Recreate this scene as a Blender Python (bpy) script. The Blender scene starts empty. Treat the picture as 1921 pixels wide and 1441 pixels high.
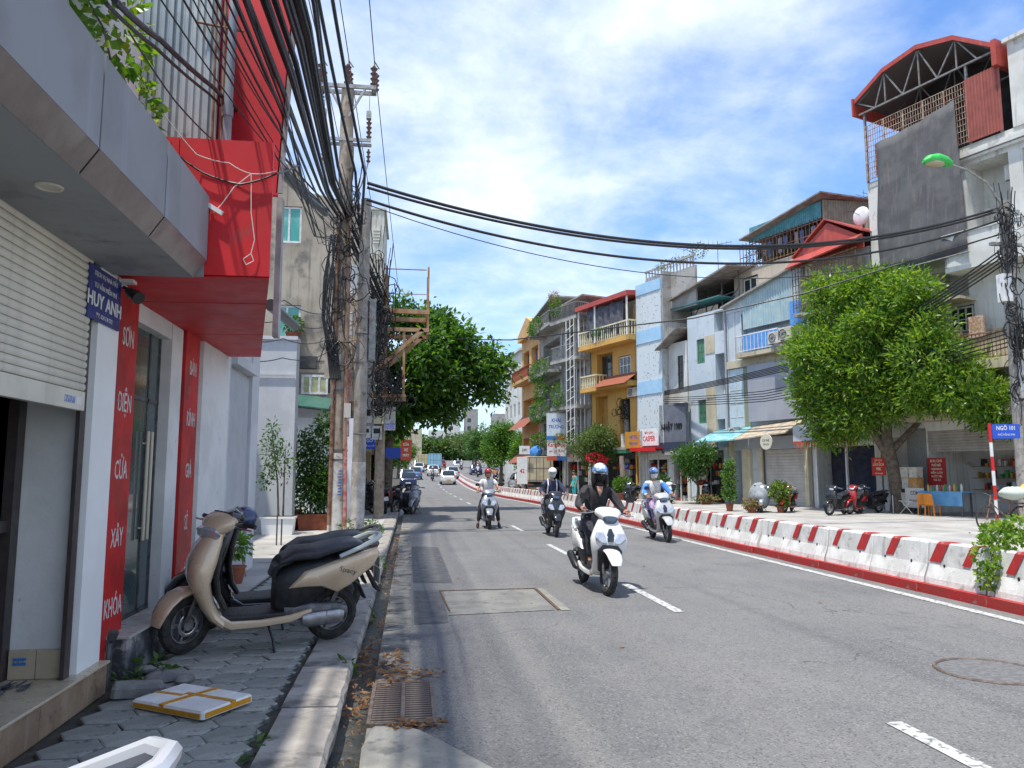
import bpy, math, random
import numpy as np
from mathutils import Vector, Matrix, Euler

R = math.radians
PI = math.pi
RND = random.Random(7)
SC = bpy.context.scene
C = SC.collection

# ---------------------------------------------------------------- camera
cam_d = bpy.data.cameras.new('camera'); cam = bpy.data.objects.new('camera', cam_d); C.objects.link(cam)
cam_d.sensor_width = 36.0; cam_d.lens = 36.0 * 1440 / 1921
cam_d.clip_start = 0.05; cam_d.clip_end = 3000
cam.location = (0, 0, 1.55)
cam.rotation_euler = (R(90 + 6.635), 0, R(-7.486))
SC.camera = cam

# ---------------------------------------------------------------- light
SUN_DIR = Vector((-0.225, -0.20, 0.953)).normalized()
world = bpy.data.worlds.new('World'); SC.world = world; world.use_nodes = True
nt = world.node_tree; nt.nodes.clear()
def wn(t, **k):
    n = nt.nodes.new(t)
    for a, b in k.items(): setattr(n, a, b)
    return n
sky = wn('ShaderNodeTexSky', sky_type='NISHITA', sun_disc=False)
sky.sun_elevation = math.asin(SUN_DIR.z)
sky.sun_rotation = math.atan2(SUN_DIR.x, SUN_DIR.y)
sky.air_density = 1.35; sky.dust_density = 0.35; sky.ozone_density = 2.2
bg = wn('ShaderNodeBackground'); bg.inputs['Strength'].default_value = 0.15
out = wn('ShaderNodeOutputWorld')
tc = wn('ShaderNodeTexCoord'); sep = wn('ShaderNodeSeparateXYZ')
nt.links.new(tc.outputs['Generated'], sep.inputs[0])
def wmath(op, a, b=None, c=None):
    n = wn('ShaderNodeMath', operation=op)
    for i, v in enumerate((a, b, c)):
        if v is None: continue
        if isinstance(v, (int, float)): n.inputs[i].default_value = v
        else: nt.links.new(v, n.inputs[i])
    return n.outputs[0]
zc = wmath('MAXIMUM', sep.outputs['Z'], 0.0)
zz = wmath('ADD', zc, 0.22)
cx = wmath('DIVIDE', sep.outputs['X'], zz); cy = wmath('DIVIDE', sep.outputs['Y'], zz)
cmb = wn('ShaderNodeCombineXYZ'); nt.links.new(cx, cmb.inputs[0]); nt.links.new(cy, cmb.inputs[1])
def wnoise(scale, detail, rough, loc, dist=0.0, lac=2.0):
    mp = wn('ShaderNodeMapping'); mp.inputs['Location'].default_value = loc
    nt.links.new(cmb.outputs[0], mp.inputs[0])
    n = wn('ShaderNodeTexNoise'); n.inputs['Scale'].default_value = scale
    n.inputs['Detail'].default_value = detail; n.inputs['Roughness'].default_value = rough
    n.inputs['Distortion'].default_value = dist
    nt.links.new(mp.outputs[0], n.inputs['Vector'])
    return n.outputs['Fac']
big = wnoise(0.85, 3, 0.5, (2.45, 0.55, 0.0), 0.2)
mid = wnoise(2.6, 7, 0.62, (1.3, 4.1, 2.0), 0.25)
fine = wnoise(9.0, 5, 0.6, (5.3, 0.4, 1.0), 0.3)
s = wmath('ADD', wmath('MULTIPLY', big, 0.58), wmath('ADD', wmath('MULTIPLY', mid, 0.36), wmath('MULTIPLY', fine, 0.10)))
low = wmath('SUBTRACT', 1.0, wmath('MULTIPLY', zc, 2.1))          # more cloud towards the horizon
s = wmath('ADD', s, wmath('MULTIPLY', wmath('MAXIMUM', low, 0.0), 0.13))
s = wmath('ADD', s, wmath('MULTIPLY', wmath('MAXIMUM', wmath('SUBTRACT', zc, 0.5), 0.0), 0.22))  # extra cloud high overhead, mostly out of view, added to soften blue shade
mr = wn('ShaderNodeMapRange', interpolation_type='SMOOTHSTEP')
nt.links.new(s, mr.inputs['Value']); mr.inputs['From Min'].default_value = 0.42; mr.inputs['From Max'].default_value = 0.75
mr.inputs['To Min'].default_value = 0.0; mr.inputs['To Max'].default_value = 0.96
mix = wn('ShaderNodeMix', data_type='RGBA')
tint = wn('ShaderNodeMix', data_type='RGBA', blend_type='MULTIPLY'); tint.inputs[0].default_value = 1.0
nt.links.new(sky.outputs[0], tint.inputs[6]); tint.inputs[7].default_value = (0.46, 0.61, 0.84, 1)
nt.links.new(mr.outputs[0], mix.inputs[0]); nt.links.new(tint.outputs[2], mix.inputs[6])
cm = wn('ShaderNodeMix', data_type='RGBA')
cr_ = wn('ShaderNodeMapRange'); nt.links.new(wnoise(3.4, 6, 0.6, (7.7, 2.2, 4.0), 0.3), cr_.inputs['Value']); cr_.inputs['From Min'].default_value = 0.35; cr_.inputs['From Max'].default_value = 0.62
nt.links.new(cr_.outputs[0], cm.inputs[0]); cm.inputs[6].default_value = (3.3, 3.85, 4.7, 1); cm.inputs[7].default_value = (4.9, 5.1, 5.25, 1)
nt.links.new(cm.outputs[2], mix.inputs[7])
nt.links.new(mix.outputs[2], bg.inputs['Color']); nt.links.new(bg.outputs[0], out.inputs['Surface'])

sun_d = bpy.data.lights.new('sun', 'SUN'); sun_d.energy = 3.1; sun_d.angle = R(1.5); sun_d.color = (1.0, 0.955, 0.87)
sun = bpy.data.objects.new('sun', sun_d); C.objects.link(sun)
sun.rotation_euler = SUN_DIR.to_track_quat('Z', 'Y').to_euler(); sun.location = (-20, -10, 60)

SC.view_settings.view_transform = 'Standard'; SC.view_settings.look = 'None'
SC.view_settings.exposure = 0.88; SC.view_settings.gamma = 1.0
SC.view_settings.use_curve_mapping = False

# ---------------------------------------------------------------- materials
MATS = {}
def _n(t, ty, **k):
    n = t.nodes.new(ty)
    for a, b in k.items(): setattr(n, a, b)
    return n
def rgb(c): return (c[0], c[1], c[2], 1.0)
def mat(name, c, c2=None, rough=0.6, metal=0.0, scale=3.0, lo=0.4, hi=0.62, bump=0.0, bscale=40.0, streak=None,
        spec=0.5, coat=0.0, emit=None, trans=0.0, leaf=False, detail=6.0, spots=None, sscale=8.0, slo=0.58, shi=0.66, ior=1.45, alpha=1.0, blotch=0.0):
    """procedural surface: base colour c broken up with c2, optional vertical streaks, spots and fine relief"""
    if name in MATS: return MATS[name]
    m = bpy.data.materials.new(name); m.use_nodes = True; t = m.node_tree
    b = t.nodes['Principled BSDF']; L = t.links.new
    b.inputs['Roughness'].default_value = rough; b.inputs['Metallic'].default_value = metal
    b.inputs['Specular IOR Level'].default_value = spec; b.inputs['IOR'].default_value = ior
    if coat: b.inputs['Coat Weight'].default_value = coat; b.inputs['Coat Roughness'].default_value = 0.06
    if trans: b.inputs['Transmission Weight'].default_value = trans
    if alpha < 1: b.inputs['Alpha'].default_value = alpha
    if emit: b.inputs['Emission Color'].default_value = rgb(c); b.inputs['Emission Strength'].default_value = emit
    tcn = _n(t, 'ShaderNodeTexCoord'); vec = tcn.outputs['Object']
    cur = None
    if leaf:
        g = _n(t, 'ShaderNodeNewGeometry'); r = _n(t, 'ShaderNodeMix', data_type='RGBA')
        L(g.outputs['Random Per Island'], r.inputs[0]); r.inputs[6].default_value = rgb(c); r.inputs[7].default_value = rgb(c2 or c)
        cur = r.outputs[2]
        b.inputs['Base Color'].default_value = rgb(c); L(cur, b.inputs['Base Color'])
        tr = _n(t, 'ShaderNodeBsdfTranslucent'); ms = _n(t, 'ShaderNodeMixShader'); ms.inputs[0].default_value = 0.38
        hs = _n(t, 'ShaderNodeHueSaturation'); hs.inputs['Value'].default_value = 1.9; hs.inputs['Hue'].default_value = 0.49; hs.inputs['Saturation'].default_value = 1.1
        L(cur, hs.inputs['Color']); L(hs.outputs[0], tr.inputs['Color'])
        L(b.outputs[0], ms.inputs[1]); L(tr.outputs[0], ms.inputs[2]); L(ms.outputs[0], t.nodes['Material Output'].inputs['Surface'])
        MATS[name] = m; return m
    def noise(sc, det, mapscale=None):
        n = _n(t, 'ShaderNodeTexNoise'); n.inputs['Scale'].default_value = sc; n.inputs['Detail'].default_value = det; n.inputs['Roughness'].default_value = 0.6
        if mapscale:
            mp = _n(t, 'ShaderNodeMapping'); mp.inputs['Scale'].default_value = mapscale; L(vec, mp.inputs[0]); L(mp.outputs[0], n.inputs['Vector'])
        else: L(vec, n.inputs['Vector'])
        return n.outputs['Fac']
    def ramp(fac, a, z):
        r = _n(t, 'ShaderNodeMapRange', interpolation_type='SMOOTHSTEP'); L(fac, r.inputs['Value'])
        r.inputs['From Min'].default_value = a; r.inputs['From Max'].default_value = z; return r.outputs[0]
    def blend(fac, a, bc):
        x = _n(t, 'ShaderNodeMix', data_type='RGBA'); L(fac, x.inputs[0])
        if isinstance(a, tuple): x.inputs[6].default_value = rgb(a)
        else: L(a, x.inputs[6])
        x.inputs[7].default_value = rgb(bc); return x.outputs[2]
    cur = tuple(c)
    if c2: cur = blend(ramp(noise(scale, detail), lo, hi), cur, c2)
    if streak:   # (colour, amount) vertical run-off marks
        f = ramp(noise(1.0, 5, (7.0, 7.0, 0.35)), 0.52, 0.72)
        mm = _n(t, 'ShaderNodeMath', operation='MULTIPLY'); L(f, mm.inputs[0]); mm.inputs[1].default_value = streak[1]
        cur = blend(mm.outputs[0], cur, streak[0])
    if spots:
        cur = blend(ramp(noise(sscale, 8), slo, shi), cur, spots)
    if isinstance(cur, tuple): b.inputs['Base Color'].default_value = rgb(cur)
    else: L(cur, b.inputs['Base Color'])
    if bump:
        bn = _n(t, 'ShaderNodeBump'); bn.inputs['Strength'].default_value = bump; bn.inputs['Distance'].default_value = 0.01
        L(noise(bscale, 6), bn.inputs['Height']); L(bn.outputs[0], b.inputs['Normal'])
    if c2 and rough > 0.15:
        rr = _n(t, 'ShaderNodeMapRange'); L(noise(scale * 2.3, 4), rr.inputs['Value']); rr.inputs['From Min'].default_value = 0.3; rr.inputs['From Max'].default_value = 0.7
        rr.inputs['To Min'].default_value = max(0.02, rough - 0.08); rr.inputs['To Max'].default_value = min(1, rough + 0.1); L(rr.outputs[0], b.inputs['Roughness'])
    MATS[name] = m; return m

# ---------------------------------------------------------------- mesh helpers
class MB:
    def __init__(s): s.v = []; s.f = []; s.m = []; s.s = []; s.cm = 0
    def mat(s, i): s.cm = i; return s
    def add(s, vs, fs, smooth=False):
        o = len(s.v); s.v.extend([tuple(p) for p in vs])
        for f in fs: s.f.append(tuple(i + o for i in f)); s.m.append(s.cm); s.s.append(smooth)
        return s
    def quad(s, *p): return s.add(p, [tuple(range(len(p)))])
    def box(s, x0, y0, z0, x1, y1, z1, mtx=None):
        if x0 > x1: x0, x1 = x1, x0
        if y0 > y1: y0, y1 = y1, y0
        if z0 > z1: z0, z1 = z1, z0
        p = [(x0, y0, z0), (x1, y0, z0), (x1, y1, z0), (x0, y1, z0), (x0, y0, z1), (x1, y0, z1), (x1, y1, z1), (x0, y1, z1)]
        if mtx is not None: p = [mtx @ Vector(q) for q in p]
        return s.add(p, [(0, 3, 2, 1), (4, 5, 6, 7), (0, 1, 5, 4), (1, 2, 6, 5), (2, 3, 7, 6), (3, 0, 4, 7)])
    def bbox(s, x0, y0, z0, x1, y1, z1, b=0.01, mtx=None):
        """box with chamfered vertical and top edges"""
        pl = [(x0 + b, y0), (x1 - b, y0), (x1, y0 + b), (x1, y1 - b), (x1 - b, y1), (x0 + b, y1), (x0, y1 - b), (x0, y0 + b)]
        cxm, cym = (x0 + x1) / 2, (y0 + y1) / 2
        def ins(p, d): return (p[0] + (d if p[0] < cxm else -d), p[1] + (d if p[1] < cym else -d))
        rings = [[(p[0], p[1], z0) for p in pl], [(p[0], p[1], z1 - b) for p in pl], [(*ins(p, b * 0.8), z1) for p in pl]]
        if mtx is not None: rings = [[mtx @ Vector(q) for q in r] for r in rings]
        return s.loft(rings, True, True, False)
    def bar(s, a, b, w, h=None, up=(0, 0, 1)):
        a = Vector(a); b = Vector(b); d = b - a; L_ = d.length
        if L_ < 1e-6: return s
        h = h or w; d.normalize(); u = Vector(up)
        if abs(d.dot(u)) > 0.98: u = Vector((1, 0, 0))
        sx = d.cross(u).normalized() * (w / 2); sz = sx.cross(d).normalized() * (h / 2)
        p = [a - sx - sz, a + sx - sz, a + sx + sz, a - sx + sz, b - sx - sz, b + sx - sz, b + sx + sz, b - sx + sz]
        return s.add(p, [(0, 3, 2, 1), (4, 5, 6, 7), (0, 1, 5, 4), (1, 2, 6, 5), (2, 3, 7, 6), (3, 0, 4, 7)])
    def loft(s, rings, cap0=True, cap1=True, smooth=True, close=True):
        n = len(rings[0]); vs = [p for r in rings for p in r]; fs = []
        for i in range(len(rings) - 1):
            for j in range(n if close else n - 1):
                k = (j + 1) % n
                fs.append((i * n + j, i * n + k, (i + 1) * n + k, (i + 1) * n + j))
        o = len(s.v); s.v.extend([tuple(p) for p in vs])
        for f in fs: s.f.append(tuple(i + o for i in f)); s.m.append(s.cm); s.s.append(smooth)
        if cap0: s.f.append(tuple(o + j for j in reversed(range(n)))); s.m.append(s.cm); s.s.append(False)
        if cap1: s.f.append(tuple(o + (len(rings) - 1) * n + j for j in range(n))); s.m.append(s.cm); s.s.append(False)
        return s
    def tube(s, pts, r, n=8, cap=True, smooth=True):
        pts = [Vector(p) for p in pts]; k = len(pts); rs = r if isinstance(r, (list, tuple)) else [r] * k
        rings = []; prev = None
        for i, p in enumerate(pts):
            d = (pts[min(i + 1, k - 1)] - pts[max(i - 1, 0)])
            d = d.normalized() if d.length > 1e-9 else Vector((0, 0, 1))
            if prev is None:
                u = Vector((0, 0, 1)) if abs(d.z) < 0.9 else Vector((1, 0, 0))
                a = d.cross(u).normalized()
            else:
                a = prev - d * prev.dot(d); a = a.normalized() if a.length > 1e-6 else d.orthogonal().normalized()
            prev = a; b = d.cross(a)
            rings.append([p + (a * math.cos(2 * PI * j / n) + b * math.sin(2 * PI * j / n)) * rs[i] for j in range(n)])
        return s.loft(rings, cap, cap, smooth)
    def prism(s, poly, y0, y1, mtx=None):
        """poly in (x,z), extruded along y"""
        n = len(poly); a = [(p[0], y0, p[1]) for p in poly]; b = [(p[0], y1, p[1]) for p in poly]
        vs = a + b
        if mtx is not None: vs = [mtx @ Vector(q) for q in vs]
        fs = [tuple(range(n)), tuple(reversed(range(n, 2 * n)))] + [(j, j + n, (j + 1) % n + n, (j + 1) % n) for j in range(n)]
        return s.add(vs, fs)
    def ell(s, c, r, nu=14, nv=9, mtx=None, v0=0.0, v1=1.0):
        rings = []
        rx, ry, rz = r if isinstance(r, (tuple, list)) else (r, r, r)
        for i in range(nv + 1):
            th = PI * (v0 + (v1 - v0) * i / nv); q = max(math.sin(th), 0.002)
            ring = [Vector((rx * q * math.cos(2 * PI * j / nu), ry * q * math.sin(2 * PI * j / nu), -rz * math.cos(th))) for j in range(nu)]
            if mtx is not None: ring = [mtx @ p for p in ring]
            rings.append([p + Vector(c) for p in ring])
        return s.loft(rings, True, True, True)
    def secs(s, lst, n=16, p=2.5, cap=True, smooth=True):
        """lst: (x, z, half width y, half thickness, angle deg of the path in xz[, y centre]); superellipse rings"""
        rings = []
        for q in lst:
            x, z, w, h, ang = q[:5]; yc = q[5] if len(q) > 5 else 0.0; a = R(ang); nx, nz = -math.sin(a), math.cos(a); ring = []
            for j in range(n):
                t = 2 * PI * j / n; ct, st = math.cos(t), math.sin(t)
                yy = w * math.copysign(abs(ct) ** (2 / p), ct); hh = h * math.copysign(abs(st) ** (2 / p), st)
                ring.append((x + nx * hh, yc + yy, z + nz * hh))
            rings.append(ring)
        return s.loft(rings, cap, cap, smooth)
    def torus(s, c, Rr, r, axis='y', nu=28, nv=8, sq=1.0):
        rings = []
        for i in range(nu + 1):
            a = 2 * PI * i / nu; ring = []
            for j in range(nv):
                b = 2 * PI * j / nv; rad = Rr + r * math.cos(b); w = r * sq * math.sin(b)
                p = (rad * math.cos(a), w, rad * math.sin(a)) if axis == 'y' else ((rad * math.cos(a), rad * math.sin(a), w) if axis == 'z' else (w, rad * math.cos(a), rad * math.sin(a)))
                ring.append((c[0] + p[0], c[1] + p[1], c[2] + p[2]))
            rings.append(ring)
        return s.loft(rings, False, False, True)
    def mesh(s, name, mats, angle=38):
        me = bpy.data.meshes.new(name); me.from_pydata(s.v, [], s.f)
        if not isinstance(mats, (list, tuple)): mats = [mats]
        for m in mats: me.materials.append(m)
        me.polygons.foreach_set('use_smooth', s.s)
        if len(mats) > 1: me.polygons.foreach_set('material_index', s.m)
        if any(s.s): me.set_sharp_from_angle(angle=R(angle))
        me.update(); return me
    def build(s, name, mats, parent=None, loc=(0, 0, 0), rot=(0, 0, 0), angle=38):
        o = bpy.data.objects.new(name, s.mesh(name, mats, angle)); C.objects.link(o)
        o.parent = parent; o.location = loc; o.rotation_euler = rot
        return o

def tag(o, label=None, cat=None, group=None, kind=None):
    if label: o['label'] = label
    if cat: o['category'] = cat
    if group: o['group'] = group
    if kind: o['kind'] = kind
    return o
def empty(name, loc=(0, 0, 0), rz=0.0, label=None, cat=None, group=None, rot=None):
    o = bpy.data.objects.new(name, None); C.objects.link(o); o.location = loc
    o.rotation_euler = rot if rot else (0, 0, rz); o.empty_display_size = 0.2
    return tag(o, label, cat, group)
def inst(name, me, parent=None, loc=(0, 0, 0), rot=(0, 0, 0), scale=(1, 1, 1)):
    o = bpy.data.objects.new(name, me); C.objects.link(o); o.parent = parent; o.location = loc; o.rotation_euler = rot; o.scale = scale
    return o
KIDS = {}
def copy_tree(o, loc=None, rz=None, label=None, group=None, swap=None, rot=None):
    kids = {}
    for x in bpy.data.objects:
        if x.parent: kids.setdefault(x.parent.name, []).append(x)
    def rec(a, par):
        c = a.copy(); C.objects.link(c)
        if par is not None: c.parent = par
        if swap and c.data is not None:
            for i, sl in enumerate(c.material_slots):
                mm_ = sl.material
                if mm_ and mm_.name in swap:
                    sl.link = 'OBJECT'; sl.material = swap[mm_.name]
        for ch in kids.get(a.name, []): rec(ch, c)
        return c
    r = rec(o, None)
    if loc is not None: r.location = loc
    if rz is not None: r.rotation_euler = (0, 0, rz)
    if rot is not None: r.rotation_euler = rot
    if label: r['label'] = label
    if group: r['group'] = group
    return r
def text(name, s, size, m, parent, loc, rot, ext=0.004, sx=1.0, align='CENTER', bold=0.0):
    cu = bpy.data.curves.new(name, 'FONT'); cu.body = s; cu.size = size; cu.extrude = ext; cu.align_x = align; cu.align_y = 'CENTER'
    cu.resolution_u = 2; cu.offset = bold
    to = bpy.data.objects.new('t', cu); me = bpy.data.meshes.new_from_object(to)
    bpy.data.objects.remove(to); bpy.data.curves.remove(cu); me.name = name
    me.materials.clear(); me.materials.append(m)
    return inst(name, me, parent, loc, rot, (sx, 1, 1))
def frame_mtx(origin, xdir):
    """matrix whose local x runs along xdir (horizontal) and z is up"""
    a = math.atan2(xdir[1], xdir[0]); return Matrix.Translation(Vector(origin)) @ Matrix.Rotation(a, 4, 'Z')
def zroad(y):
    if y < 60: return 0.0
    if y < 86: return 0.034 * (y - 60) ** 2 / 52.0
    if y < 230: return 0.442 + 0.034 * (y - 86)
    return 5.34 - 0.01 * (y - 230)
def leaves(name, mats, parent, blobs, n, size, seed=1, shell=0.45, flat=0.0, aspect=2.2, droop=0.3, fold=True, clump=0, csize=0.5):
    """leaf-sized faces through the crown's volume. blobs: (x,y,z,rx,ry,rz). clump: leaves sit in clumps of that many"""
    rg = np.random.default_rng(seed)
    B = np.array(blobs, float); vol = (B[:, 3] * B[:, 4] * B[:, 5]) ** (2 / 3); pb = vol / vol.sum()
    def pick(k):
        idx = rg.choice(len(B), k, p=pb); d = rg.normal(size=(k, 3)); d /= np.linalg.norm(d, axis=1)[:, None]
        rad = (shell + (1 - shell) * rg.random(k)) ** 0.7
        return B[idx, :3] + d * B[idx, 3:6] * rad[:, None], d
    if clump:
        cc, cd = pick(max(1, n // clump)); ii = rg.integers(0, len(cc), n)
        off = rg.normal(size=(n, 3)) * csize * 0.5; P = cc[ii] + off
        d = off / (np.linalg.norm(off, axis=1)[:, None] + 1e-6) * 0.7 + cd[ii] * 0.5
    else: P, d = pick(n)
    # leaf axis roughly outward and drooping; normal roughly up/outward
    ax = d + rg.normal(size=(n, 3)) * 0.55; ax[:, 2] -= droop; ax /= np.linalg.norm(ax, axis=1)[:, None]
    nr = rg.normal(size=(n, 3)) * (1 - flat) * 0.8 + np.array([0, 0, 0.7 + flat]); nr -= ax * (nr * ax).sum(1)[:, None]
    nr /= np.linalg.norm(nr, axis=1)[:, None] + 1e-9
    sd = np.cross(ax, nr); L_ = size * (0.6 + 0.8 * rg.random(n)); W = L_ / aspect
    a = P; tip = P + ax * L_[:, None]; m1 = P + ax * (L_ * 0.45)[:, None] + sd * (W / 2)[:, None] + nr * (W * 0.18)[:, None]; m2 = P + ax * (L_ * 0.45)[:, None] - sd * (W / 2)[:, None] + nr * (W * 0.18)[:, None]
    V = np.stack([a, m1, tip, m2], 1).reshape(-1, 3)
    me = bpy.data.meshes.new(name); me.vertices.add(4 * n); me.vertices.foreach_set('co', V.astype(np.float32).ravel())
    me.loops.add(4 * n); me.loops.foreach_set('vertex_index', np.arange(4 * n, dtype=np.int32))
    me.polygons.add(n); me.polygons.foreach_set('loop_start', np.arange(0, 4 * n, 4, dtype=np.int32))
    if not isinstance(mats, (list, tuple)): mats = [mats]
    for m in mats: me.materials.append(m)
    if len(mats) > 1: me.polygons.foreach_set('material_index', rg.integers(0, len(mats), n).astype(np.int32))
    me.update(calc_edges=True); me.validate()
    return inst(name, me, parent)

# shared materials
M_asph = None
def asphalt():
    m = bpy.data.materials.new('asphalt'); m.use_nodes = True; t = m.node_tree; b = t.nodes['Principled BSDF']; L = t.links.new
    tcn = _n(t, 'ShaderNodeTexCoord'); vec = tcn.outputs['Object']
    def noise(sc, det, ms=None, ro=0.6):
        n = _n(t, 'ShaderNodeTexNoise'); n.inputs['Scale'].default_value = sc; n.inputs['Detail'].default_value = det; n.inputs['Roughness'].default_value = ro
        mp = _n(t, 'ShaderNodeMapping'); mp.inputs['Scale'].default_value = ms or (1, 1, 1); L(vec, mp.inputs[0]); L(mp.outputs[0], n.inputs['Vector']); return n.outputs['Fac']
    def ramp(f, a, z, lo=0.0, hi=1.0):
        r = _n(t, 'ShaderNodeMapRange', interpolation_type='SMOOTHSTEP'); L(f, r.inputs['Value']); r.inputs['From Min'].default_value = a; r.inputs['From Max'].default_value = z
        r.inputs['To Min'].default_value = lo; r.inputs['To Max'].default_value = hi; return r.outputs[0]
    def mixc(f, a, c, mode='MIX'):
        x = _n(t, 'ShaderNodeMix', data_type='RGBA', blend_type=mode)
        if isinstance(f, float): x.inputs[0].default_value = f
        else: L(f, x.inputs[0])
        for i, v in ((6, a), (7, c)):
            if isinstance(v, tuple): x.inputs[i].default_value = rgb(v)
            else: L(v, x.inputs[i])
        return x.outputs[2]
    base = mixc(ramp(noise(0.55, 5), 0.35, 0.65), (0.125, 0.125, 0.126), (0.185, 0.181, 0.174))
    wheel = ramp(noise(1.0, 4, (1.6, 0.05, 1)), 0.42, 0.62)            # long streaks along the lanes
    base = mixc(wheel, base, (0.165, 0.161, 0.154))
    base = mixc(ramp(noise(0.9, 3, (2.4, 0.035, 1), 0.5), 0.56, 0.70, 0, 0.45), base, (0.085, 0.084, 0.083))
    base = mixc(ramp(noise(2.1, 5, (1, .6, 1), .55), 0.66, 0.74, 0, 0.55), base, (0.06, 0.058, 0.056))
    vo = _n(t, 'ShaderNodeTexVoronoi'); vo.inputs['Scale'].default_value = 85; L(vec, vo.inputs['Vector'])
    sp = _n(t, 'ShaderNodeSeparateColor'); L(vo.outputs['Color'], sp.inputs[0])
    base = mixc(ramp(sp.outputs[0], 0.72, 1.0, 0, 0.75), base, (0.27, 0.26, 0.25))
    base = mixc(ramp(sp.outputs[1], 0.7, 1.0, 0, 0.7), base, (0.035, 0.035, 0.037))
    base = mixc(ramp(noise(1.3, 8, None, 0.7), 0.56, 0.72, 0, 0.5), base, (0.075, 0.075, 0.077))
    base = mixc(ramp(noise(160, 3), 0.35, 0.65, 0, 0.35), base, (0.17, 0.165, 0.16))
    vc = _n(t, 'ShaderNodeTexVoronoi', feature='DISTANCE_TO_EDGE'); vc.inputs['Scale'].default_value = 0.42
    nz = _n(t, 'ShaderNodeTexNoise'); nz.inputs['Scale'].default_value = 1.6; nz.inputs['Detail'].default_value = 8; L(vec, nz.inputs['Vector'])
    ad = _n(t, 'ShaderNodeVectorMath', operation='MULTIPLY_ADD'); L(nz.outputs['Color'], ad.inputs[0]); ad.inputs[1].default_value = (0.9, 0.9, 0.9); L(vec, ad.inputs[2]); L(ad.outputs[0], vc.inputs['Vector'])
    crack = ramp(vc.outputs['Distance'], 0.001, 0.004, .7, 0); gate = ramp(noise(0.35, 2), 0.5, 0.6)
    mm = _n(t, 'ShaderNodeMath', operation='MULTIPLY'); L(crack, mm.inputs[0]); L(gate, mm.inputs[1])
    base = mixc(mm.outputs[0], base, (0.03, 0.03, 0.03))
    L(base, b.inputs['Base Color']); b.inputs['Roughness'].default_value = 0.82; b.inputs['Specular IOR Level'].default_value = 0.35
    bn = _n(t, 'ShaderNodeBump'); bn.inputs['Strength'].default_value = 0.55; bn.inputs['Distance'].default_value = 0.006
    L(vo.outputs['Distance'], bn.inputs['Height']); L(bn.outputs[0], b.inputs['Normal'])
    return m
M_asph = asphalt()
M_conc = mat('concrete_pavement', (0.30, 0.285, 0.26), (0.42, 0.40, 0.37), rough=0.85, scale=0.9, lo=0.35, hi=0.65, bump=0.4, bscale=60, spots=(0.20, 0.19, 0.175), sscale=2.6, slo=0.56, shi=0.72)
M_kerb = mat('kerb_concrete', (0.27, 0.245, 0.215), (0.38, 0.35, 0.31), rough=0.85, scale=2.2, bump=0.6, bscale=60, spots=(0.13, 0.125, 0.115), sscale=3.5, slo=0.48, shi=0.66)
M_paver = mat('paver_concrete', (0.27, 0.275, 0.245), (0.36, 0.36, 0.32), rough=0.85, scale=5, bump=0.5, bscale=80, spots=(0.09, 0.10, 0.09), sscale=9, slo=0.56, shi=0.7)
M_soil = mat('dirt', (0.05, 0.045, 0.036), (0.085, 0.075, 0.055), rough=0.95, scale=8, bump=0.6, bscale=60, spots=(0.04, 0.06, 0.03), sscale=4)
M_black = mat('black_plastic', (0.012, 0.012, 0.013), (0.02, 0.02, 0.021), rough=0.42, scale=20)
M_cable = mat('cable_rubber', (0.010, 0.010, 0.011), (0.018, 0.018, 0.02), rough=0.5, scale=9)
M_rubber = mat('tyre_rubber', (0.018, 0.018, 0.018), (0.04, 0.038, 0.035), rough=0.8, scale=18)
M_chrome = mat('chrome', (0.62, 0.62, 0.64), rough=0.12, metal=1.0)
M_alu = mat('aluminium', (0.42, 0.42, 0.43), (0.3, 0.3, 0.31), rough=0.4, metal=0.9, scale=12)
M_steel = mat('dull_steel', (0.16, 0.16, 0.165), (0.1, 0.1, 0.1), rough=0.5, metal=0.7, scale=10)
M_rust = mat('rusty_steel', (0.16, 0.065, 0.03), (0.27, 0.17, 0.11), rough=0.8, scale=7, bump=0.3)
M_seat = mat('seat_vinyl', (0.022, 0.024, 0.03), (0.03, 0.032, 0.04), rough=0.38, scale=14, bump=0.15, bscale=200)
M_glassd = mat('dark_window_glass', (0.02, 0.03, 0.035), rough=0.06, spec=0.8)
M_lens = mat('clear_lens', (0.55, 0.57, 0.6), rough=0.08, metal=0.55)
M_redlens = mat('red_lens', (0.35, 0.01, 0.008), rough=0.12, coat=0.5)
M_amber = mat('amber_lens', (0.6, 0.16, 0.01), rough=0.15, coat=0.5)
M_white = mat('white_paint', (0.72, 0.72, 0.70), (0.62, 0.62, 0.60), rough=0.5, scale=4)
M_skin = mat('skin', (0.42, 0.22, 0.14), (0.48, 0.26, 0.17), rough=0.5, scale=10)
M_wood = mat('bark', (0.10, 0.075, 0.055), (0.17, 0.135, 0.10), rough=0.9, scale=7, bump=0.9, bscale=25)
M_polec = mat('pole_concrete', (0.25, 0.20, 0.15), (0.36, 0.30, 0.23), rough=0.85, scale=4, bump=0.4, spots=(0.12, 0.085, 0.06), sscale=5, streak=((0.10, 0.06, 0.04), 0.6))
M_poleg = mat('pole_concrete_grey', (0.25, 0.23, 0.20), (0.34, 0.32, 0.29), rough=0.85, scale=4, bump=0.4, spots=(0.15, 0.12, 0.10), sscale=5, streak=((0.12, 0.09, 0.07), 0.5))
M_leafA = mat('leaf_bright', (0.058, 0.150, 0.018), (0.135, 0.255, 0.030), rough=0.42, leaf=True)
M_leafA2 = mat('leaf_yellow_green', (0.16, 0.27, 0.03), (0.24, 0.33, 0.045), rough=0.42, leaf=True)
M_leafB = mat('leaf_dark', (0.020, 0.062, 0.016), (0.050, 0.115, 0.022), rough=0.36, leaf=True)
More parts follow.
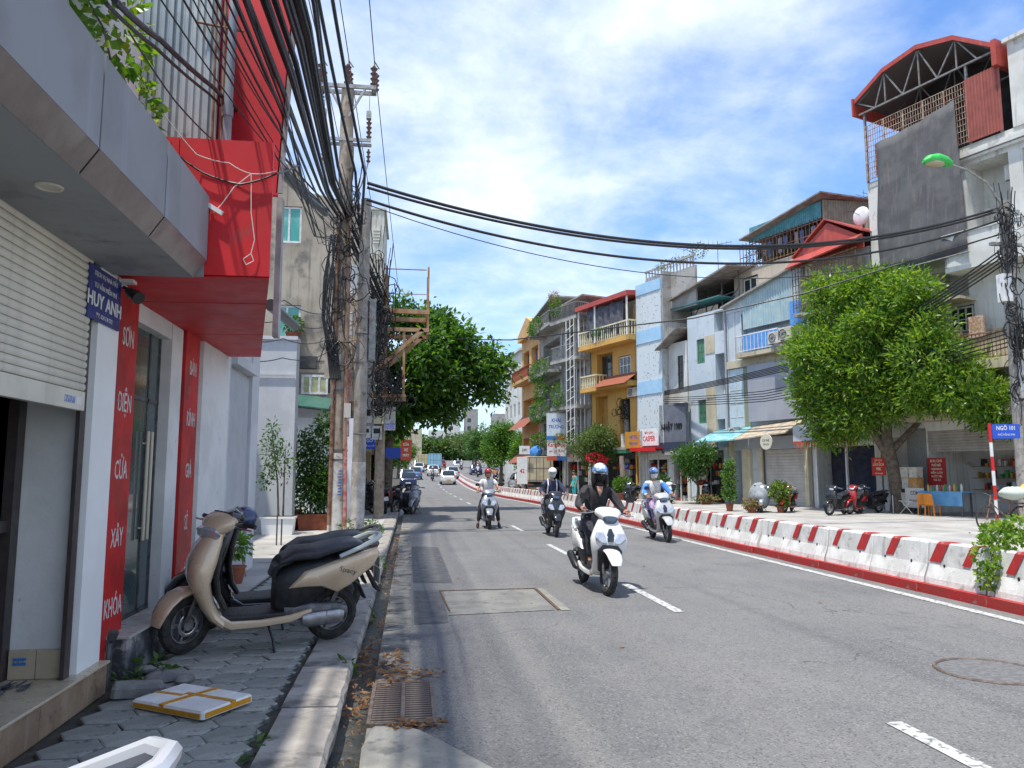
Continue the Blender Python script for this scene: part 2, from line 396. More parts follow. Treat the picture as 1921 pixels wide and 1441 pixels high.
M_leafC = mat('leaf_mid', (0.034, 0.095, 0.020), (0.085, 0.175, 0.028), rough=0.4, leaf=True)
M_leafD = mat('leaf_olive', (0.06, 0.09, 0.025), (0.14, 0.17, 0.05), rough=0.45, leaf=True)
M_dry = mat('dead_leaf', (0.13, 0.065, 0.035), (0.42, 0.26, 0.13), rough=0.7, leaf=True)
M_terra = mat('terracotta', (0.30, 0.09, 0.045), (0.22, 0.07, 0.04), rough=0.8, scale=8)
# ================================================================= SETTING
def strip(name, x0, x1, y0, y1, dz, m, ys=None, kind='structure', label=None):
    b = MB(); ys = ys or sorted(set([y0, y1] + [y for y in range(int(y0) + 1, int(y1), 2)]))
    f0 = x0 if callable(x0) else (lambda y: x0); f1 = x1 if callable(x1) else (lambda y: x1)
    for a, c in zip(ys[:-1], ys[1:]):
        b.quad((f0(a), a, zroad(a) + dz), (f1(a), a, zroad(a) + dz), (f1(c), c, zroad(c) + dz), (f0(c), c, zroad(c) + dz))
    return tag(b.build(name, m), kind=kind, label=label)
ysl = [-15, -5] + list(range(0, 60, 6)) + list(range(60, 240, 5)) + [260, 300, 400, 600, 900]
strip('ground', -400, 400, -15, 900, -0.06, M_soil, ysl)
strip('road', lambda y: -0.02 + 0 * y, 22.0, -12, 300, 0.0, M_asph, [-12, -4] + list(range(0, 300, 3)))
def XB(y):      # line of the median barrier
    if y < 34: return 6.93
    if y < 54: return 6.93 - 0.8 * (0.5 - 0.5 * math.cos(PI * (y - 34) / 20))
    if y < 90: return 6.13
    return 6.13 + 0.0009 * (y - 90) ** 2
M_mark = mat('road_paint', (0.50, 0.50, 0.47), (0.30, 0.30, 0.29), rough=0.7, scale=9, lo=0.5, hi=0.8, bump=0.2, spots=(0.17, 0.17, 0.165), sscale=22, slo=0.50, shi=0.60)
strip('edge_line', lambda y: XB(y) - 0.66, lambda y: XB(y) - 0.52, -2, 120, 0.006, M_mark, list(np.linspace(-2, 120, 62)))
for k in range(-1, 14):
    y = 2.42 + 6.11 * k
    strip('lane_mark', 2.96, 3.075, y, y + 2.24, 0.006, M_mark)
strip('gutter_bed', -0.45, -0.20, -12, 200, -0.05, mat('wet_gutter', (0.035, 0.038, 0.034), (0.07, 0.068, 0.055), rough=0.45, scale=6, bump=0.7, bscale=40, spots=(0.16, 0.15, 0.13), sscale=20), [-12] + list(range(-4, 200, 4)))
M_apron = mat('gutter_concrete', (0.24, 0.225, 0.195), (0.15, 0.145, 0.13), rough=0.85, scale=2.2, bump=0.6, bscale=40, spots=(0.07, 0.068, 0.06), sscale=3.5, slo=0.48, shi=0.64)
b = MB()
rr = random.Random(3); y = -6.0
while y < 60:
    y2 = y + rr.uniform(0.8, 1.7); b.box(-0.24, y + 0.006, -0.05, 0.03 + rr.uniform(-0.02, 0.02), y2 - 0.006, 0.008 + zroad(y)); y = y2
tag(b.build('gutter_apron', M_apron), kind='structure')
strip('far_gutter_apron', -0.24, 0.03, 60, 200, 0.008, M_apron)
# left pavement with hexagonal pavers
pv = MB(); pv.box(-6, -12, -0.06, -0.76, 60, 0.105); pave_l = tag(pv.build('pavement', M_soil), kind='structure')
b = MB(); b.box(-1.95, 12.6, 0.1, -0.76, 60, 0.132); b.box(-6, 8.6, 0.1, -1.95, 60, 0.128)
tag(b.build('pavement_slab', M_conc), kind='structure')
hexm = []
for k in range(6):
    b = MB(); rr = random.Random(k); W, D = 0.168, 0.128
    base = [(W * 1.0, 0), (W * 0.55, D), (-W * 0.55, D), (-W, 0), (-W * 0.55, -D), (W * 0.55, -D)]
    base = [(x * rr.uniform(0.95, 1.01), y * rr.uniform(0.95, 1.01)) for x, y in base]
    zt = [rr.uniform(-0.003, 0.003) for _ in base]
    b.loft([[(x, y, 0) for x, y in base], [(x, y, 0.03 + z) for (x, y), z in zip(base, zt)], [(x * 0.94, y * 0.94, 0.034 + z) for (x, y), z in zip(base, zt)]], False, True, False)
    hexm.append(b.mesh('paver', [M_paver if k % 3 else mat('paver_concrete_dark', (0.21, 0.215, 0.195), (0.29, 0.29, 0.26), rough=0.85, scale=5, bump=0.5, bscale=80, spots=(0.075, 0.085, 0.07), sscale=9, slo=0.55, shi=0.7)]))
n = 0; rr = random.Random(11)
for i in range(5):
    for j in range(47):
        x = -0.955 - i * 0.258 ; y = 0.9 + j * 0.262 + (0.131 if i % 2 else 0)
        if x < -1.93: continue
        o = inst('paver', hexm[rr.randrange(6)], pave_l, (x, y, 0.102 + rr.uniform(-0.006, 0.004)), (R(rr.uniform(-1.2, 1.2)), R(rr.uniform(-1.2, 1.2)), R(rr.uniform(-1.5, 1.5))))
        n += 1
kerb = MB(); kerb.box(-0.74, -12, -0.06, -0.46, 200, 0.05); kerb_root = tag(kerb.build('kerb', M_kerb), kind='structure')
km = []
for k in range(3):
    b = MB(); rr = random.Random(k + 40); prof = [(-0.755, 0.0), (-0.42, 0.0), (-0.405, 0.09), (-0.425, 0.128), (-0.50, 0.136), (-0.755, 0.137)]
    rings = []
    for q in range(9):
        yy = 0.006 + q * 0.986 / 8; e = rr.uniform(-0.006, 0.006)
        rings.append([(x + (e if x > -0.6 else 0), yy, z + (rr.uniform(-0.004, 0.002) if z > 0.1 else 0)) for x, z in prof])
    b.loft(rings, True, True, False); km.append(b.mesh('kerb_stone', [M_kerb]))
rr = random.Random(5)
for j in range(34):
    inst('kerb_stone', km[j % 3], kerb_root, (rr.uniform(-0.006, 0.006), -1.0 + j * 1.0, rr.uniform(-0.004, 0.004)), (0, 0, R(rr.uniform(-0.3, 0.3))))
b = MB(); b.box(-0.755, 33, 0, -0.41, 200, 0.136); b.build('kerb_run', M_kerb, kerb_root)
# broken concrete patch by the drain
b = MB(); rr = random.Random(9)
ring = [(-0.22, 3.2), (0.55, 3.2), (0.62, 3.9), (0.40, 4.3), (0.22, 4.62), (0.08, 4.86), (-0.04, 4.95), (-0.20, 4.96), (-0.25, 4.6)]
b.loft([[(x, y, 0.0) for x, y in ring], [(x * 1.0, y, 0.016) for x, y in ring], [(0.02 + (x - 0.02) * 0.93, 4.2 + (y - 4.2) * 0.96, 0.026) for x, y in ring]], False, True, False)
tag(b.build('concrete_patch', mat('rough_concrete', (0.34, 0.325, 0.28), (0.25, 0.24, 0.21), rough=0.9, scale=3, bump=0.8, bscale=35, spots=(0.17, 0.17, 0.155), sscale=7, slo=0.55, shi=0.68)), kind='structure')
# repaired slab in the road
b = MB(); b.quad((0.43, 8.66, 0.006), (1.66, 8.84, 0.006), (1.66, 10.45, 0.006), (0.46, 10.40, 0.006))
tag(b.build('road_repair', mat('repair_concrete', (0.21, 0.205, 0.185), (0.155, 0.152, 0.14), rough=0.88, scale=2.5, bump=0.6, bscale=60, spots=(0.10, 0.10, 0.09), sscale=8)), kind='structure')
b = MB()
b.bar((0.40, 10.43, 0.008), (1.70, 10.48, 0.008), 0.035, 0.008); b.bar((1.69, 10.48, 0.008), (1.70, 8.83, 0.008), 0.035, 0.008); b.bar((0.41, 10.43, 0.008), (0.46, 8.9, 0.008), 0.02, 0.006)
tag(b.build('repair_joint', mat('rusty_joint', (0.07, 0.045, 0.03), (0.13, 0.085, 0.05), rough=0.9, scale=14)), kind='structure')
b = MB(); b.quad((1.72, 8.82, 0.006), (1.83, 8.80, 0.006), (1.80, 10.5, 0.006), (1.72, 10.5, 0.006))
tag(b.build('joint_mortar', mat('mortar', (0.21, 0.20, 0.17), (0.26, 0.25, 0.21), rough=0.9, scale=6)), kind='structure')
# darker patches on the asphalt
M_dk = mat('asphalt_patch', (0.075, 0.075, 0.08), (0.11, 0.11, 0.11), rough=0.85, scale=6, bump=0.6, bscale=90, spots=(0.16, 0.155, 0.15), sscale=60, slo=0.6, shi=0.7)
b = MB(); b.quad((0.06, 8.2, 0.004), (0.42, 8.25, 0.004), (0.42, 10.5, 0.004), (0.06, 10.5, 0.004)); b.quad((0.06, 11.3, 0.004), (0.62, 11.2, 0.004), (0.60, 16.5, 0.004), (0.05, 16.8, 0.004))
tag(b.build('asphalt_patch', M_dk), kind='structure')
# drain grate: two leaves of bars
M_iron = mat('cast_iron', (0.13, 0.10, 0.085), (0.20, 0.16, 0.135), rough=0.7, metal=0.3, scale=14, bump=0.4)
gr = empty('drain_grate', (-0.035, 5.43, 0.008), 0.0, 'rusty cast iron drain grate with two rows of bars at the gutter', 'drain')
b = MB(); b.box(-0.20, -0.46, 0.001, 0.22, 0.46, 0.004); b.build('pit', M_black, gr)
b = MB()
for x0, x1 in ((-0.21, -0.185), (-0.005, 0.022), (0.195, 0.22)): b.box(x0, -0.45, 0.003, x1, 0.45, 0.022)
b.box(-0.21, -0.47, 0.0, 0.22, -0.45, 0.023); b.box(-0.21, 0.45, 0.0, 0.22, 0.47, 0.023); b.build('frame', M_iron, gr)
bm1 = MB(); bm1.box(-0.183, -0.012, 0.005, -0.007, 0.012, 0.02); me1 = bm1.mesh('bar', [M_iron])
bm2 = MB(); bm2.box(0.024, -0.012, 0.005, 0.193, 0.012, 0.02); me2 = bm2.mesh('bar', [M_iron])
for k in range(18):
    yy = -0.42 + k * 0.0494
    inst('bar', me1, gr, (0, yy, 0)); inst('bar', me2, gr, (0, yy, 0))
# manhole
b = MB(); b.tube([(4.55, 5.72, -0.02), (4.55, 5.72, 0.007)], 0.36, 36)
mh = tag(b.build('manhole_cover', mat('iron_cover', (0.13, 0.13, 0.128), (0.19, 0.185, 0.18), rough=0.7, metal=0.2, scale=20, bump=0.9, bscale=28)), 'round dark manhole cover set in the right lane of the road', 'manhole')
b = MB(); b.torus((4.55, 5.72, 0.004), 0.39, 0.014, 'z', 40, 6); b.build('rim', M_iron, mh)
# fallen leaves along the gutter
def fallen(name, lab, pts, n, sz, seed):
    rg = random.Random(seed); b = MB()
    for _ in range(n):
        x0, y0, x1, y1 = pts[rg.randrange(len(pts))]; x = rg.uniform(x0, x1); y = rg.uniform(y0, y1); z = 0.012 + rg.uniform(0, 0.03) if x > -0.22 else -0.03 + rg.uniform(0, 0.05)
        a = rg.uniform(0, 2 * PI); s_ = sz * rg.uniform(0.5, 1.3); c, d = math.cos(a), math.sin(a); k = rg.uniform(0.002, 0.03)
        b.add([(x - c * s_, y - d * s_, z), (x + d * s_ * 0.45, y - c * s_ * 0.45, z + k), (x + c * s_, y + d * s_, z + k * 0.4), (x - d * s_ * 0.45, y + c * s_ * 0.45, z + k)], [(0, 1, 2), (0, 2, 3)])
    tag(b.build(name, M_dry), lab, 'leaves', kind='stuff')
fallen('fallen_leaves', 'brown dead leaves heaped round the drain grate and along the gutter', [(-0.26, 5.75, 0.14, 6.35), (-0.26, 5.9, 0.05, 6.5), (-0.44, 5.2, -0.26, 6.2), (-0.44, 6.3, -0.24, 7.4), (-0.44, 6.4, -0.28, 7.2), (-0.1, 4.85, 0.25, 5.0), (-.2, 6.2, .0, 6.9), (0, 6.0, .3, 6.25)], 260, 0.036, 3)
fallen('dirt_litter', 'dark twigs and leaf crumbs along the kerb foot and gutter joint', [(-0.30, 4.9, -0.2, 20), (-0.44, 4.2, -0.24, 9)], 380, 0.014, 9)
fallen('fallen_leaf_litter', 'scattered dead leaves further up the gutter beside the road', [(-0.44, 8, -0.24, 20), (-0.44, 10, -0.2, 17), (-0.5, 13, 0.1, 22)], 150, 0.045, 4)
b = MB()
for x, y, s_, a in ((0.72, 11.6, 0.05, 0.4), (3.9, 12.7, 0.05, 1.0), (4.9, 8.9, 0.045, 2.1), (1.9, 6.9, 0.04, 0.7), (0.55, 14.0, 0.05, 1.8)):
    c, d = math.cos(a) * s_, math.sin(a) * s_; b.add([(x - c, y - d, 0.008), (x + d * .5, y - c * .5, 0.02), (x + c, y + d, 0.012), (x - d * .5, y + c * .5, 0.022)], [(0, 1, 2), (0, 2, 3)])
tag(b.build('leaf_litter', M_dry), 'single dead leaves lying out on the asphalt', 'leaves', kind='stuff')
# verge weeds
leaves('weeds', M_leafC, None, [(-0.5, 12.5, 0.15, .12, .5, .1), (-0.42, 8.7, 0.02, .08, .15, .06), (-0.85, 17.6, 0.3, .2, .3, .22), (-0.75, 18.6, 0.2, .15, .4, .15), (-1.9, 5.72, .16, .1, .12, .06), (-1.85, 6.1, .16, .14, .1, .05), (-0.47, 6.2, 0.1, .05, .12, .04), (-0.8, 4.4, .12, .06, .2, .03), (-1.4, 17.7, .3, .15, .2, .25)], 900, 0.07, seed=8)
tag(bpy.data.objects['weeds'], 'small green weeds growing along the kerb and wall foot', 'weeds', kind='stuff')

# right-hand side ground
strip('side_pavement', lambda y: XB(y) + 0.6, lambda y: 40.0, -6, 75, 0.010, M_conc, [-6, 0, 6, 12, 18, 24, 30] + list(np.linspace(34, 54, 11)) + [60, 66, 70, 75])
# ---- barrier blocks
M_bw = mat('barrier_whitewash', (0.70, 0.70, 0.67), (0.56, 0.56, 0.53), rough=0.75, scale=3, bump=0.5, bscale=45, spots=(0.30, 0.30, 0.27), sscale=5, slo=0.56, shi=0.74, streak=((0.28, 0.27, 0.24), 0.7))
M_br = mat('barrier_red', (0.42, 0.02, 0.02), (0.33, 0.035, 0.03), rough=0.65, scale=3, bump=0.4, spots=(0.34, 0.20, 0.17), sscale=9, slo=0.58, shi=0.72)
PROF = [(-0.19, 0.12), (-0.18, 0.19), (-0.12, 0.36), (-0.085, 0.635), (-0.065, 0.655), (0.065, 0.655), (0.085, 0.635), (0.12, 0.36), (0.18, 0.19), (0.19, 0.12)]
def prof_x(z):
    if z > 0.36: return -0.12 + (z - 0.36) / 0.275 * 0.035
    return -0.18 + (z - 0.19) / 0.17 * 0.06
bl_L = 1.23
def block_mesh(seed):
    rr = random.Random(seed); b = MB(); rings = []
    for y in (0.012, 0.03, bl_L * 0.5, bl_L - 0.03, bl_L - 0.012):
        sh = 0.985 if y in (0.012, bl_L - 0.012) else 1
        rings.append([(x * sh + rr.uniform(-0.003, 0.003), y + rr.uniform(-0.006, 0.006), z * (1 if sh == 1 else 0.985) + (rr.uniform(-0.006, 0.004) if z > 0.6 else 0)) for x, z in PROF])
    b.loft(rings, True, True, False); return b.mesh('wall', [M_bw])
bmesh_v = [block_mesh(i) for i in range(4)]
b = MB(); b.box(-0.29, 0.004, 0.0, 0.24, bl_L - 0.004, 0.122); foot_me = b.mesh('foot', [M_br])
b = MB(); b.tube([(-0.112, 0, 0.36), (-0.16, 0, 0.36)], 0.022, 8); 
def stripe_mesh(w):
    b = MB(); z0, z1 = 0.40, 0.635; sk = -0.13
    for s_ in (-1,):
        a = [(prof_x(z0) - 0.012, -w / 2 - sk / 2, z0), (prof_x(z0) - 0.012, w / 2 - sk / 2, z0), (-0.097, w / 2 + sk / 2, z1), (-0.097, -w / 2 + sk / 2, z1)]
        b.quad(*a); b.quad(a[3], a[2], (-0.070, w / 2 + sk / 2 - .01, 0.664), (-0.070, -w / 2 + sk / 2 - .01, 0.664))
        b.quad((-0.070, -w / 2 + sk / 2 - .01, 0.664), (-0.070, w / 2 + sk / 2 - .01, 0.664), (0.065, w / 2 + sk / 2 - .06, 0.664), (0.065, -w / 2 + sk / 2 - .06, 0.664))
    return b.mesh('red_stripe', [M_br])
strp = [stripe_mesh(0.17), stripe_mesh(0.21), stripe_mesh(0.13)]
b = MB(); b.ell((0, 0, 0), (0.01, 0.02, 0.028), 8, 5); hole_me = b.mesh('lifting_hole', [M_black])
y = 4.66; k = 0; nextst = 5.0; rr = random.Random(21)
while y < 112:
    xb = XB(y + bl_L / 2); a = math.atan2(XB(y + bl_L) - XB(y), bl_L)
    slope = math.atan2(zroad(y + bl_L) - zroad(y), bl_L)
    lab = 'white concrete median barrier block with slanting red stripes on a red foot'
    grp = 'barrier blocks along the middle of the street'
    od = ['', '', 'at the right edge', 'second', 'third', 'fourth', 'fifth', 'sixth', 'seventh', 'eighth', 'ninth', 'tenth', 'eleventh', 'twelfth']
    if k == 2: lab = 'white median barrier block with red stripe on red foot ' + od[2]
    elif 2 < k < 14: lab = od[k] + ' white barrier block with red stripe and red foot, counted from the right edge'
    t = empty('barrier_block', (xb + rr.uniform(-0.022, 0.022) + (0.12 - 0.12), y, zroad(y)), 0, lab, 'barrier', grp, rot=(slope, 0, -a))
    inst('foot', foot_me, t, (0, 0, 0)); inst('wall', bmesh_v[k % 4], t, (0.0, 0, 0), (0, R(rr.uniform(-0.4, 0.4)), R(rr.uniform(-0.25, 0.25))))
    while nextst < y + bl_L:
        if nextst > y:
            yy = min(max(nextst - y, 0.19), bl_L - 0.20); inst('red_stripe', strp[rr.randrange(3)] if y < 40 else strp[0], t, (0, yy, 0))
        nextst += 0.76 + rr.uniform(-0.05, 0.05)
    if y < 30:
        for hy in (0.33, 0.92): inst('lifting_hole', hole_me, t, (prof_x(0.36) - 0.002, hy, 0.36))
    y += bl_L; k += 1
bar0 = [o for o in bpy.data.objects if o.name.startswith('barrier_block')]

# ================================================================= LEFT SIDE: grey shop house
M_panel = mat('grey_cladding', (0.27, 0.275, 0.29), (0.22, 0.222, 0.23), rough=0.7, spec=.25, scale=1.2, streak=((0.33, 0.35, 0.40), 0.5))
M_panelb = mat('brushed_brown_cladding', (0.20, 0.17, 0.155), (0.28, 0.25, 0.23), rough=0.4, metal=0.3, scale=2.0, streak=((0.12, 0.10, 0.09), 0.5))
M_soff = mat('soffit_board', (0.30, 0.31, 0.315), (0.25, 0.26, 0.265), rough=0.6, scale=1.0, spots=(0.19, 0.20, 0.21), sscale=2)
M_shut = mat('shutter_slat', (0.66, 0.62, 0.52), (0.56, 0.53, 0.44), rough=0.5, scale=2.0, streak=((0.36, 0.33, 0.28), 0.4))
M_wallw = mat('old_white_plaster', (0.70, 0.70, 0.68), (0.60, 0.60, 0.58), rough=0.8, scale=1.8, bump=0.3, bscale=25, spots=(0.25, 0.25, 0.25), sscale=7, slo=0.66, shi=0.73)
M_wallw2 = mat('white_post_paint', (0.80, 0.80, 0.78), (0.74, 0.74, 0.72), rough=0.6, scale=1.4)
M_tile = mat('beige_tile', (0.50, 0.41, 0.29), (0.44, 0.36, 0.25), rough=0.3, scale=5, spots=(0.34, 0.27, 0.19), sscale=7, slo=0.6, shi=0.75)
M_marb = mat('brown_marble', (0.33, 0.235, 0.155), (0.24, 0.165, 0.11), rough=0.25, scale=3, streak=((0.42, 0.33, 0.23), 0.7), spots=(0.18, 0.12, 0.08), sscale=10)
M_dframe = mat('dark_door_frame', (0.045, 0.035, 0.035), (0.06, 0.048, 0.045), rough=0.4, scale=8)
M_dglass = mat('grey_door_glass', (0.10, 0.13, 0.14), (0.14, 0.17, 0.18), rough=0.12, scale=0.8, spec=0.8)
sh = empty('shop_house', (-2.4, 5.1, 0.13), 0, 'grey clad shop front with half open roller shutter at the left edge', 'building')
def W2L(root, b):       # mesh given in world coordinates, stored relative to the root
    return tuple(-c for c in root.location)
b = MB(); b.box(-2.9, -1.0, 0.0, -2.42, 5.1, 3.0); b.box(-2.9, -1.0, 2.88, -2.04, 5.72, 5.0); b.box(-2.9, 5.13, 0, -2.1, 5.70, 2.9)
b.build('wall', M_wallw, sh, W2L(sh, b))
b = MB(); b.box(-2.42, 5.10, 0.33, -2.05, 5.14, 2.9); b.build('shop_pier', M_wallw, sh, W2L(sh, b))
b = MB(); b.box(-2.35, 5.065, 0.335, -2.20, 5.098, 0.50); b.build('tile', M_tile, sh, W2L(sh, b))
b = MB(); b.box(-2.195, 5.065, 0.335, -2.06, 5.098, 0.50); b.build('tile', M_tile, sh, W2L(sh, b))
b = MB()
for k in range(6): b.box(-2.325 + k * 0.013, 5.06, 0.44 + 0.003 * (k % 2), -2.315 + k * 0.013, 5.0645, 0.458); b.box(-2.325 + k * 0.013, 5.06, 0.415, -2.315 + k * 0.013, 5.0645, 0.434 - 0.003 * (k % 2))
b.build('sticker', mat('blue_print', (0.03, 0.20, 0.50), rough=0.5), sh, W2L(sh, b))
b = MB(); b.box(-2.10, 5.15, 0.33, -2.0, 5.50, 2.9); b.build('post', M_wallw2, sh, W2L(sh, b))
b = MB(); b.box(-2.045, 5.02, 0.33, -2.02, 5.10, 2.9); b.build('shutter_track', M_dframe, sh, W2L(sh, b))
b = MB(); b.box(-2.46, 3.0, 0.33, -2.415, 3.1, 2.1); b.box(-2.44, 5.0, 0.33, -2.36, 5.09, 2.9); b.box(-2.46, 3.0, 0.33, -2.38, 5.0, 0.42); b.box(-2.46, 3.0, 1.20, -2.38, 5.0, 1.27); b.box(-2.46, 3.0, 2.02, -2.38, 5.0, 2.1)
dr = b.build('door', M_dframe, sh, W2L(sh, b))
b = MB(); b.box(-2.43, 3.1, 0.42, -2.42, 5.0, 2.02); b.build('pane', M_dglass, dr)
bsl = MB(); bsl.secs([(0, 0, 0.9, 0.0235, 90), (0, 0, 0.9, 0.0235, 90)], 4)
sl = MB(); sec = [(-0.010, -0.0215), (0.004, -0.0225), (0.012, -0.012), (0.014, 0.0), (0.012, 0.012), (0.004, 0.0205), (-0.010, 0.0205)]
sl.loft([[(x, -1.95, z) for x, z in sec], [(x, 0.0, z) for x, z in sec]], True, True, True)
slm = sl.mesh('slat', [M_shut], 50)
shr = MB(); shr.box(-2.028, 3.05, 1.955, -2.012, 5.0, 2.86); shu = shr.build('shutter', mat('shutter_gap', (0.08, 0.075, 0.065), rough=0.8), sh, W2L(sh, b))
for k in range(18): inst('slat', slm, shu, (-2.006, 5.0, 2.075 + k * 0.0465))
b = MB(); b.box(-2.035, 3.05, 1.93, -1.992, 5.0, 2.045); bb = b.build('bottom_bar', M_shut, shu)
b = MB(); b.box(-1.9915, 4.72, 1.965, -1.990, 4.86, 2.005); b.mat(1).box(-1.9915, 4.88, 1.96, -1.990, 4.95, 2.01); b.build('label', [mat('blue_tape', (0.12, 0.2, 0.42), (0.5, 0.5, 0.55), rough=0.5, scale=60), M_white], shu)
# step
b = MB(); b.box(-2.9, 1.0, 0.10, -1.975, 5.52, 0.318); b.build('step_core', M_marb, sh, W2L(sh, b))
y = 5.52; k = 0
for wd in (0.30, 0.62, 0.62, 0.62, 0.62, 0.62):
    b = MB(); b.bbox(-1.972, y - wd + 0.003, 0.125, -1.955, y - 0.003, 0.316, 0.002); b.build('riser_tile', M_marb, sh, W2L(sh, b))
    b = MB(); b.bbox(-2.42, y - wd + 0.003, 0.318, -1.935, y - 0.003, 0.332, 0.003); b.build('tread_tile', M_tile, sh, W2L(sh, b)); y -= wd
# canopy
cp = MB(); ys_ = [(-1.0, 1.02), (1.03, 2.28), (2.29, 3.5), (3.51, 4.42), (4.43, 5.34)]
cn = MB(); cn.prism([(-2.0, 2.885), (-1.49, 2.885), (-1.42, 2.995), (-1.42, 3.42), (-2.0, 3.42)], -1.0, 5.33); can = cn.build('canopy', M_panel, sh, W2L(sh, b))
for y0, y1 in ys_:
    b = MB(); b.box(-1.418, y0 + 0.003, 2.995, -1.402, y1 - 0.003, 3.44); b.build('fascia_panel', M_panel, can)
    b = MB(); b.quad((-1.402, y0 + 0.002, 2.993), (-1.402, y1 - 0.002, 2.993), (-1.482, y1 - 0.002, 2.872), (-1.482, y0 + 0.002, 2.872)); b.build('edge_panel', M_panelb, can)
for y0, y1 in ((-1.0, 2.2), (2.2, 4.55), (4.55, 5.34)):
    b = MB(); b.box(-2.0, y0 + 0.002, 2.872, -1.484, y1 - 0.002, 2.882); b.build('soffit_panel', M_soff, can)
b = MB(); b.box(-2.0, 5.342, 2.88, -1.42, 5.352, 3.44); b.build('end_panel', M_panel, can)
b = MB(); b.torus((-1.68, 3.68, 2.870), 0.052, 0.009, 'z', 24, 6); b.mat(1).tube([(-1.68, 3.68, 2.868), (-1.68, 3.68, 2.88)], 0.048, 20)
b.build('downlight', [mat('cream_plastic', (0.55, 0.52, 0.42), rough=0.4), mat('lamp_diffuser', (0.52, 0.50, 0.42), rough=0.5)], can)
# blue name sign
M_navy = mat('navy_sign', (0.018, 0.035, 0.16), (0.03, 0.05, 0.20), rough=0.4, scale=8)
sg = empty('name_sign', (-1.985, 5.2, 2.68), 0, 'navy blue shop sign board with white lettering hung above the white post', 'sign')
b = MB(); b.box(-0.012, -0.26, -0.17, 0.0, 0.26, 0.17); b.build('board', M_navy, sg)
text('lettering', 'HUY ANH', 0.125, M_white, sg, (0.002, 0, -0.045), (R(90), 0, R(90)), 0.001, 1.0, bold=0.003)
text('lettering', 'DỊCH VỤ NHÀ ĐẤT', 0.042, M_white, sg, (0.002, 0, 0.125), (R(90), 0, R(90)), 0.001)
text('lettering', 'TƯ VẤN MIỄN PHÍ', 0.045, M_white, sg, (0.002, 0, 0.05), (R(90), 0, R(90)), 0.001)
text('lettering', 'ĐT: 024 3 8 572', 0.04, M_white, sg, (0.002, 0, -0.135), (R(90), 0, R(90)), 0.001)
# camera-like spotlight beside the sign
b = MB(); b.tube([(-1.99, 5.50, 2.83), (-1.93, 5.52, 2.80)], 0.012, 6); b.tube([(-1.95, 5.50, 2.80), (-1.86, 5.44, 2.74)], [0.03, 0.045], 12); b.mat(1).box(-1.99, 5.42, 2.845, -1.90, 5.50, 2.868)
tag(b.build('flood_lamp', [M_black, M_white]), 'small black spotlight fixed above the red strip under the canopy', 'lamp')

# ================================================================= red shop
M_red = mat('red_panel', (0.58, 0.014, 0.018), (0.50, 0.012, 0.016), rough=0.5, scale=1.6, streak=((0.36, 0.015, 0.018), 0.5), spots=(0.33, 0.05, 0.045), sscale=2.4, slo=.6, shi=.75)
M_redw = mat('red_worn', (0.50, 0.015, 0.015), (0.33, 0.015, 0.015), rough=0.5, scale=3, spots=(0.30, 0.10, 0.09), sscale=5, slo=0.62, shi=0.72)
rs = empty('red_shop', (-2.3, 6.8, 0.13), 0, 'red clad shop with glass door between two red lettered strips', 'building')
L_ = W2L(rs, b)
b = MB(); b.box(-2.9, 5.72, 0.13, -2.62, 8.1, 3.9); b.box(-2.6, 5.73, 0.0, -2.15, 6.2, 2.88); b.box(-2.6, 7.42, 0.0, -2.15, 8.06, 2.88); b.box(-2.9, 8.06, 0.1, -2.1, 9.2, 3.8)
b.build('wall', M_wallw, rs, L_)
for y0, y1, z0, s_ in ((5.76, 6.19, 0.2, 1), (7.48, 7.95, 0.42, 2)):
    b = MB(); b.box(-2.15, y0, z0, -2.11, y1, 2.93); st = b.build('lettered_strip', M_redw, rs, L_)
    for k, t_ in enumerate(['SƠN', 'ĐIỆN', 'CỬA', 'XÂY', 'KHÓA'] if s_ == 1 else ['BÁN', 'KÍNH', 'GIÁ', 'SỈ', 'LẺ']):
        text('lettering', t_, 0.19, mat('letter_white', (0.66, 0.64, 0.62), (0.5, 0.4, 0.38), rough=0.6, scale=20), st, (-2.108, (y0 + y1) / 2 + 0.02, 2.55 - k * 0.49), (R(90), 0, R(90)), 0.001, 0.62, bold=0.002)
b = MB(); b.box(-2.42, 7.12, 0.4, -2.13, 7.44, 2.88); b.build('pilaster', M_wallw, rs, L_)
b = MB(); b.box(-2.42, 6.19, 2.74, -2.14, 7.42, 2.90); b.build('lintel', M_wallw, rs, L_)
b = MB()
for (y0, y1, z0, z1) in ((6.22, 6.25, 0.4, 2.74), (6.84, 6.87, 0.4, 2.74), (7.09, 7.12, 0.4, 2.74), (6.22, 7.12, 2.15, 2.18), (6.22, 7.12, 0.4, 0.44)): b.box(-2.25, y0, z0, -2.22, y1, z1)
gd = b.build('glass_door', M_steel, rs, L_)
b = MB(); b.box(-2.238, 6.25, 0.44, -2.23, 7.09, 2.74); b.build('pane', mat('shop_glass', (0.05, 0.075, 0.075), (0.09, 0.12, 0.12), rough=0.06, scale=0.9, spec=0.9), gd)
for yy in (6.80, 6.90):
    b = MB(); b.tube([(-2.19, yy, 1.0), (-2.19, yy, 1.9)], 0.014, 8); b.bar((-2.23, yy, 1.1), (-2.19, yy, 1.1), 0.015); b.bar((-2.23, yy, 1.8), (-2.19, yy, 1.8), 0.015)
    b.build('handle', mat('cream_handle', (0.55, 0.50, 0.38), rough=0.4), gd)
b = MB(); b.box(-2.6, 5.9, 0.05, -1.97, 8.03, 0.385); b.build('step', mat('mouldy_plaster', (0.24, 0.24, 0.235), (0.045, 0.05, 0.06), rough=0.85, scale=2.6, lo=0.36, hi=0.54, bump=0.6, bscale=20, spots=(0.34, 0.33, 0.31), sscale=4), rs, L_)
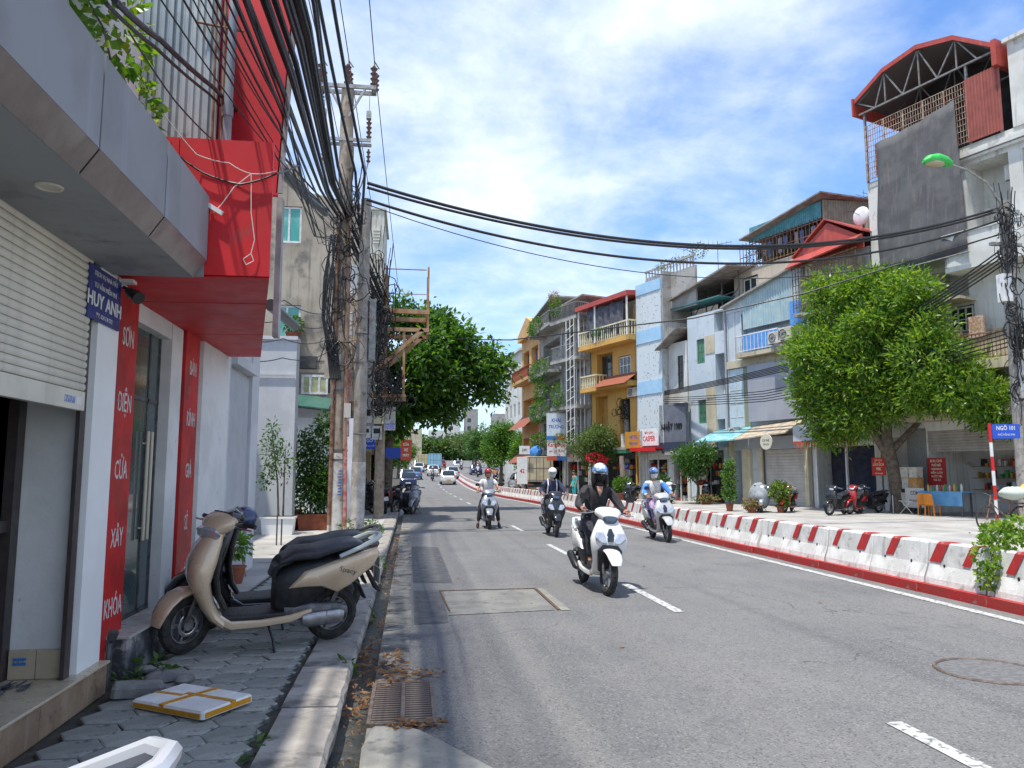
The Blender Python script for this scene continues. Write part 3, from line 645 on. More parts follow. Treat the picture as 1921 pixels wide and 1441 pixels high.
for y0, y1 in ((5.9, 6.6), (6.6, 7.3), (7.3, 8.03)):
    b = MB(); b.bbox(-2.22, y0 + 0.003, 0.386, -1.95, y1 - 0.003, 0.405, 0.003); b.build('tread_tile', mat('cream_tile', (0.52, 0.49, 0.43), (0.44, 0.41, 0.36), rough=0.3, scale=6), rs, L_)
# red sign box
NL, NR, FR, FL = (-2.05, 5.40), (-0.99, 5.37), (-1.74, 9.1), (-2.4, 9.15)
b = MB(); zb, zt = 2.9, 3.87
b.quad((NL[0], NL[1], zb), (FL[0], FL[1], zb), (FR[0], FR[1], zb), (NR[0], NR[1], zb))
b.quad((NR[0], NR[1], zb), (FR[0], FR[1], zb), (FR[0], FR[1], zt), (NR[0], NR[1], zt)); b.quad((NL[0], NL[1], zt), (NR[0], NR[1], zt), (FR[0], FR[1], zt), (FL[0], FL[1], zt))
b.quad((FR[0], FR[1], zb), (FL[0], FL[1], zb), (FL[0], FL[1], zt), (FR[0], FR[1], zt))
sb = b.build('sign_box', M_red, rs, L_)
def lerp(a, c, t): return (a[0] + (c[0] - a[0]) * t, a[1] + (c[1] - a[1]) * t)
for t0, t1 in ((0, 0.40), (0.405, 1.0)):
    a, c = lerp(NL, NR, t0), lerp(NL, NR, t1)
    b = MB(); b.box(a[0], 5.36, zb + 0.0, c[0], 5.385, zt); b.build('front_panel', M_red, sb)
for t0, t1 in ((0, 0.22), (0.225, 0.6), (0.605, 1.0)):
    a, c = lerp(NL, FL, t0), lerp(NL, FL, t1); d, e = lerp(NR, FR, t0), lerp(NR, FR, t1)
    b = MB(); b.loft([[(a[0], a[1], zb - 0.012), (d[0], d[1], zb - 0.012), (d[0], d[1], zb - 0.003), (a[0], a[1], zb - 0.003)], [(c[0], c[1], zb - 0.012), (e[0], e[1], zb - 0.012), (e[0], e[1], zb - 0.003), (c[0], c[1], zb - 0.003)]], True, True, False)
    b.build('soffit_panel', M_red, sb)
b = MB(); b.box(-1.64, 9.2, 3.15, -1.575, 9.35, 4.85); b.build('corner_pipe_chase', mat('grey_plaster', (0.42, 0.41, 0.40), (0.30, 0.29, 0.28), rough=0.8, scale=4), rs, L_)
# tall red face above
b = MB(); b.prism([(-1.62, 3.88), (-1.15, 3.88), (-1.05, 6.05), (-1.62, 6.05)], 6.45, 6.5); tr = b.build('tall_red_face', M_red, rs, L_)
b = MB(); b.box(-2.5, 6.5, 3.9, -1.66, 8.9, 6.05); b.build('upper_wall', M_redw, rs, L_)
b = MB(); b.bar((-1.135, 6.46, 3.9), (-1.035, 6.46, 6.05), 0.02, 0.05); b.build('edge_trim', mat('grey_trim', (0.30, 0.28, 0.27), (0.2, 0.17, 0.16), rough=0.7, scale=10), rs, L_)
# corrugated sheet balcony above the sign
M_corr = mat('corrugated_sheet', (0.24, 0.27, 0.27), (0.38, 0.40, 0.39), rough=0.45, metal=0.25, scale=1.3, streak=((0.42, 0.43, 0.40), 0.8), spots=(0.12, 0.11, 0.10), sscale=3, slo=0.6, shi=0.7)
def corrugated(x0, x1, z0, z1, y, pitch=0.1, dep=0.02, b=None, mtx=None, n=None):
    b = b or MB(); xs = []; k = 0; x = x0
    while x < x1 - 1e-6:
        xs += [(x, y), (min(x + pitch * .3, x1), y), (min(x + pitch * .45, x1), y - dep), (min(x + pitch * .85, x1), y - dep)]; x += pitch
    xs.append((x1, y)); o = []
    for (p, q), (r_, s_) in zip(xs[:-1], xs[1:]):
        if r_ - p < 1e-5: continue
        pts = [(p, q, z0), (r_, s_, z0), (r_, s_, z1), (p, q, z1)]
        if mtx is not None: pts = [mtx @ Vector(v) for v in pts]
        b.quad(*pts)
    return b
cb = empty('balcony_house', (-2.3, 5.95, 3.9), 0, 'weathered house front of corrugated sheet above the red sign', 'building')
for k in range(5):
    x0 = -2.42 + k * 0.175; b = corrugated(x0, x0 + 0.182, 3.9 + (0.06 if k == 0 else 0.0) + 0.01 * (k % 2), 5.45 + 0.05 * ((k * 3) % 4), 5.95 + 0.004 * (k % 2), 0.062, 0.016)
    b.build('metal_sheet', M_corr, cb, W2L(cb, b))
b = MB(); b.box(-2.9, 6.1, 3.85, -1.72, 8.5, 5.9); b.build('wall', mat('weathered_wall', (0.24, 0.225, 0.20), (0.13, 0.125, 0.115), rough=0.85, scale=2, bump=0.4, spots=(0.07, 0.065, 0.06), sscale=4), cb, W2L(cb, b))
b = MB(); b.box(-2.9, 5.2, 3.44, -2.15, 6.1, 3.88); b.box(-2.62, 5.55, 3.6, -2.44, 5.85, 5.2); b.build('parapet', mat('stained_plaster', (0.36, 0.34, 0.29), (0.20, 0.18, 0.15), rough=0.9, scale=4, bump=0.8, bscale=30, spots=(0.5, 0.48, 0.44), sscale=6), cb, W2L(cb, b))
b = MB()
for x in (-1.55, -1.48): b.tube([(x, 5.9, 3.9), (x - 0.02, 5.9, 5.9)], 0.011, 6)
b.tube([(-1.7, 5.9, 5.05), (-1.35, 5.9, 5.0)], 0.01, 6); b.build('railing', M_rust, cb, W2L(cb, b))
b = MB(); b.tube([(-1.44, 5.88, 3.9), (-1.44, 5.88, 4.3), (-1.42, 5.88, 6.2)], 0.034, 12); b.tube([(-1.44, 5.88, 4.28), (-1.44, 5.88, 4.36)], 0.042, 12)
tag(b.build('drain_pipe', mat('grey_pvc', (0.25, 0.27, 0.29), (0.2, 0.21, 0.23), rough=0.4, scale=6)), 'upright grey plastic drain pipe between the metal sheet and red wall', 'pipe')
# vine over the canopy edge
vn = empty('vine', (-2.2, 4.6, 3.45), 0, 'green and yellow climbing vine hanging over the grey canopy edge', 'plant')
leaves('foliage', [M_leafA, M_leafA2, M_leafA], vn, [(0.35, 0.2, 0.85, .18, .4, .35), (0.35, 0.45, 0.45, .16, .35, .28), (0.42, 0.8, 0.22, .13, .3, .16), (0.5, 1.1, 0.12, .1, .18, .14), (0.15, -0.3, 1.1, .2, .4, .3)], 900, 0.075, seed=4, aspect=1.6)
b = MB(); b.tube([(0, 0, 0.0), (0.2, 0.2, 0.5), (0.25, 0.5, 0.3), (0.5, 1.1, 0.05)], 0.008, 5); b.tube([(0.1, -0.3, 1.2), (0.3, 0.1, 0.8), (0.3, 0.5, 0.4)], 0.007, 5); b.build('stem', M_wood, vn)
# junk against the step
b = MB(); b.tube([(-1.99, 5.62, 0.1), (-1.985, 5.63, 0.42), (-1.96, 5.60, 0.47)], 0.022, 8); b.tube([(-1.965, 5.60, 0.45), (-1.95, 5.59, 0.50)], 0.032, 10)
tag(b.build('standpipe', M_steel), 'short grey water pipe stub with elbow beside the marble step', 'pipe')
M_stone = mat('rubble_stone', (0.22, 0.215, 0.20), (0.14, 0.14, 0.135), rough=0.9, scale=5, bump=0.8, bscale=25)
def rock(name, loc, r, seed, lab, flat=0.4):
    rg = random.Random(seed); b = MB(); b.ell((0, 0, 0), (r, r * rg.uniform(0.6, 0.9), r * flat), 12, 7)
    b.v = [(x * rg.uniform(0.88, 1.1), y * rg.uniform(0.88, 1.1), z * rg.uniform(0.8, 1.05)) for x, y, z in b.v]
    return tag(b.build(name, M_stone, None, loc, (rg.uniform(-.1, .1), rg.uniform(-.1, .1), rg.uniform(0, 3)), 60), lab, 'rubble')
b = MB(); b.bbox(-0.15, -0.10, 0, 0.15, 0.11, 0.075, 0.02); b.build('hex', M_stone).name = 'broken_paver'
o = bpy.data.objects['broken_paver']; o.location = (-1.72, 5.40, 0.135); o.rotation_euler = (R(-3), R(4), 0.3); tag(o, 'loose broken paving block lying behind the foam lid by the pipe', 'rubble')
rock('stone', (-1.66, 5.75, 0.16), 0.13, 2, 'flat grey stone slab by the mouldy step wall', 0.28); rock('stone', (-1.50, 5.66, 0.16), 0.09, 3, 'grey stone lump nearest the gold scooter front wheel')
rock('stone', (-1.62, 5.28, 0.15), 0.05, 6, 'small pebble sized stone at the left corner of the foam lid')
rock('stone', (-1.84, 5.92, 0.17), 0.08, 8, 'small stone against the foot of the red strip')
rg = random.Random(4)
b = MB()
for k in range(26): x, y = -2.28 + rg.uniform(-0.06, 0.12), 4.75 + rg.uniform(-0.16, 0.16); b.add([(x, y, 0.334), (x + .05, y + rg.uniform(-.03, .03), 0.34 + rg.uniform(0, .03)), (x + .03, y + .07, 0.345 + rg.uniform(0, .02)), (x - .02, y + .05, 0.336)], [(0, 1, 2, 3)])
tag(b.build('rag', mat('grey_cloth', (0.12, 0.12, 0.14), (0.22, 0.22, 0.25), rough=0.9, scale=30)), 'crumpled grey cloth dropped on the tiled doorstep', 'cloth')
# foam lid with yellow tape
fl = empty('foam_slab', (-1.30, 5.10, 0.148), 0.0, 'white foam slab crossed with yellow tape lying on the pavement', 'foam slab')
ax = Vector((-0.93 + 1.52, 4.97 - 5.53, 0)); fl.rotation_euler = (R(1.5), R(-1), math.atan2(4.99 - 5.43, -0.93 + 1.55))
M_foam = mat('white_foam', (0.76, 0.75, 0.71), (0.66, 0.65, 0.61), rough=0.7, scale=8, bump=0.3, bscale=120, spots=(0.42, 0.40, 0.36), sscale=10, slo=0.66, shi=0.74)
b = MB(); b.bbox(-0.31, -0.19, 0, 0.31, 0.19, 0.045, 0.012); b.build('foam', M_foam, fl)
M_tape = mat('yellow_tape', (0.62, 0.28, 0.015), (0.54, 0.24, 0.015), rough=0.3, scale=9)
b = MB(); b.box(-0.045, -0.193, 0.02, -0.0, 0.193, 0.048, Matrix.Rotation(R(-6), 4, 'Z')); b.build('tape', M_tape, fl)
b = MB(); b.box(-0.10, 0.02, 0.02, 0.312, 0.055, 0.0475); b.box(-0.313, -0.012, 0.02, -0.08, 0.02, 0.047, Matrix.Rotation(R(4), 4, 'Z')); b.build('tape', M_tape, fl)
b = MB(); b.box(-0.29, -0.195, 0.005, 0.29, -0.189, 0.032); b.box(0.308, -0.17, 0.005, 0.313, 0.17, 0.034); b.build('tape', M_tape, fl)
# ================================================================= BUILDING HELPERS
def wallgrid(b, x0, x1, z0, z1, y, ops, th):
    """front wall at local y with openings (ox0, oz0, ox1, oz1, depth) and their reveals"""
    xs = sorted(set([x0, x1] + [v for o in ops for v in (o[0], o[2])])); zs = sorted(set([z0, z1] + [v for o in ops for v in (o[1], o[3])]))
    for i in range(len(xs) - 1):
        for j in range(len(zs) - 1):
            mx, mz = (xs[i] + xs[i + 1]) / 2, (zs[j] + zs[j + 1]) / 2
            if any(o[0] < mx < o[2] and o[1] < mz < o[3] for o in ops): continue
            b.quad((xs[i], y, zs[j]), (xs[i + 1], y, zs[j]), (xs[i + 1], y, zs[j + 1]), (xs[i], y, zs[j + 1]))
    for o in ops:
        a, c, d, e = o[:4]; dp = o[4] if len(o) > 4 else th
        b.quad((a, y, c), (a, y, e), (a, y + dp, e), (a, y + dp, c)); b.quad((d, y, e), (d, y, c), (d, y + dp, c), (d, y + dp, e))
        b.quad((a, y, c), (a, y + dp, c), (d, y + dp, c), (d, y, c)); b.quad((a, y, e), (d, y, e), (d, y + dp, e), (a, y + dp, e))
        b.quad((a, y + dp, c), (a, y + dp, e), (d, y + dp, e), (d, y + dp, c))
def shell(b, x0, x1, z0, z1, y0, y1):
    b.quad((x0, y0, z0), (x0, y1, z0), (x0, y1, z1), (x0, y0, z1)); b.quad((x1, y0, z0), (x1, y0, z1), (x1, y1, z1), (x1, y1, z0))
    b.quad((x0, y1, z0), (x1, y1, z0), (x1, y1, z1), (x0, y1, z1)); b.quad((x0, y0, z1), (x0, y1, z1), (x1, y1, z1), (x1, y0, z1))
M_frame_w = mat('white_frame', (0.66, 0.66, 0.64), (0.5, 0.5, 0.48), rough=0.5, scale=6)
M_frame_d = mat('dark_frame', (0.06, 0.055, 0.05), (0.09, 0.08, 0.07), rough=0.5, scale=6)
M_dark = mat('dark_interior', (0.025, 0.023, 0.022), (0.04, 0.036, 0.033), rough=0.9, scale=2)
M_shut2 = mat('grey_shutter', (0.42, 0.42, 0.40), (0.34, 0.34, 0.325), rough=0.5, scale=1.5, streak=((0.27, 0.26, 0.24), 0.5))
def window(root, x0, z0, x1, z1, y, fm=None, gm=None, nx=2, nz=1, w=0.05, grille=None, dep=0.05):
    b = MB(); b.box(x0, y, z0, x1, y + dep, z0 + w); b.box(x0, y, z1 - w, x1, y + dep, z1); b.box(x0, y + .001, z0 + w, x0 + w, y + dep - .001, z1 - w); b.box(x1 - w, y + .001, z0 + w, x1, y + dep - .001, z1 - w)
    for k in range(1, nx): xm = x0 + (x1 - x0) * k / nx; b.box(xm - w / 2, y + .002, z0 + w, xm + w / 2, y + dep - .002, z1 - w)
    for k in range(1, nz): zm = z0 + (z1 - z0) * k / nz; b.box(x0 + w, y + .003, zm - w / 3, x1 - w, y + dep - .003, zm + w / 3)
    f = b.build('window', fm or M_frame_w, root)
    b = MB(); b.box(x0 + w * .6, y + dep * .4, z0 + w * .6, x1 - w * .6, y + dep * .6, z1 - w * .6); b.build('pane', gm or M_glassd, f)
    if grille:
        b = MB(); n = max(2, int((x1 - x0) / 0.13)); m = max(2, int((z1 - z0) / 0.4))
        for k in range(n + 1): xm = x0 + (x1 - x0) * k / n; b.box(xm - .012, y - .05, z0, xm + .012, y - .03, z1)
        for k in range(m + 1): zm = z0 + (z1 - z0) * k / m; b.box(x0, y - .053, zm - .01, x1, y - .027, zm + .01)
        b.build('grille', grille, f)
    return f
def railing(b, x0, x1, y0, y1, z, h, pitch=0.12, r=0.012, front=True, kind='bar'):
    runs = [((x0, y0), (x1, y0)), ((x0, y0), (x0, y1)), ((x1, y0), (x1, y1))]
    for (a, c) in runs:
        L = math.hypot(c[0] - a[0], c[1] - a[1])
        if L < 0.1: continue
        b.bar((a[0], a[1], z + h), (c[0], c[1], z + h), 0.05 if kind != 'bal' else 0.12, 0.05 if kind != 'bal' else 0.09); b.bar((a[0], a[1], z + 0.06), (c[0], c[1], z + 0.06), 0.03)
        n = max(2, int(L / pitch))
        for k in range(n + 1):
            x = a[0] + (c[0] - a[0]) * k / n; y = a[1] + (c[1] - a[1]) * k / n
            if kind == 'bal': b.tube([(x, y, z), (x, y, z + h * .35), (x, y, z + h * .6), (x, y, z + h)], [0.035, 0.06, 0.03, 0.04], 6)
            else: b.bar((x, y, z), (x, y, z + h), r * 2)
def balcony(root, x0, x1, z, dep, h=0.9, slab=None, rail=None, th=0.14, pitch=0.13, kind='bar', y=0.0):
    b = MB(); b.box(x0, y - dep, z - th, x1, y - 0.002, z); s_ = b.build('balcony', slab or M_frame_w, root)
    b = MB(); railing(b, x0 + .04, x1 - .04, y - dep + .05, y - 0.06, z, h, pitch, kind=kind); b.build('railing', rail or M_frame_w, s_)
    return s_
def shutter(root, x0, x1, z0, z1, y, m=None, pitch=0.11):
    b = MB(); k = z0
    while k < z1 - 1e-3:
        e = min(k + pitch, z1); b.quad((x0, y, k), (x1, y, k), (x1, y - .018, k + (e - k) * .5), (x0, y - .018, k + (e - k) * .5)); b.quad((x0, y - .018, k + (e - k) * .5), (x1, y - .018, k + (e - k) * .5), (x1, y, e), (x0, y, e)); k = e
    return b.build('shutter', m or M_shut2, root)
def building(name, label, loc, rz, W, H, D, m, ops=(), z0=0.0, xs=0.02, cat='building', group=None):
    r = empty(name, loc, rz, label, cat, group); b = MB(); wallgrid(b, xs, W - xs, z0, H, 0.0, [o for o in ops], 0.18); shell(b, xs, W - xs, z0, H, 0.0, D)
    b.build('wall', m, r); return r
def ac_unit(root_or_none, loc, rz, lab=None):
    r = empty('air_conditioner', loc, rz, lab, 'air conditioner')
    if root_or_none: r.parent = root_or_none
    b = MB(); b.bbox(-0.4, -0.3, -0.28, 0.4, 0.0, 0.28, 0.02); b.build('case', mat('ac_case', (0.55, 0.53, 0.46), (0.42, 0.40, 0.34), rough=0.5, scale=4), r)
    b = MB(); b.torus((-0.1, -0.305, 0), 0.2, 0.02, 'y', 20, 5)
    for k in range(6): b.bar((-0.1 - 0.2 * math.cos(k * PI / 6), -0.306, -0.2 * math.sin(k * PI / 6)), (-0.1 + 0.2 * math.cos(k * PI / 6), -0.306, 0.2 * math.sin(k * PI / 6)), 0.012)
    b.build('fan_grille', M_steel, r)
    b = MB(); b.bar((-0.3, -0.3, -0.3), (-0.3, 0.0, -0.3), 0.03); b.bar((0.3, -0.3, -0.3), (0.3, 0.0, -0.3), 0.03); b.build('bracket', M_rust, r)
    return r

# ================================================================= LEFT SIDE: white house, beige house
M_whouse = mat('pale_wall_paint', (0.56, 0.57, 0.59), (0.48, 0.49, 0.51), rough=0.75, scale=1.2, streak=((0.38, 0.39, 0.40), 0.35), spots=(0.40, 0.41, 0.42), sscale=3, slo=0.6, shi=0.75)
wh = empty('white_house', (-3.0, 12, 0.13), 0, 'tall pale white house wall behind the parked scooters', 'building')
o_ = W2L(wh, None)
b = MB(); b.box(-3.2, 9.2, 0.1, -2.46, 12.4, 4.6); b.box(-4.6, 12.4, 0.1, -2.95, 12.7, 4.6); b.box(-9, 12.7, 0, -4.5, 19.5, 5.5); b.box(-9, 19.5, 0, -2.86, 20.0, 4.88)
b.build('wall', M_whouse, wh, o_)
b = MB(); b.box(-2.48, 9.25, 0.1, -2.40, 9.5, 4.4); b.box(-2.48, 10.2, 0.1, -2.38, 10.5, 4.4); b.box(-2.48, 11.9, 0.1, -2.38, 12.42, 4.4); b.box(-2.5, 10.5, 3.0, -2.30, 11.9, 3.14); b.box(-2.48, 10.5, 3.14, -2.40, 11.9, 3.5)
for k in range(7): b.torus((-2.42, 10.7 + k * 0.17, 3.3), 0.07, 0.012, 'x', 12, 5)
b.build('door_surround', M_whouse, wh, o_)
b = MB(); b.box(-2.455, 10.55, 0.1, -2.42, 11.85, 2.95); b.build('door', mat('grey_door', (0.42, 0.44, 0.47), (0.38, 0.40, 0.43), rough=0.5), wh, o_)
b = MB(); b.box(-2.44, 9.3, 1.62, -2.36, 9.42, 1.74); b.mat(1).tube([(-2.40, 9.36, 1.56), (-2.28, 9.33, 1.52)], 0.03, 8); b.build('wall_tap', [mat('beige_box', (0.5, 0.4, 0.28), rough=0.6), M_black], wh, o_)
b = MB(); b.bar((-4.3, 19.46, 3.98), (-2.9, 19.46, 3.98), 0.04, 0.03); b.box(-4.4, 19.44, 4.86, -2.84, 20.0, 4.95); b.build('string_course', M_whouse, wh, o_)

M_beige = mat('stained_beige_plaster', (0.40, 0.35, 0.275), (0.29, 0.25, 0.195), rough=0.85, scale=0.7, lo=0.40, hi=0.62, bump=0.3, bscale=20, streak=((0.13, 0.115, 0.10), 0.75), spots=(0.16, 0.145, 0.125), sscale=1.6, slo=0.52, shi=0.68)
M_teal = mat('teal_glass', (0.06, 0.30, 0.25), (0.16, 0.42, 0.36), rough=0.12, scale=1.5, spec=0.8)
bg_ = empty('beige_house', (-3.0, 24.0, 0.13), 0, 'stained beige plaster house with two teal windows behind the cable pole', 'building')
o_ = W2L(bg_, None)
b = MB(); b.v = []; wallgrid(b, -7.0, -1.5, 3.75, 10.0, 24.0, [(-4.28, 8.7, -3.5, 9.88, 0.15), (-4.28, 5.62, -3.44, 6.72, 0.15), (-2.95, 4.0, -2.5, 4.5, .15)], 0.15)
shell(b, -7.0, -1.5, 3.75, 10.0, 24.0, 31.0); b.build('wall', M_beige, bg_, o_)
b = MB(); b.prism([(-7, 10.0), (-1.5, 10.0), (-3.3, 10.35), (-3.7, 11.25), (-7, 11.25)], 24.0, 31.0); b.build('upper_wall', M_beige, bg_, o_)
b = MB(); b.box(-4.0, 23.98, 5.0, -1.5, 24.0, 5.12); b.box(-3.5, 23.95, 4.62, -1.5, 24.0, 4.72); b.box(-3.52, 23.6, 3.92, -3.46, 24.0, 5.5); b.box(-2.0, 23.6, 3.9, -1.94, 24, 5.5); b.build('ledge', M_beige, bg_, o_)
b = MB(); b.box(-3.4, 23.9, 4.75, -2.9, 23.99, 5.12); b.build('vent_louvre', M_frame_d, bg_, o_)
for (x0, z0, x1, z1) in ((-4.27, 8.71, -3.51, 9.87), (-4.27, 5.63, -3.45, 6.71)):
    w_ = window(bg_, x0, z0, x1, z1, 24.05, M_frame_w, M_teal, 2, 1, 0.06); w_.location = o_
w_ = window(bg_, -3.35, 3.95, -2.55, 4.55, 23.93, M_frame_w, mat('yellow_pane', (0.42, 0.42, 0.22), (0.3, 0.32, 0.18), rough=0.3), 3, 1, 0.07); w_.location = o_
b = corrugated(-1.48, -0.95, 6.9, 9.85, 23.9, 0.15, 0.015); shell(b, -1.48, -0.95, 6.9, 9.85, 23.91, 27); 
for k in range(5): b.box(-1.28, 23.86, 8.75 + k * 0.1, -1.05, 23.9, 8.79 + k * 0.1)
b.box(-1.5, 23.85, 9.84, -0.88, 27, 9.9); b.build('metal_siding', mat('cream_siding', (0.52, 0.51, 0.44), (0.42, 0.40, 0.33), rough=0.6, scale=2, streak=((0.36, 0.22, 0.10), 0.4)), bg_, o_)
b = MB(); b.box(-6, 25.0, 0.1, -1.9, 30.0, 3.75); b.build('ground_floor', M_whouse, bg_, o_)
b = MB(); b.box(-2.0, 25.0, 3.0, -1.45, 31, 6.9); b.build('side_bay', mat('dull_grey_plaster', (0.25, 0.24, 0.23), (0.18, 0.17, 0.16), rough=0.85, scale=2), bg_, o_)  # greyer, darker plaster than the main walls
tr_ = empty('garden_wall', (-3.0, 23.4, 0.13), 0, 'bright white low wall under the green awning behind the potted trees', 'wall')
b = MB(); b.box(-1.0, -0.1, 0, 1.35, 0.1, 3.05); b.build('wall_face', mat('bright_plaster', (0.72, 0.73, 0.76), (0.60, 0.61, 0.64), rough=0.8, scale=2), tr_)
aw = empty('green_awning', (-3.0, 23.0, 3.45), 0, 'dark green metal awning over the white garden wall', 'awning')
b = MB(); b.loft([[(-0.62, -0.9, 0.02), (0.68, -0.9, -0.12), (0.68, -0.9, -0.09), (-0.62, -0.9, 0.05)], [(-0.62, 0.35, 0.42), (0.68, 0.35, 0.30), (0.68, 0.35, 0.33), (-0.62, 0.35, 0.45)]], True, True, False)
b.build('canopy', mat('green_metal', (0.03, 0.10, 0.075), (0.045, 0.13, 0.10), rough=0.4, scale=4, streak=((0.08, 0.16, 0.13), 0.5)), aw)
b = MB(); b.bar((-0.6, -0.85, 0), (-0.6, 0.35, 0.1), 0.03); b.bar((0.66, -0.85, -0.14), (0.66, 0.35, 0.0), 0.03); b.bar((-0.6, -0.86, 0), (0.66, -0.86, -0.14), 0.04); b.build('bracket', M_steel, aw)
fp = empty('window_planter', (-3.62, 23.8, 5.70), 0, 'terracotta planter with green plant hung below the lower teal window', 'planter')
b = MB(); b.tube([(0, 0, -0.12), (0, 0, 0.12)], [0.16, 0.24], 12); b.build('pot', M_terra, fp)
leaves('foliage', M_leafC, fp, [(0, 0, 0.35, .28, .2, .28)], 260, 0.12, seed=3)
# potted trees and planters at the pole foot
def potplant(nm, loc, lab, pot, blobs, n, sz, ms, seed, stems=(), pm=None, group=None):
    r = empty(nm, loc, 0, lab, 'potted plant', group)
    if pot[0] == 'box':
        _, w, d, h = pot; b = MB(); b.loft([[(-w * .45, -d * .45, 0), (w * .45, -d * .45, 0), (w * .45, d * .45, 0), (-w * .45, d * .45, 0)], [(-w / 2, -d / 2, h), (w / 2, -d / 2, h), (w / 2, d / 2, h), (-w / 2, d / 2, h)]], True, True, False); b.box(-w / 2 - .02, -d / 2 - .02, h - .05, w / 2 + .02, d / 2 + .02, h)
    else:
        _, ra, h = pot; b = MB(); b.tube([(0, 0, 0), (0, 0, h * .9), (0, 0, h * .9), (0, 0, h)], [ra * .7, ra * .95, ra * 1.06, ra * 1.06], 16)
    b.build('pot', pm or M_terra, r)
    b = MB()
    for s_ in stems: b.tube(s_[0], s_[1], 6)
    if stems: b.build('stem', M_wood, r)
    leaves('foliage', ms, r, blobs, n, sz, seed=seed, shell=0.1)
    return r
potplant('potted_tree', (-3.05, 18.8, 0.13), 'thin potted tree in white trough against the pale wall', ('box', 0.75, 0.4, 0.42), [(-.25, 0, 2.0, .28, .25, .6), (0.0, 0, 1.7, .35, .3, .55), (-.3, 0, 1.35, .25, .25, .35), (-.2, 0, 2.5, .15, .15, .25)], 750, 0.085, M_leafC, 5, [([(0, 0, .3), (-.05, 0, 1.2), (-.25, 0, 2.6)], [.03, .02, .008]), ([(0.1, 0, .3), (.1, 0, 1.2), (0.1, 0, 2.0)], [.025, .02, .008])], M_wallw2)
potplant('potted_tree', (-2.30, 20.2, 0.13), 'leafy dark potted tree beside the concrete pole', ('box', 1.0, 0.45, 0.4), [(-.2, 0, 1.0, .45, .35, .75), (.15, 0, 1.0, .35, .35, .75), (0, 0, 2.2, .45, .3, .6), (-.5, 0, 2.0, .35, .3, .5), (.1, 0, 2.75, .25, .2, .25), (0, 0, 1.3, .55, .35, .6)], 4200, 0.11, [M_leafC, M_leafB], 6, [([(-.2, 0, .3), (-.2, 0, 1.6), (-.4, 0, 2.6)], [.03, .02, .008]), ([(0.15, 0, .3), (.1, 0, 1.6), (0.0, 0, 2.9)], [.03, .02, .008])])
potplant('potted_shrub', (-2.98, 20.4, 0.13), 'dark shrub in tall round terracotta pot behind the white trough', ('round', 0.24, 0.5), [(0, 0, 1.0, .35, .3, .5), (0.1, 0, 1.6, .3, .25, .45)], 700, 0.10, [M_leafC, M_leafB], 7, [([(0, 0, .4), (0, 0, 1.4)], .02)])
potplant('potted_shrub', (-2.25, 10.6, 0.13), 'low bright green potted plant behind the gold scooter handlebar', ('round', 0.14, 0.22), [(0, 0, .50, .2, .2, .22)], 300, 0.08, M_leafA, 9)
b = MB()
for x in (0, 0.09): b.tube([(x, 0, 0), (x, 0, 0.6 - x)], 0.016, 6)
tag(b.build('metal_stake', M_steel, None, (-2.62, 16.0, 0.13)), 'pair of short grey metal stakes standing by the pale wall', 'stake')
b = MB(); b.tube([(0, 0, 0), (-0.12, 0, 0.55), (-0.28, 0, 1.1)], 0.014, 6); b.mat(1).box(-0.33, -0.03, 1.05, -0.24, 0.03, 1.2)
tag(b.build('broom', [mat('bamboo', (0.35, 0.22, 0.12), rough=0.7), M_black], None, (-2.25, 11.3, 0.13)), 'thin bamboo stick with black head leaning on the white wall', 'broom')

# ================================================================= POLES
M_box = mat('grey_meter_box', (0.50, 0.50, 0.47), (0.38, 0.38, 0.36), rough=0.6, scale=4, spots=(0.25, 0.22, 0.2), sscale=8)
M_por = mat('brown_porcelain', (0.10, 0.045, 0.032), (0.15, 0.075, 0.05), rough=0.3, scale=20)
M_galv = mat('galvanised_steel', (0.34, 0.34, 0.33), (0.24, 0.23, 0.21), rough=0.5, metal=0.5, scale=8)
M_wash = mat('pole_whitewash', (0.56, 0.54, 0.50), (0.38, 0.35, 0.31), rough=0.8, scale=4, bump=0.3, spots=(0.22, 0.18, 0.15), sscale=7, slo=0.56, shi=0.7)
def insul(par, p, h=0.45, r=0.075, n=4):
    b = MB(); pts = []; rs = []
    for k in range(n): z = p[2] + h * k / n; pts += [(p[0], p[1], z), (p[0], p[1], z + h * .12), (p[0], p[1], z + h * .14)]; rs += [r * .5, r, r * .45]
    pts.append((p[0], p[1], p[2] + h)); rs.append(r * .4); b.tube(pts, rs, 10, smooth=False); return b.build('insulator', M_por, par)
p1 = empty('utility_pole', (-1.74, 19.06, 0.13), 0, 'tall brown concrete power pole with two insulator crossarms and whitewashed foot', 'utility pole')
b = MB(); b.tube([(0, 0, 1.9), (0, 0, 11.2)], [0.21, 0.16], 14); b.build('shaft', M_polec, p1)
b = MB(); b.tube([(0, 0, 0), (0, 0, 1.9)], [0.225, 0.212], 14); b.build('painted_foot', M_wash, p1)
b = MB(); z = 11.15
for y in (-0.16, 0.16): b.box(-0.72, y - .03, z, 0.72, y + .03, z + 0.1)
b.bar((-0.45, -.16, z), (-.05, -.14, z - 0.75), 0.05); b.bar((0.45, -.16, z), (.05, -.14, z - 0.75), 0.05); b.box(-0.72, -0.16, z + .02, -0.6, .16, z + .08); b.box(0.6, -0.16, z + .02, 0.72, .16, z + .08)
ca = b.build('crossarm', M_galv, p1)
for x in (-0.66, 0.0, 0.66):
    insul(ca, (x, -.12, z + 0.1), 0.55, 0.10); insul(ca, (x + .04, .14, z + 0.1), 0.5, 0.09)
insul(ca, (-.66, 0, z - .55), .5, .085, 5)
b = MB()
for x in (-0.66, 0, 0.66): b.tube([(x, 0, z + .6), (x, 0, z + .85), (x + .12, .1, z + .7)], 0.02, 5)
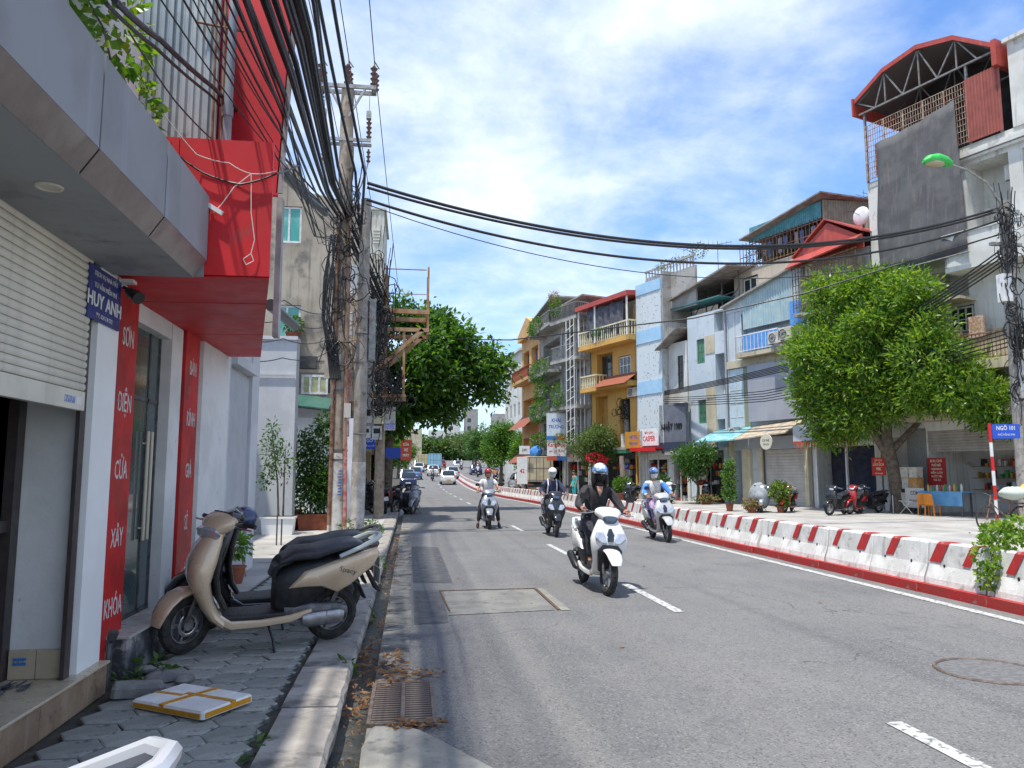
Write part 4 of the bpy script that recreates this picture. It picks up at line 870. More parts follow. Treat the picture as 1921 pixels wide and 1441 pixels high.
b.build('clamp', M_galv, ca)
b = MB(); z = 9.75
for y in (-0.15, 0.15): b.box(-0.62, y - .025, z, 0.62, y + .025, z + 0.08)
cb2 = b.build('crossarm', M_galv, p1)
for x in (-0.56, 0.56): insul(cb2, (x, -0.05, z + 0.12), 0.5, 0.075)
for x in (-0.56, 0.56): insul(cb2, (x, -0.05, z - 0.5), 0.35, 0.06, 3)
for x in (-0.56, 0.56): b = MB(); b.tube([(x, -.05, z + .62), (x, -.05, z + 1.5)], 0.008, 5); b.box(x - .07, -.12, z + .65, x + .05, .02, z + .85); b.build('fuse', M_galv, cb2); b = MB(); b.tube([(x, -.05, z - .5), (x * .7, 0, z - 1.1), (x * .3, .1, z - 1.5)], 0.02, 6); b.build('fuse_lead', M_galv, cb2)
for (dx, dy, z0, z1, r, m, nm) in ((-0.16, -0.2, 0.2, 7.6, 0.045, M_rust, 'conduit'), (0.21, -0.17, 0.1, 2.3, 0.05, mat('red_conduit', (0.40, 0.10, 0.07), (0.5, 0.3, 0.25), rough=0.6, scale=5), 'conduit'), (0.20, -0.14, 2.3, 4.2, 0.06, mat('white_red_conduit', (0.30, 0.07, 0.05), (0.55, 0.5, 0.46), rough=0.6, scale=2), 'conduit'), (0.16, -0.18, 2.0, 7.9, 0.045, mat('tan_conduit', (0.34, 0.22, 0.15), (0.25, 0.15, 0.1), rough=0.7, scale=4), 'conduit')):
    b = MB(); b.tube([(dx, dy, z0), (dx * 0.9, dy, (z0 + z1) / 2), (dx * .8, dy, z1)], r, 8); b.build(nm, m, p1)
b = MB(); b.box(0.13, -0.27, 2.75, 0.29, -0.2, 3.1); b.build('meter_tag', mat('cream_tag', (0.55, 0.5, 0.42), rough=0.6), p1)
b = MB()
for k in range(9): b.box(0.02 + 0.01 * (k % 3), -0.235, 0.9 + k * 0.07, 0.13, -0.232, 0.93 + k * 0.07)
b.build('stencil', mat('blue_stencil', (0.04, 0.12, 0.35), rough=0.7), p1)
b = MB()
for z_ in (1.72, 1.95, 3.4, 6.2): b.tube([(0, 0, z_), (0, 0, z_ + 0.04)], 0.222, 14)
b.build('strap', M_steel, p1)
b = MB(); b.box(-0.36, -0.25, 3.7, 0.02, -0.16, 4.5); b.build('switch_box', mat('dirty_cream_box', (0.40, 0.36, 0.29), (0.3, 0.26, 0.2), rough=0.7, scale=5), p1)
p2 = empty('utility_pole', (-1.32, 19.9, 0.13), 0, 'shorter grey concrete pole just right of the tall brown pole', 'utility pole')
b = MB(); b.tube([(0.02, 0, 1.7), (0.05, 0, 8.6)], [0.17, 0.13], 12); b.build('shaft', M_poleg, p2)
b = MB(); b.tube([(0, 0, 0), (0.02, 0, 1.7)], [0.185, 0.178], 12); b.build('painted_foot', M_wash, p2)
b = MB()
for z_ in (2.4, 4.25, 5.0, 5.4, 6.3): b.tube([(0.03, 0, z_), (0.03, 0, z_ + 0.035)], 0.175, 12)
b.build('strap', M_galv, p2)
b = MB(); b.box(0.21, -.1, 4.3, 0.37, .05, 5.9); b.build('cable_guard', M_galv, p2)
b = MB(); b.bbox(-.34, -.3, 6.0, -.12, -.12, 6.75, .02); b.build('closure_box', M_white, p2)
b = MB(); b.bbox(-.42, -.32, 4.9, -.2, -.16, 5.5, .02); b.build('splitter_box', M_box, p2)
# ---- steel frame platform on the far pole and junction boxes
p3 = empty('utility_pole', (-0.98, 25.0, 0.13), 0, 'dark pole wrapped in cables carrying a rusty steel frame', 'utility pole')
b = MB(); b.tube([(0, 0, 0), (0, 0, 7.9)], [0.17, 0.13], 10); b.build('shaft', M_polec, p3)
b = MB(); Z = -0.13
for (a, c, w) in (((0.05, -.9, 8.0), (1.4, -.9, 8.0), .03), ((0.1, -.9, 6.65), (1.5, -.9, 6.62), .14), ((0.1, -.9, 6.05), (1.5, -.9, 6.05), .12), ((1.46, -.9, 5.9), (1.46, -.9, 8.1), .06), ((0.15, -.9, 4.0), (0.15, -.9, 8.1), .06), ((0.72, -.9, 3.9), (0.72, -.9, 6.1), .07), ((-.2, -.9, 4.72), (1.3, -.9, 6.05), .12), ((-.25, -.9, 3.95), (0.8, -.9, 3.95), .1), ((0.05, -.9, 7.2), (1.46, -.9, 7.2), .02)):
    b.bar((a[0], a[1], a[2] + Z), (c[0], c[1], c[2] + Z), w)
    if w > 0.05: b.bar((a[0], a[1] + 1.3, a[2] + Z), (c[0], c[1] + 1.3, c[2] + Z), w)
for z_ in (6.5, 6.0):
    for x in (0.15, 1.46): b.bar((x, -.9, z_), (x, .4, z_), 0.08)
b.build('steel_frame', mat('rusty_frame', (0.34, 0.22, 0.13), (0.28, 0.13, 0.06), rough=0.8, scale=3), p3)
bx = empty('meter_cabinet', (-1.02, 24.6, 2.7), 0, 'cluster of grey electric meter boxes on the dark pole above the street sign', 'meter box')
for (x0, z0, x1, z1, m) in ((-0.48, 0.42, -0.2, 0.92, M_box), (-0.15, 0.4, 0.16, 0.95, mat('cream_meter', (0.55, 0.52, 0.36), rough=0.6)), (0.18, 0.2, 0.52, 0.95, M_box), (-0.5, -0.05, -0.24, 0.32, M_box), (-0.2, -0.1, 0.1, 0.33, M_box)):
    b = MB(); b.bbox(x0, -0.12, z0, x1, 0.1, z1, 0.015); q = b.build('box', m, bx)
    b = MB(); b.box(x0 + .05, -0.125, z0 + (z1 - z0) * .45, x1 - .05, -0.121, z1 - .08); b.build('meter_window', M_glassd if x0 < 0 else M_box, q)
b = MB(); b.box(0.2, -0.126, .24, 0.5, -0.123, .42); b.build('label', mat('blue_label', (0.03, 0.08, 0.45), (0.6, 0.6, 0.6), rough=0.5, scale=30), bx)

# ---- cable tangles: coils and loops hung on the poles
def tangle(name, c, r, n, seed, lab, rad=0.014, m=None, vert=0.0):
    n = int(n * .75); rad *= .72
    rg = random.Random(seed); b = MB()
    for k in range(n):
        cx_, cy_, cz_ = c[0] + rg.gauss(0, r[0] * .45), c[1] + rg.gauss(0, r[1] * .45), c[2] + rg.uniform(-r[2], r[2])
        pts = []; q = rg.random()
        if q < 0.45:   # loop
            R_ = rg.uniform(0.12, 0.32); a0 = rg.uniform(0, 6); tl = rg.uniform(-.5, .5)
            for i in range(13): a = a0 + i * 0.56; pts.append((cx_ + R_ * math.cos(a) * rg.uniform(.85, 1.1), cy_ + tl * R_ * math.cos(a) + .02 * i / 4, cz_ + R_ * math.sin(a) * rg.uniform(.9, 1.3)))
        else:          # sagging strand
            x1, y1, z1 = cx_ + rg.uniform(-r[0], r[0]), cy_ + rg.uniform(-r[1], r[1]), cz_ + rg.uniform(-1, 1) * (0.5 + vert) ; sg_ = rg.uniform(0.05, 0.5)
            for i in range(9): t = i / 8; pts.append((cx_ + (x1 - cx_) * t + rg.uniform(-.02, .02), cy_ + (y1 - cy_) * t, cz_ + (z1 - cz_) * t - 4 * sg_ * t * (1 - t)))
        b.tube(pts, rad * rg.uniform(.6, 1.3), 5)
    return tag(b.build(name, m or M_cable), lab, 'cable tangle', kind='stuff')
tangle('cable_tangle', (-1.62, 18.85, 7.3), (.35, .2, 1.3), 60, 1, 'knot of black cables round the top half of the brown pole', 0.016, vert=1.0)
tangle('cable_tangle', (-1.9, 18.8, 5.7), (.22, .15, 1.4), 42, 2, 'curtain of black cable loops down the left of the brown pole', 0.018, vert=1.5)
tangle('cable_tangle', (-1.45, 18.9, 5.0), (.2, .15, 1.2), 26, 3, 'brown and black wires tied to the brown pole shaft', 0.013, M_rust, vert=1.2)
tangle('cable_tangle', (-1.05, 24.0, 5.6), (.42, .3, 2.0), 120, 4, 'dense mass of black cables hanging round the far dark pole', 0.022, vert=1.6)
tangle('cable_tangle', (-0.75, 24.0, 4.2), (.6, .3, .55), 60, 5, 'nest of coiled cables above the meter boxes', 0.02)
tangle('cable_tangle', (-1.0, 20.1, 6.3), (.2, .2, 1.3), 36, 8, 'black cables dropping behind the shorter grey pole', 0.018, vert=1.2)
b = MB(); rg = random.Random(8)
for k in range(7):
    x = -2.05 + k * .04; b.tube([(-1.95 + rg.uniform(-.1, .1), 18.8, 7.4), (x - .12, 18.8, 6.3), (x - .18 + rg.uniform(-.05, .05), 18.8, 5.3), (x, 18.8, 4.6), (x + .1, 18.82, 3.8)], 0.02, 6)
tag(b.build('cable_sheath', M_cable), 'thick black cable strands running down the left side of the brown pole', 'cable', kind='stuff')

# ---- long cables overhead
GC = 'thick black cables overhead to the pole'
def cable(pts, r, lab, group=None, sag=0.0, n=16, m=None, seg=6, name='cable'):
    P = []
    for a, c in zip(pts[:-1], pts[1:]):
        for i in range(n): t = i / n; P.append((a[0] + (c[0] - a[0]) * t, a[1] + (c[1] - a[1]) * t, a[2] + (c[2] - a[2]) * t - 4 * sag * t * (1 - t)))
    P.append(pts[-1]); b = MB(); b.tube(P, r, seg); return tag(b.build(name, m or M_cable), lab, 'cable', group)
rg = random.Random(17)
lab1 = 'black cable in the thick bundle running from overhead left down to the brown pole'
for k in range(22):
    c_ = k % 6; u = c_ / 5.0 + rg.uniform(-.07, .07); v = rg.uniform(-.14, .14)
    cable([(-.85 + .15 * u, -9, 6.6 + v), (-1.0 + .22 * u, 1.0, 4.05 + .7 * u + v * .6), (-1.10 + .24 * u, 6.2, 4.65 + .75 * u + v * .8), (-1.60 + .28 * u, 13.0, 6.3 + .4 * u + v), (-1.92 + .36 * u, 18.8, 7.85 + .2 * u + v), (-1.15 + .34 * u, 24.2, 6.95 + v)], rg.choice([0.012, 0.016, 0.019]), lab1, GC, rg.uniform(0.01, 0.04), 6)
lab2 = 'thin black cable left of the bundle crossing in front of the red wall'
for k in range(10):
    x0 = -1.3 + .03 * k
    cable([(x0, 3.4, 3.9 + .07 * k + rg.uniform(-.1, .1)), (-1.12 + rg.uniform(-.01, .06), 6.2, 4.05 + .07 * k), (-1.62 + rg.uniform(-.1, .1), 13.0, 5.6 + rg.uniform(-.3, .4)), (-1.8 + rg.uniform(-.1, .1), 18.9, 7.4 + rg.uniform(-.4, .2))], rg.choice([0.005, 0.007, 0.010]), lab2, 'thin cables left of the bundle', rg.uniform(0.01, 0.07), 7)
for dx in (-0.212, -0.182):
    z = 9.3; x = (z - 1.55) * dx
    cable([(x - .1, 2, z + .5), (x, 12, z + 0.1), (x + .15, 19.0, z - .2), (-1.35, 19.3, 7.6)], 0.034, 'heavy black twisted cable right of the bundle, %s of the two' % ('left' if dx < -0.2 else 'right'), None, 0.12, 10)
for k, (xa, za, dx) in enumerate(((-1.74, 12.2, 0), (-2.4, 12.1, -.1), (-1.08, 12.1, .1))):
    cable([(xa + dx, -5, za + 1.3), (xa, 19.06, za), (xa + .6, 52, za - 1.5)], 0.012, ['thin high wire over the middle insulator', 'thin high wire over the left insulator', 'thin high wire over the right insulator'][k], None, 0.5, 14)
cable([(-1.26, 3.2, 3.52), (-1.4, 4.2, 3.92), (-1.48, 5.6, 4.37), (-1.62, 9.0, 5.36), (-1.73, 14.0, 6.61), (-1.67, 19.0, 7.48)], 0.016, 'black cable slanting down in front of the corrugated metal sheets', None, 0.01, 4)
cable([(-1.29, 3.2, 3.50), (-1.43, 4.2, 3.88), (-1.51, 5.6, 4.32), (-1.66, 9.0, 5.3), (-1.76, 14.0, 6.55), (-1.7, 19.0, 7.4)], 0.010, 'thinner black cable twinned under the slanting one by the metal sheets', None, 0.01, 4)
cable([(-1.27, 3.4, 3.5), (-1.37, 4.4, 3.67), (-1.46, 5.6, 3.96), (-1.46, 8.5, 4.85), (-1.71, 18.0, 7.29)], 0.005, 'thin dark wire crossing the lower metal sheets', None, 0.01, 4)
cable([(-1.67, 5.33, 3.77), (-1.45, 5.33, 3.61), (-1.2, 5.33, 3.54), (-0.96, 5.33, 3.63), (-0.99, 6.5, 4.17)], 0.007, 'dark wire sagging across the red sign front', None, 0.01, 4)
M_cord = mat('white_cord', (0.62, 0.55, 0.50), rough=0.6)
cable([(-1.71, 5.2, 3.99), (-1.5, 5.33, 3.74), (-1.28, 5.33, 3.69), (-1.13, 5.33, 3.62), (-0.96, 5.33, 3.65)], 0.0035, 'white cord drooping across the red sign front', None, 0.01, 4, M_cord)
cable([(-1.13, 5.33, 3.62), (-1.24, 5.33, 3.52), (-1.32, 5.33, 3.39), (-1.37, 5.33, 3.33)], 0.0035, 'white cord to the small white adaptor on the red sign', None, 0, 2, M_cord)
cable([(-1.13, 5.33, 3.62), (-1.12, 5.33, 3.34), (-1.09, 5.33, 3.15), (-1.11, 5.33, 3.05), (-1.16, 5.33, 3.01), (-1.14, 5.33, 2.97), (-1.09, 5.33, 3.0), (-1.11, 5.33, 3.05)], 0.0035, 'white cord ending in a small loop on the red sign', None, 0, 2, M_cord)
b = MB(); b.bar((-1.41, 5.33, 3.385), (-1.31, 5.33, 3.325), 0.022, 0.03); tag(b.build('adaptor', M_white), 'small white plug adaptor hanging on the red sign edge', 'adaptor')
b = MB(); b.tube([(-1.91, 11.0, 5.88), (-1.88, 13.2, 6.35), (-1.80, 15.5, 6.83)], 0.085, 12); b.mat(1).tube([(-1.98, 10.6, 5.86), (-1.91, 11.0, 5.88), (-1.90, 11.6, 6.0)], 0.05, 10)
tag(b.build('splice_closure', [mat('slate_grey_plastic', (0.10, 0.11, 0.12), rough=0.35), M_cable]), 'fat grey cable splice closure hanging under the bundle', 'cable closure')
b = MB(); b.tube([(-1.72, 9.5, 3.59), (-1.95, 13.0, 3.99)], 0.075, 12); tag(b.build('splice_closure', mat('slate_grey_plastic', (0.1, 0.11, 0.12), rough=0.35)), 'dark grey cable closure in front of the lower teal window', 'cable closure')
for k in range(4): cable([(-2.7 + .1 * k, 9.3, 3.1 + .25 * k), (-2.3, 14, 3.6 + .35 * k), (-1.9, 18.9, 4.6 + .3 * k)], 0.009, 'thin black wire sagging between the white house and brown pole', 'wires past the white house', 0.15, 8)
# spans across the road to the right pole
RP = (19.0, 22.0)
for k, (z0, z1, sg_, r) in enumerate(((8.86, 10.15, 1.45, .042), (8.74, 10.05, 1.42, .035), (8.42, 9.75, 1.55, .036))):
    cable([(-1.2, 19.05, z0), (RP[0] - .1, RP[1], z1)], r, ['heavy twisted black cable across the street, highest', 'heavy twisted black cable across the street, just below the highest', 'black cable across the street, lowest of the three from the brown pole'][k], None, sg_, 40)
cable([(-1.2, 19.05, 8.3), (RP[0] - .1, RP[1], 9.3)], 0.012, 'thin wire spanning the street under the heavy cables', None, 1.7, 36)
cable([(-0.4, 34.0, 7.5), (3.9, 30.0, 6.84), (9.58, 25.0, 6.86), (12.82, 23.4, 7.46), (16.5, 22.3, 8.56), (19.0, 22.0, 9.3)], 0.025, 'long black cable swooping from behind the left tree to the right pole', None, 0.0, 6)
for k in range(5): cable([(13.5, 47.0, 5.9 + .1 * k), (16.4, 34, 4.9 + .12 * k), (RP[0], RP[1], 5.6 + 0.14 * k)], 0.022, 'black cable of the lower bundle between the two right hand poles', 'lower cables between the right hand poles', 0.12, 10)
for k in range(5): cable([(13.5, 47.0, 6.1 + .05 * k), (17.6, 29, 6.3 + .08 * k), (RP[0], RP[1], 8.3 + 0.13 * k)], 0.026, 'black cable of the upper bundle crossing the big right tree', 'upper cables between the right hand poles', 0.15, 10)
for k in range(6): cable([(13.4, 47.0, 6.0 - .15 * k), (10.9, 62.0, 5.6 - .1 * k + .5)], 0.02, 'thin cable running on up the street from the middle right pole', 'cables beyond the middle right pole', 0.5, 8)
# ================================================================= RIGHT SIDE BUILDINGS (one street line)
A0 = Vector((20.91, 25.95, 0)); DR = Vector((-0.3438, 0.939, 0)).normalized(); IN = Vector((DR.y, -DR.x, 0))   # IN points away from the road
RZ = math.atan2(-DR.y, -DR.x)
def RL(s, off=0.0, z=0.0): p = A0 + DR * s + IN * off; return (p.x, p.y, z)
def rb(name, label, s0, s1, H, D, m, ops=(), off=0.0, z0=0.0):
    """building between street positions s0 < s1; openings given in s: (s_far, z0, s_near, z1[, depth])"""
    W = s1 - s0; return building(name, label, RL(s1, off), RZ, W, H, D, m, [(s1 - o[0], o[1], s1 - o[2], o[3]) + tuple(o[4:]) for o in ops], z0)
M_wB = mat('white_render', (0.64, 0.64, 0.60), (0.52, 0.51, 0.47), rough=0.8, scale=0.6, streak=((0.28, 0.27, 0.23), 0.7), spots=(0.42, 0.41, 0.37), sscale=2)
M_crB = mat('cream_render', (0.52, 0.46, 0.33), (0.42, 0.365, 0.26), rough=0.8, scale=0.8, streak=((0.20, 0.175, 0.13), 0.75), spots=(.3, .26, .2), sscale=2)
M_blueB = mat('pale_blue_render', (0.46, 0.53, 0.58), (0.52, 0.57, 0.60), rough=0.75, scale=0.7, streak=((0.28, 0.32, 0.36), 0.55), spots=(.36, .40, .43), sscale=1.6)
M_greyp = mat('grey_sheet_panel', (0.36, 0.38, 0.43), (0.31, 0.33, 0.38), rough=0.6, scale=0.7, streak=((0.42, 0.44, 0.48), 0.4))
M_greyc = mat('grey_concrete', (0.36, 0.35, 0.33), (0.26, 0.25, 0.23), rough=0.85, scale=1.2, streak=((0.18, 0.17, 0.15), 0.5), spots=(0.20, 0.19, 0.17), sscale=3)
M_yel = mat('yellow_render', (0.62, 0.36, 0.09), (0.56, 0.31, 0.075), rough=0.75, scale=1.0, streak=((0.26, 0.17, 0.08), 0.7), spots=(.40, .26, .10), sscale=1.8)
M_peach = mat('peach_render', (0.58, 0.35, 0.14), (0.50, 0.29, 0.11), rough=0.8, scale=1.0, streak=((0.35, 0.22, 0.10), 0.5))
M_redm = mat('red_roof_metal', (0.42, 0.065, 0.045), (0.34, 0.055, 0.04), rough=0.5, scale=3, streak=((0.48, 0.14, 0.10), 0.4))
M_cloth = mat('black_shade_cloth', (0.07, 0.07, 0.072), (0.10, 0.10, 0.10), rough=0.9, scale=1.2, streak=((0.16, 0.14, 0.14), 0.6))
M_grn = mat('granite_grey', (0.16, 0.165, 0.16), (0.24, 0.245, 0.235), rough=0.35, scale=30)
M_cre = mat('cream_pillar', (0.58, 0.52, 0.36), (0.50, 0.44, 0.30), rough=0.7, scale=2, streak=((0.30, 0.26, 0.18), 0.4))

# ---- R1: tall white house with truss roof and hanging cloth
r1 = rb('tall_house', 'tall white house with red arched truss roof and hanging dark shade cloth', -7.0, 4.15, 14.05, 9, M_wB,
        [(-0.13, 10.5, -1.72, 13.25, 1.1), (1.5, 8.1, 0.05, 9.4, 1.2), (0.9, 6.85, -0.1, 7.9, .2), (3.6, 0.05, 2.35, 3.0, .3), (2.1, 0.0, -4.5, 3.2, 2.2), (-2.2, 6.3, -3.5, 8.6, .9), (-2.2, 10.6, -3.6, 13.2, .9), (3.9, 6.5, 1.8, 8.9, .9)])
def r1x(s_): return 4.15 - s_
b = MB()   # cornice bands
for z_, h_, p_ in ((13.42, .10, .16), (13.55, .12, .24), (13.70, .08, .18)): b.box(r1x(0.3), -p_, z_, r1x(-7), -0.002, z_ + h_)
b.box(0.0, -0.10, 9.9, 3.95, -0.002, 10.3); b.build('cornice', M_wB, r1)
b = MB(); b.box(r1x(0.35), -0.9, 9.05, r1x(-7), -.002, 9.22); b.box(r1x(.35), -0.9, 9.22, r1x(-7), -.82, 10.4); b.box(r1x(.35), -0.9, 9.22, r1x(.27), -.01, 10.4); b.box(r1x(.4), -0.95, 10.4, r1x(-7), -.78, 10.5); b.build('balcony_parapet', M_wB, r1)
b = MB(); b.box(r1x(4.0), -1.0, 8.0, r1x(-0.2), -.002, 8.1); b.build('porch_slab', M_crB, r1)
b = MB(); b.box(r1x(4.1), -1.05, 5.25, r1x(-7), -.002, 5.45); b.box(r1x(4.1), -1.05, 5.45, r1x(-7), -1.0, 5.62); sl_ = b.build('balcony', M_crB, r1)
b = MB(); railing(b, r1x(4.0), r1x(-6.9), -1.0, -0.06, 5.6, 0.95, 0.14, 0.012); b.build('railing', M_rust, sl_)
b = MB(); b.box(r1x(4.1), -1.3, 3.55, r1x(-7), -.002, 3.75); b.box(r1x(4.1), -1.3, 3.75, r1x(-7), -1.22, 4.0); b.build('canopy', M_crB, r1)
b = MB(); b.box(r1x(4.1), -0.14, 3.75, r1x(-7), -0.002, 5.25); b.build('wall_band', M_crB, r1)
b = MB(); b.box(r1x(4.12), -0.12, 5.65, r1x(-7), -0.003, 6.8); b.build('wall_band', M_crB, r1)
window(r1, r1x(.85), 6.9, r1x(-.05), 7.85, 0.02, M_frame_w, M_glassd, 3, 2, 0.06)
window(r1, r1x(3.8), 6.6, r1x(1.9), 8.8, 0.6, M_frame_w, M_glassd, 3, 2, 0.06)
b = MB(); b.box(r1x(.8), -.62, 6.5, r1x(.1), -.5, 7.0); b.box(r1x(-.2), -.6, 6.5, r1x(-.75), -.5, 7.3); b.build('tool_rack', mat('rusty_lattice', (0.36, 0.20, 0.13), (0.55, 0.45, 0.35), rough=0.8, scale=14), r1)
ac = ac_unit(None, RL(-1.45, 0.55, 12.55), RZ + R(90), 'cream air conditioner unit inside the top loggia of the tall house')
ac2 = ac_unit(None, RL(-5.0, -0.3, 8.2), RZ, 'air conditioner unit low on the wall of the tall house at the right edge')
shutter(r1, r1x(2.1), r1x(-4.5), 2.38, 3.2, 0.05, mat('dull_beige_shutter', (0.36, 0.33, 0.29), (0.28, 0.26, 0.23), rough=0.6, scale=2))
b = MB(); b.box(r1x(2.95), -0.06, 0, r1x(2.15), -0.002, 3.3); b.build('granite_pier', M_grn, r1)
b = MB(); b.box(r1x(-1.55), -.03, 0, r1x(-1.7), .1, 2.5); b.build('door_post', M_rust, r1)
b = MB()   # interior shelves with goods
rg = random.Random(4)
for z_ in (0.9, 1.35, 1.8): b.box(r1x(1.4), 1.6, z_, r1x(-1.4), 2.1, z_ + .03)
b.build('shelf', mat('shelf_wood', (0.2, 0.13, 0.08), rough=0.7), r1)
b = MB()
for k in range(60):
    z_ = rg.choice((0.93, 1.38, 1.83)); x = r1x(rg.uniform(-1.3, 1.3)); h_ = rg.uniform(.1, .3); b.mat(k % 5).box(x, 1.62, z_, x + rg.uniform(.06, .16), 1.8, z_ + h_)
gm = [mat('goods_%s' % n, c, rough=0.5) for n, c in (('red', (.35, .03, .02)), ('green', (.04, .2, .05)), ('white', (.5, .5, .48)), ('orange', (.5, .2, .03)), ('dark', (.03, .03, .04)))]
tag(b.build('goods', gm, r1), kind='stuff')
# roof: segmented red gable on steel trusses, open front
rf = [(4.45, 17.15), (4.4, 18.0), (2.75, 18.75), (0.55, 19.1), (-1.3, 18.4), (-1.7, 17.55)]
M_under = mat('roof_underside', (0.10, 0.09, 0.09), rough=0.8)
roof = MB(); top = [(r1x(4.35), 17.95), (r1x(2.7), 18.65), (r1x(-0.05), 18.42), (r1x(-1.6), 17.35)]
top = [(r1x(4.35), 17.85), (r1x(2.9), 18.65), (r1x(1.35), 18.9), (r1x(-0.2), 18.5), (r1x(-1.75), 17.35)]
rn = [(x, -0.35, z) for x, z in top] + [(x, -0.35, z - 0.20) for x, z in reversed(top)]
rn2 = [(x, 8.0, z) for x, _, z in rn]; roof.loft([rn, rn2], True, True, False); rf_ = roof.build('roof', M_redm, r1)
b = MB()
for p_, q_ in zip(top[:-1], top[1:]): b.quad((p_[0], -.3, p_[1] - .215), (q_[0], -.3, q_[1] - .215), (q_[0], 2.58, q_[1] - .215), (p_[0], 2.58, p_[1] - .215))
b.build('under_roof_shade', M_under, rf_)  # dark sheet paints the shade on the red roof's underside
for q in ((4.4, 17.12, 4.32, 17.92), (-1.62, 16.5, -1.8, 17.5)): b = MB(); b.box(r1x(q[0]), -0.42, q[1], r1x(q[2]), 5, q[3]); b.build('eave_board', M_redm, rf_)
b = MB()
for y in (-0.2, 2.2, 4.6):
    b.bar((r1x(4.2), y, 17.15), (r1x(-1.6), y, 17.15), 0.07)
    nodes = [(r1x(4.25), 17.7), (r1x(2.9), 18.5), (r1x(1.35), 18.75), (r1x(-.2), 18.35), (r1x(-1.6), 17.25)]
    for a, c in zip(nodes[:-1], nodes[1:]): b.bar((a[0], y, a[1]), (c[0], y, c[1]), 0.06)
    bt = [r1x(3.4), r1x(2.9), r1x(2.1), r1x(1.35), r1x(.6), r1x(-.2), r1x(-1.0)]
    for i, (x0, j) in enumerate(((bt[0], 0), (bt[0], 1), (bt[1], 1), (bt[2], 1), (bt[2], 2), (bt[3], 2), (bt[4], 2), (bt[4], 3), (bt[5], 3), (bt[6], 3))): b.bar((x0, y, 17.15), (nodes[j][0], y, nodes[j][1]), 0.05)
b.build('truss', mat('pale_truss_steel', (0.22, 0.21, 0.20), (0.14, 0.13, 0.12), rough=0.6, scale=5), rf_)
b = MB()
for x in (r1x(4.05), r1x(-0.45), r1x(-1.6)): b.box(x - .04, -0.1, 14.05, x + .04, 0.0, 17.15)
for x in (r1x(4.05), r1x(-1.6)): b.box(x - .04, 4.5, 14.05, x + .04, 4.6, 17.15)
b.build('roof_post', M_galv, r1)
b = MB(); x0, x1 = r1x(4.0), r1x(-0.45); z0, z1 = 15.0, 16.55
for k in range(6): x = x0 + (x1 - x0) * k / 5; b.bar((x, -.12, 14.1), (x, -.12, z1), 0.05)
for k in range(41): x = x0 + (x1 - x0) * k / 40; b.bar((x, -.1, 14.1), (x, -.1, z1), 0.018)
for k in range(11): z_ = 14.15 + (z1 - 14.15) * k / 10; b.bar((x0, -.11, z_), (x1, -.11, z_), 0.022)
b.build('grille', mat('rust_cream_grille', (0.45, 0.36, 0.27), (0.28, 0.13, 0.08), rough=0.7, scale=6), r1)
b = corrugated(r1x(-0.4), r1x(-1.72), 14.07, 16.6, -0.14, 0.12, 0.03); b.build('corrugated_screen', mat('red_brown_sheet', (0.30, 0.08, 0.06), (0.23, 0.065, 0.05), rough=0.6, scale=3, streak=((0.38, 0.16, 0.12), 0.4)), r1)
b = MB(); b.prism([(r1x(4.3), 14.06), (r1x(-1.6), 14.06), (r1x(-1.6), 17.2), (r1x(-.2), 18.35), (r1x(1.35), 18.75), (r1x(2.9), 18.5), (r1x(4.3), 17.7)], 2.6, 2.7); b.build('roof_shade_panel', M_dark, r1)  # dark panel added to paint the gloom under the open roof
b = MB(); b.box(r1x(3.9), .3, 14.3, r1x(2.6), .35, 15.8); b.build('red_sheet', M_redm, r1)
b = MB(); b.box(r1x(-2.0), -0.05, 14.05, r1x(-7), 6, 17.3); b.box(r1x(-1.9), -0.2, 17.3, r1x(-7), 6.2, 17.45); b.build('upper_storey', M_wB, r1)
b = MB(); n = 14; rings = []
for i in range(n + 1):
    t = i / n; z_ = 15.95 - t * 6.3; xl = 0.76 + 0.4 * t + 0.05 * math.sin(t * 7); xr = 4.2 + t * 0.6; q = []
    for j in range(13):
        u = j / 12; q.append((xl + (xr - xl) * u, -0.28 - 0.05 * math.sin(u * 19 + t * 2) - 0.72 * t, z_ - 0.35 * (1 - u) * (1 - t) * 1.2 - 0.1 * math.sin(u * 3.1) + (0.0 if t < .9 else 0.1 * u)))
    rings.append(q)
b.loft(rings, False, False, True, False); hc = b.build('shade_cloth', M_cloth, None, RL(4.15), (0, 0, RZ)); tag(hc, 'large dark grey shade cloth hanging down the front of the tall house', 'cloth')
md = hc.modifiers.new('thick', 'SOLIDIFY'); md.thickness = 0.01
b = MB(); b.tube([(1.0, -1.0, 9.62), (4.85, -1.05, 9.62)], 0.03, 6); b.build('batten', M_galv, hc)
# ---- things in front of R1: posters, boxes, table, chair
def board(name, loc, rz, w, h, m, lab, lines=(), tm=None, tsize=0.1, cat='sign', th=0.02, posts=None, sx=0.8, align=None):
    r = empty(name, loc, rz, lab, cat); b = MB(); b.box(-w / 2, 0, -h / 2, w / 2, th, h / 2); b.build('board', m, r)
    for k, (t_, zz_, sz) in enumerate(lines): text('lettering', t_, sz, tm or M_white, r, (0, -0.003, zz_), (R(90), 0, 0), 0.001, sx, bold=sz * 0.02)
    return r
M_cream = mat('cream_letter', (0.70, 0.62, 0.42), rough=0.6)
board('menu_poster', RL(1.72, -0.12, 1.62), RZ, 0.75, 1.05, mat('menu_red', (0.36, 0.02, 0.02), rough=0.5), 'red food menu poster with pale lines of text beside the granite pier', [('BÚN CHẢ', .40, .14), ('PHỞ BÒ', .24, .13), ('CƠM RANG', .09, .11), ('MIẾN LƯƠN', -.05, .11), ('NƯỚC MÍA', -.19, .11), ('TRÀ ĐÁ', -.33, .11)], M_cream)
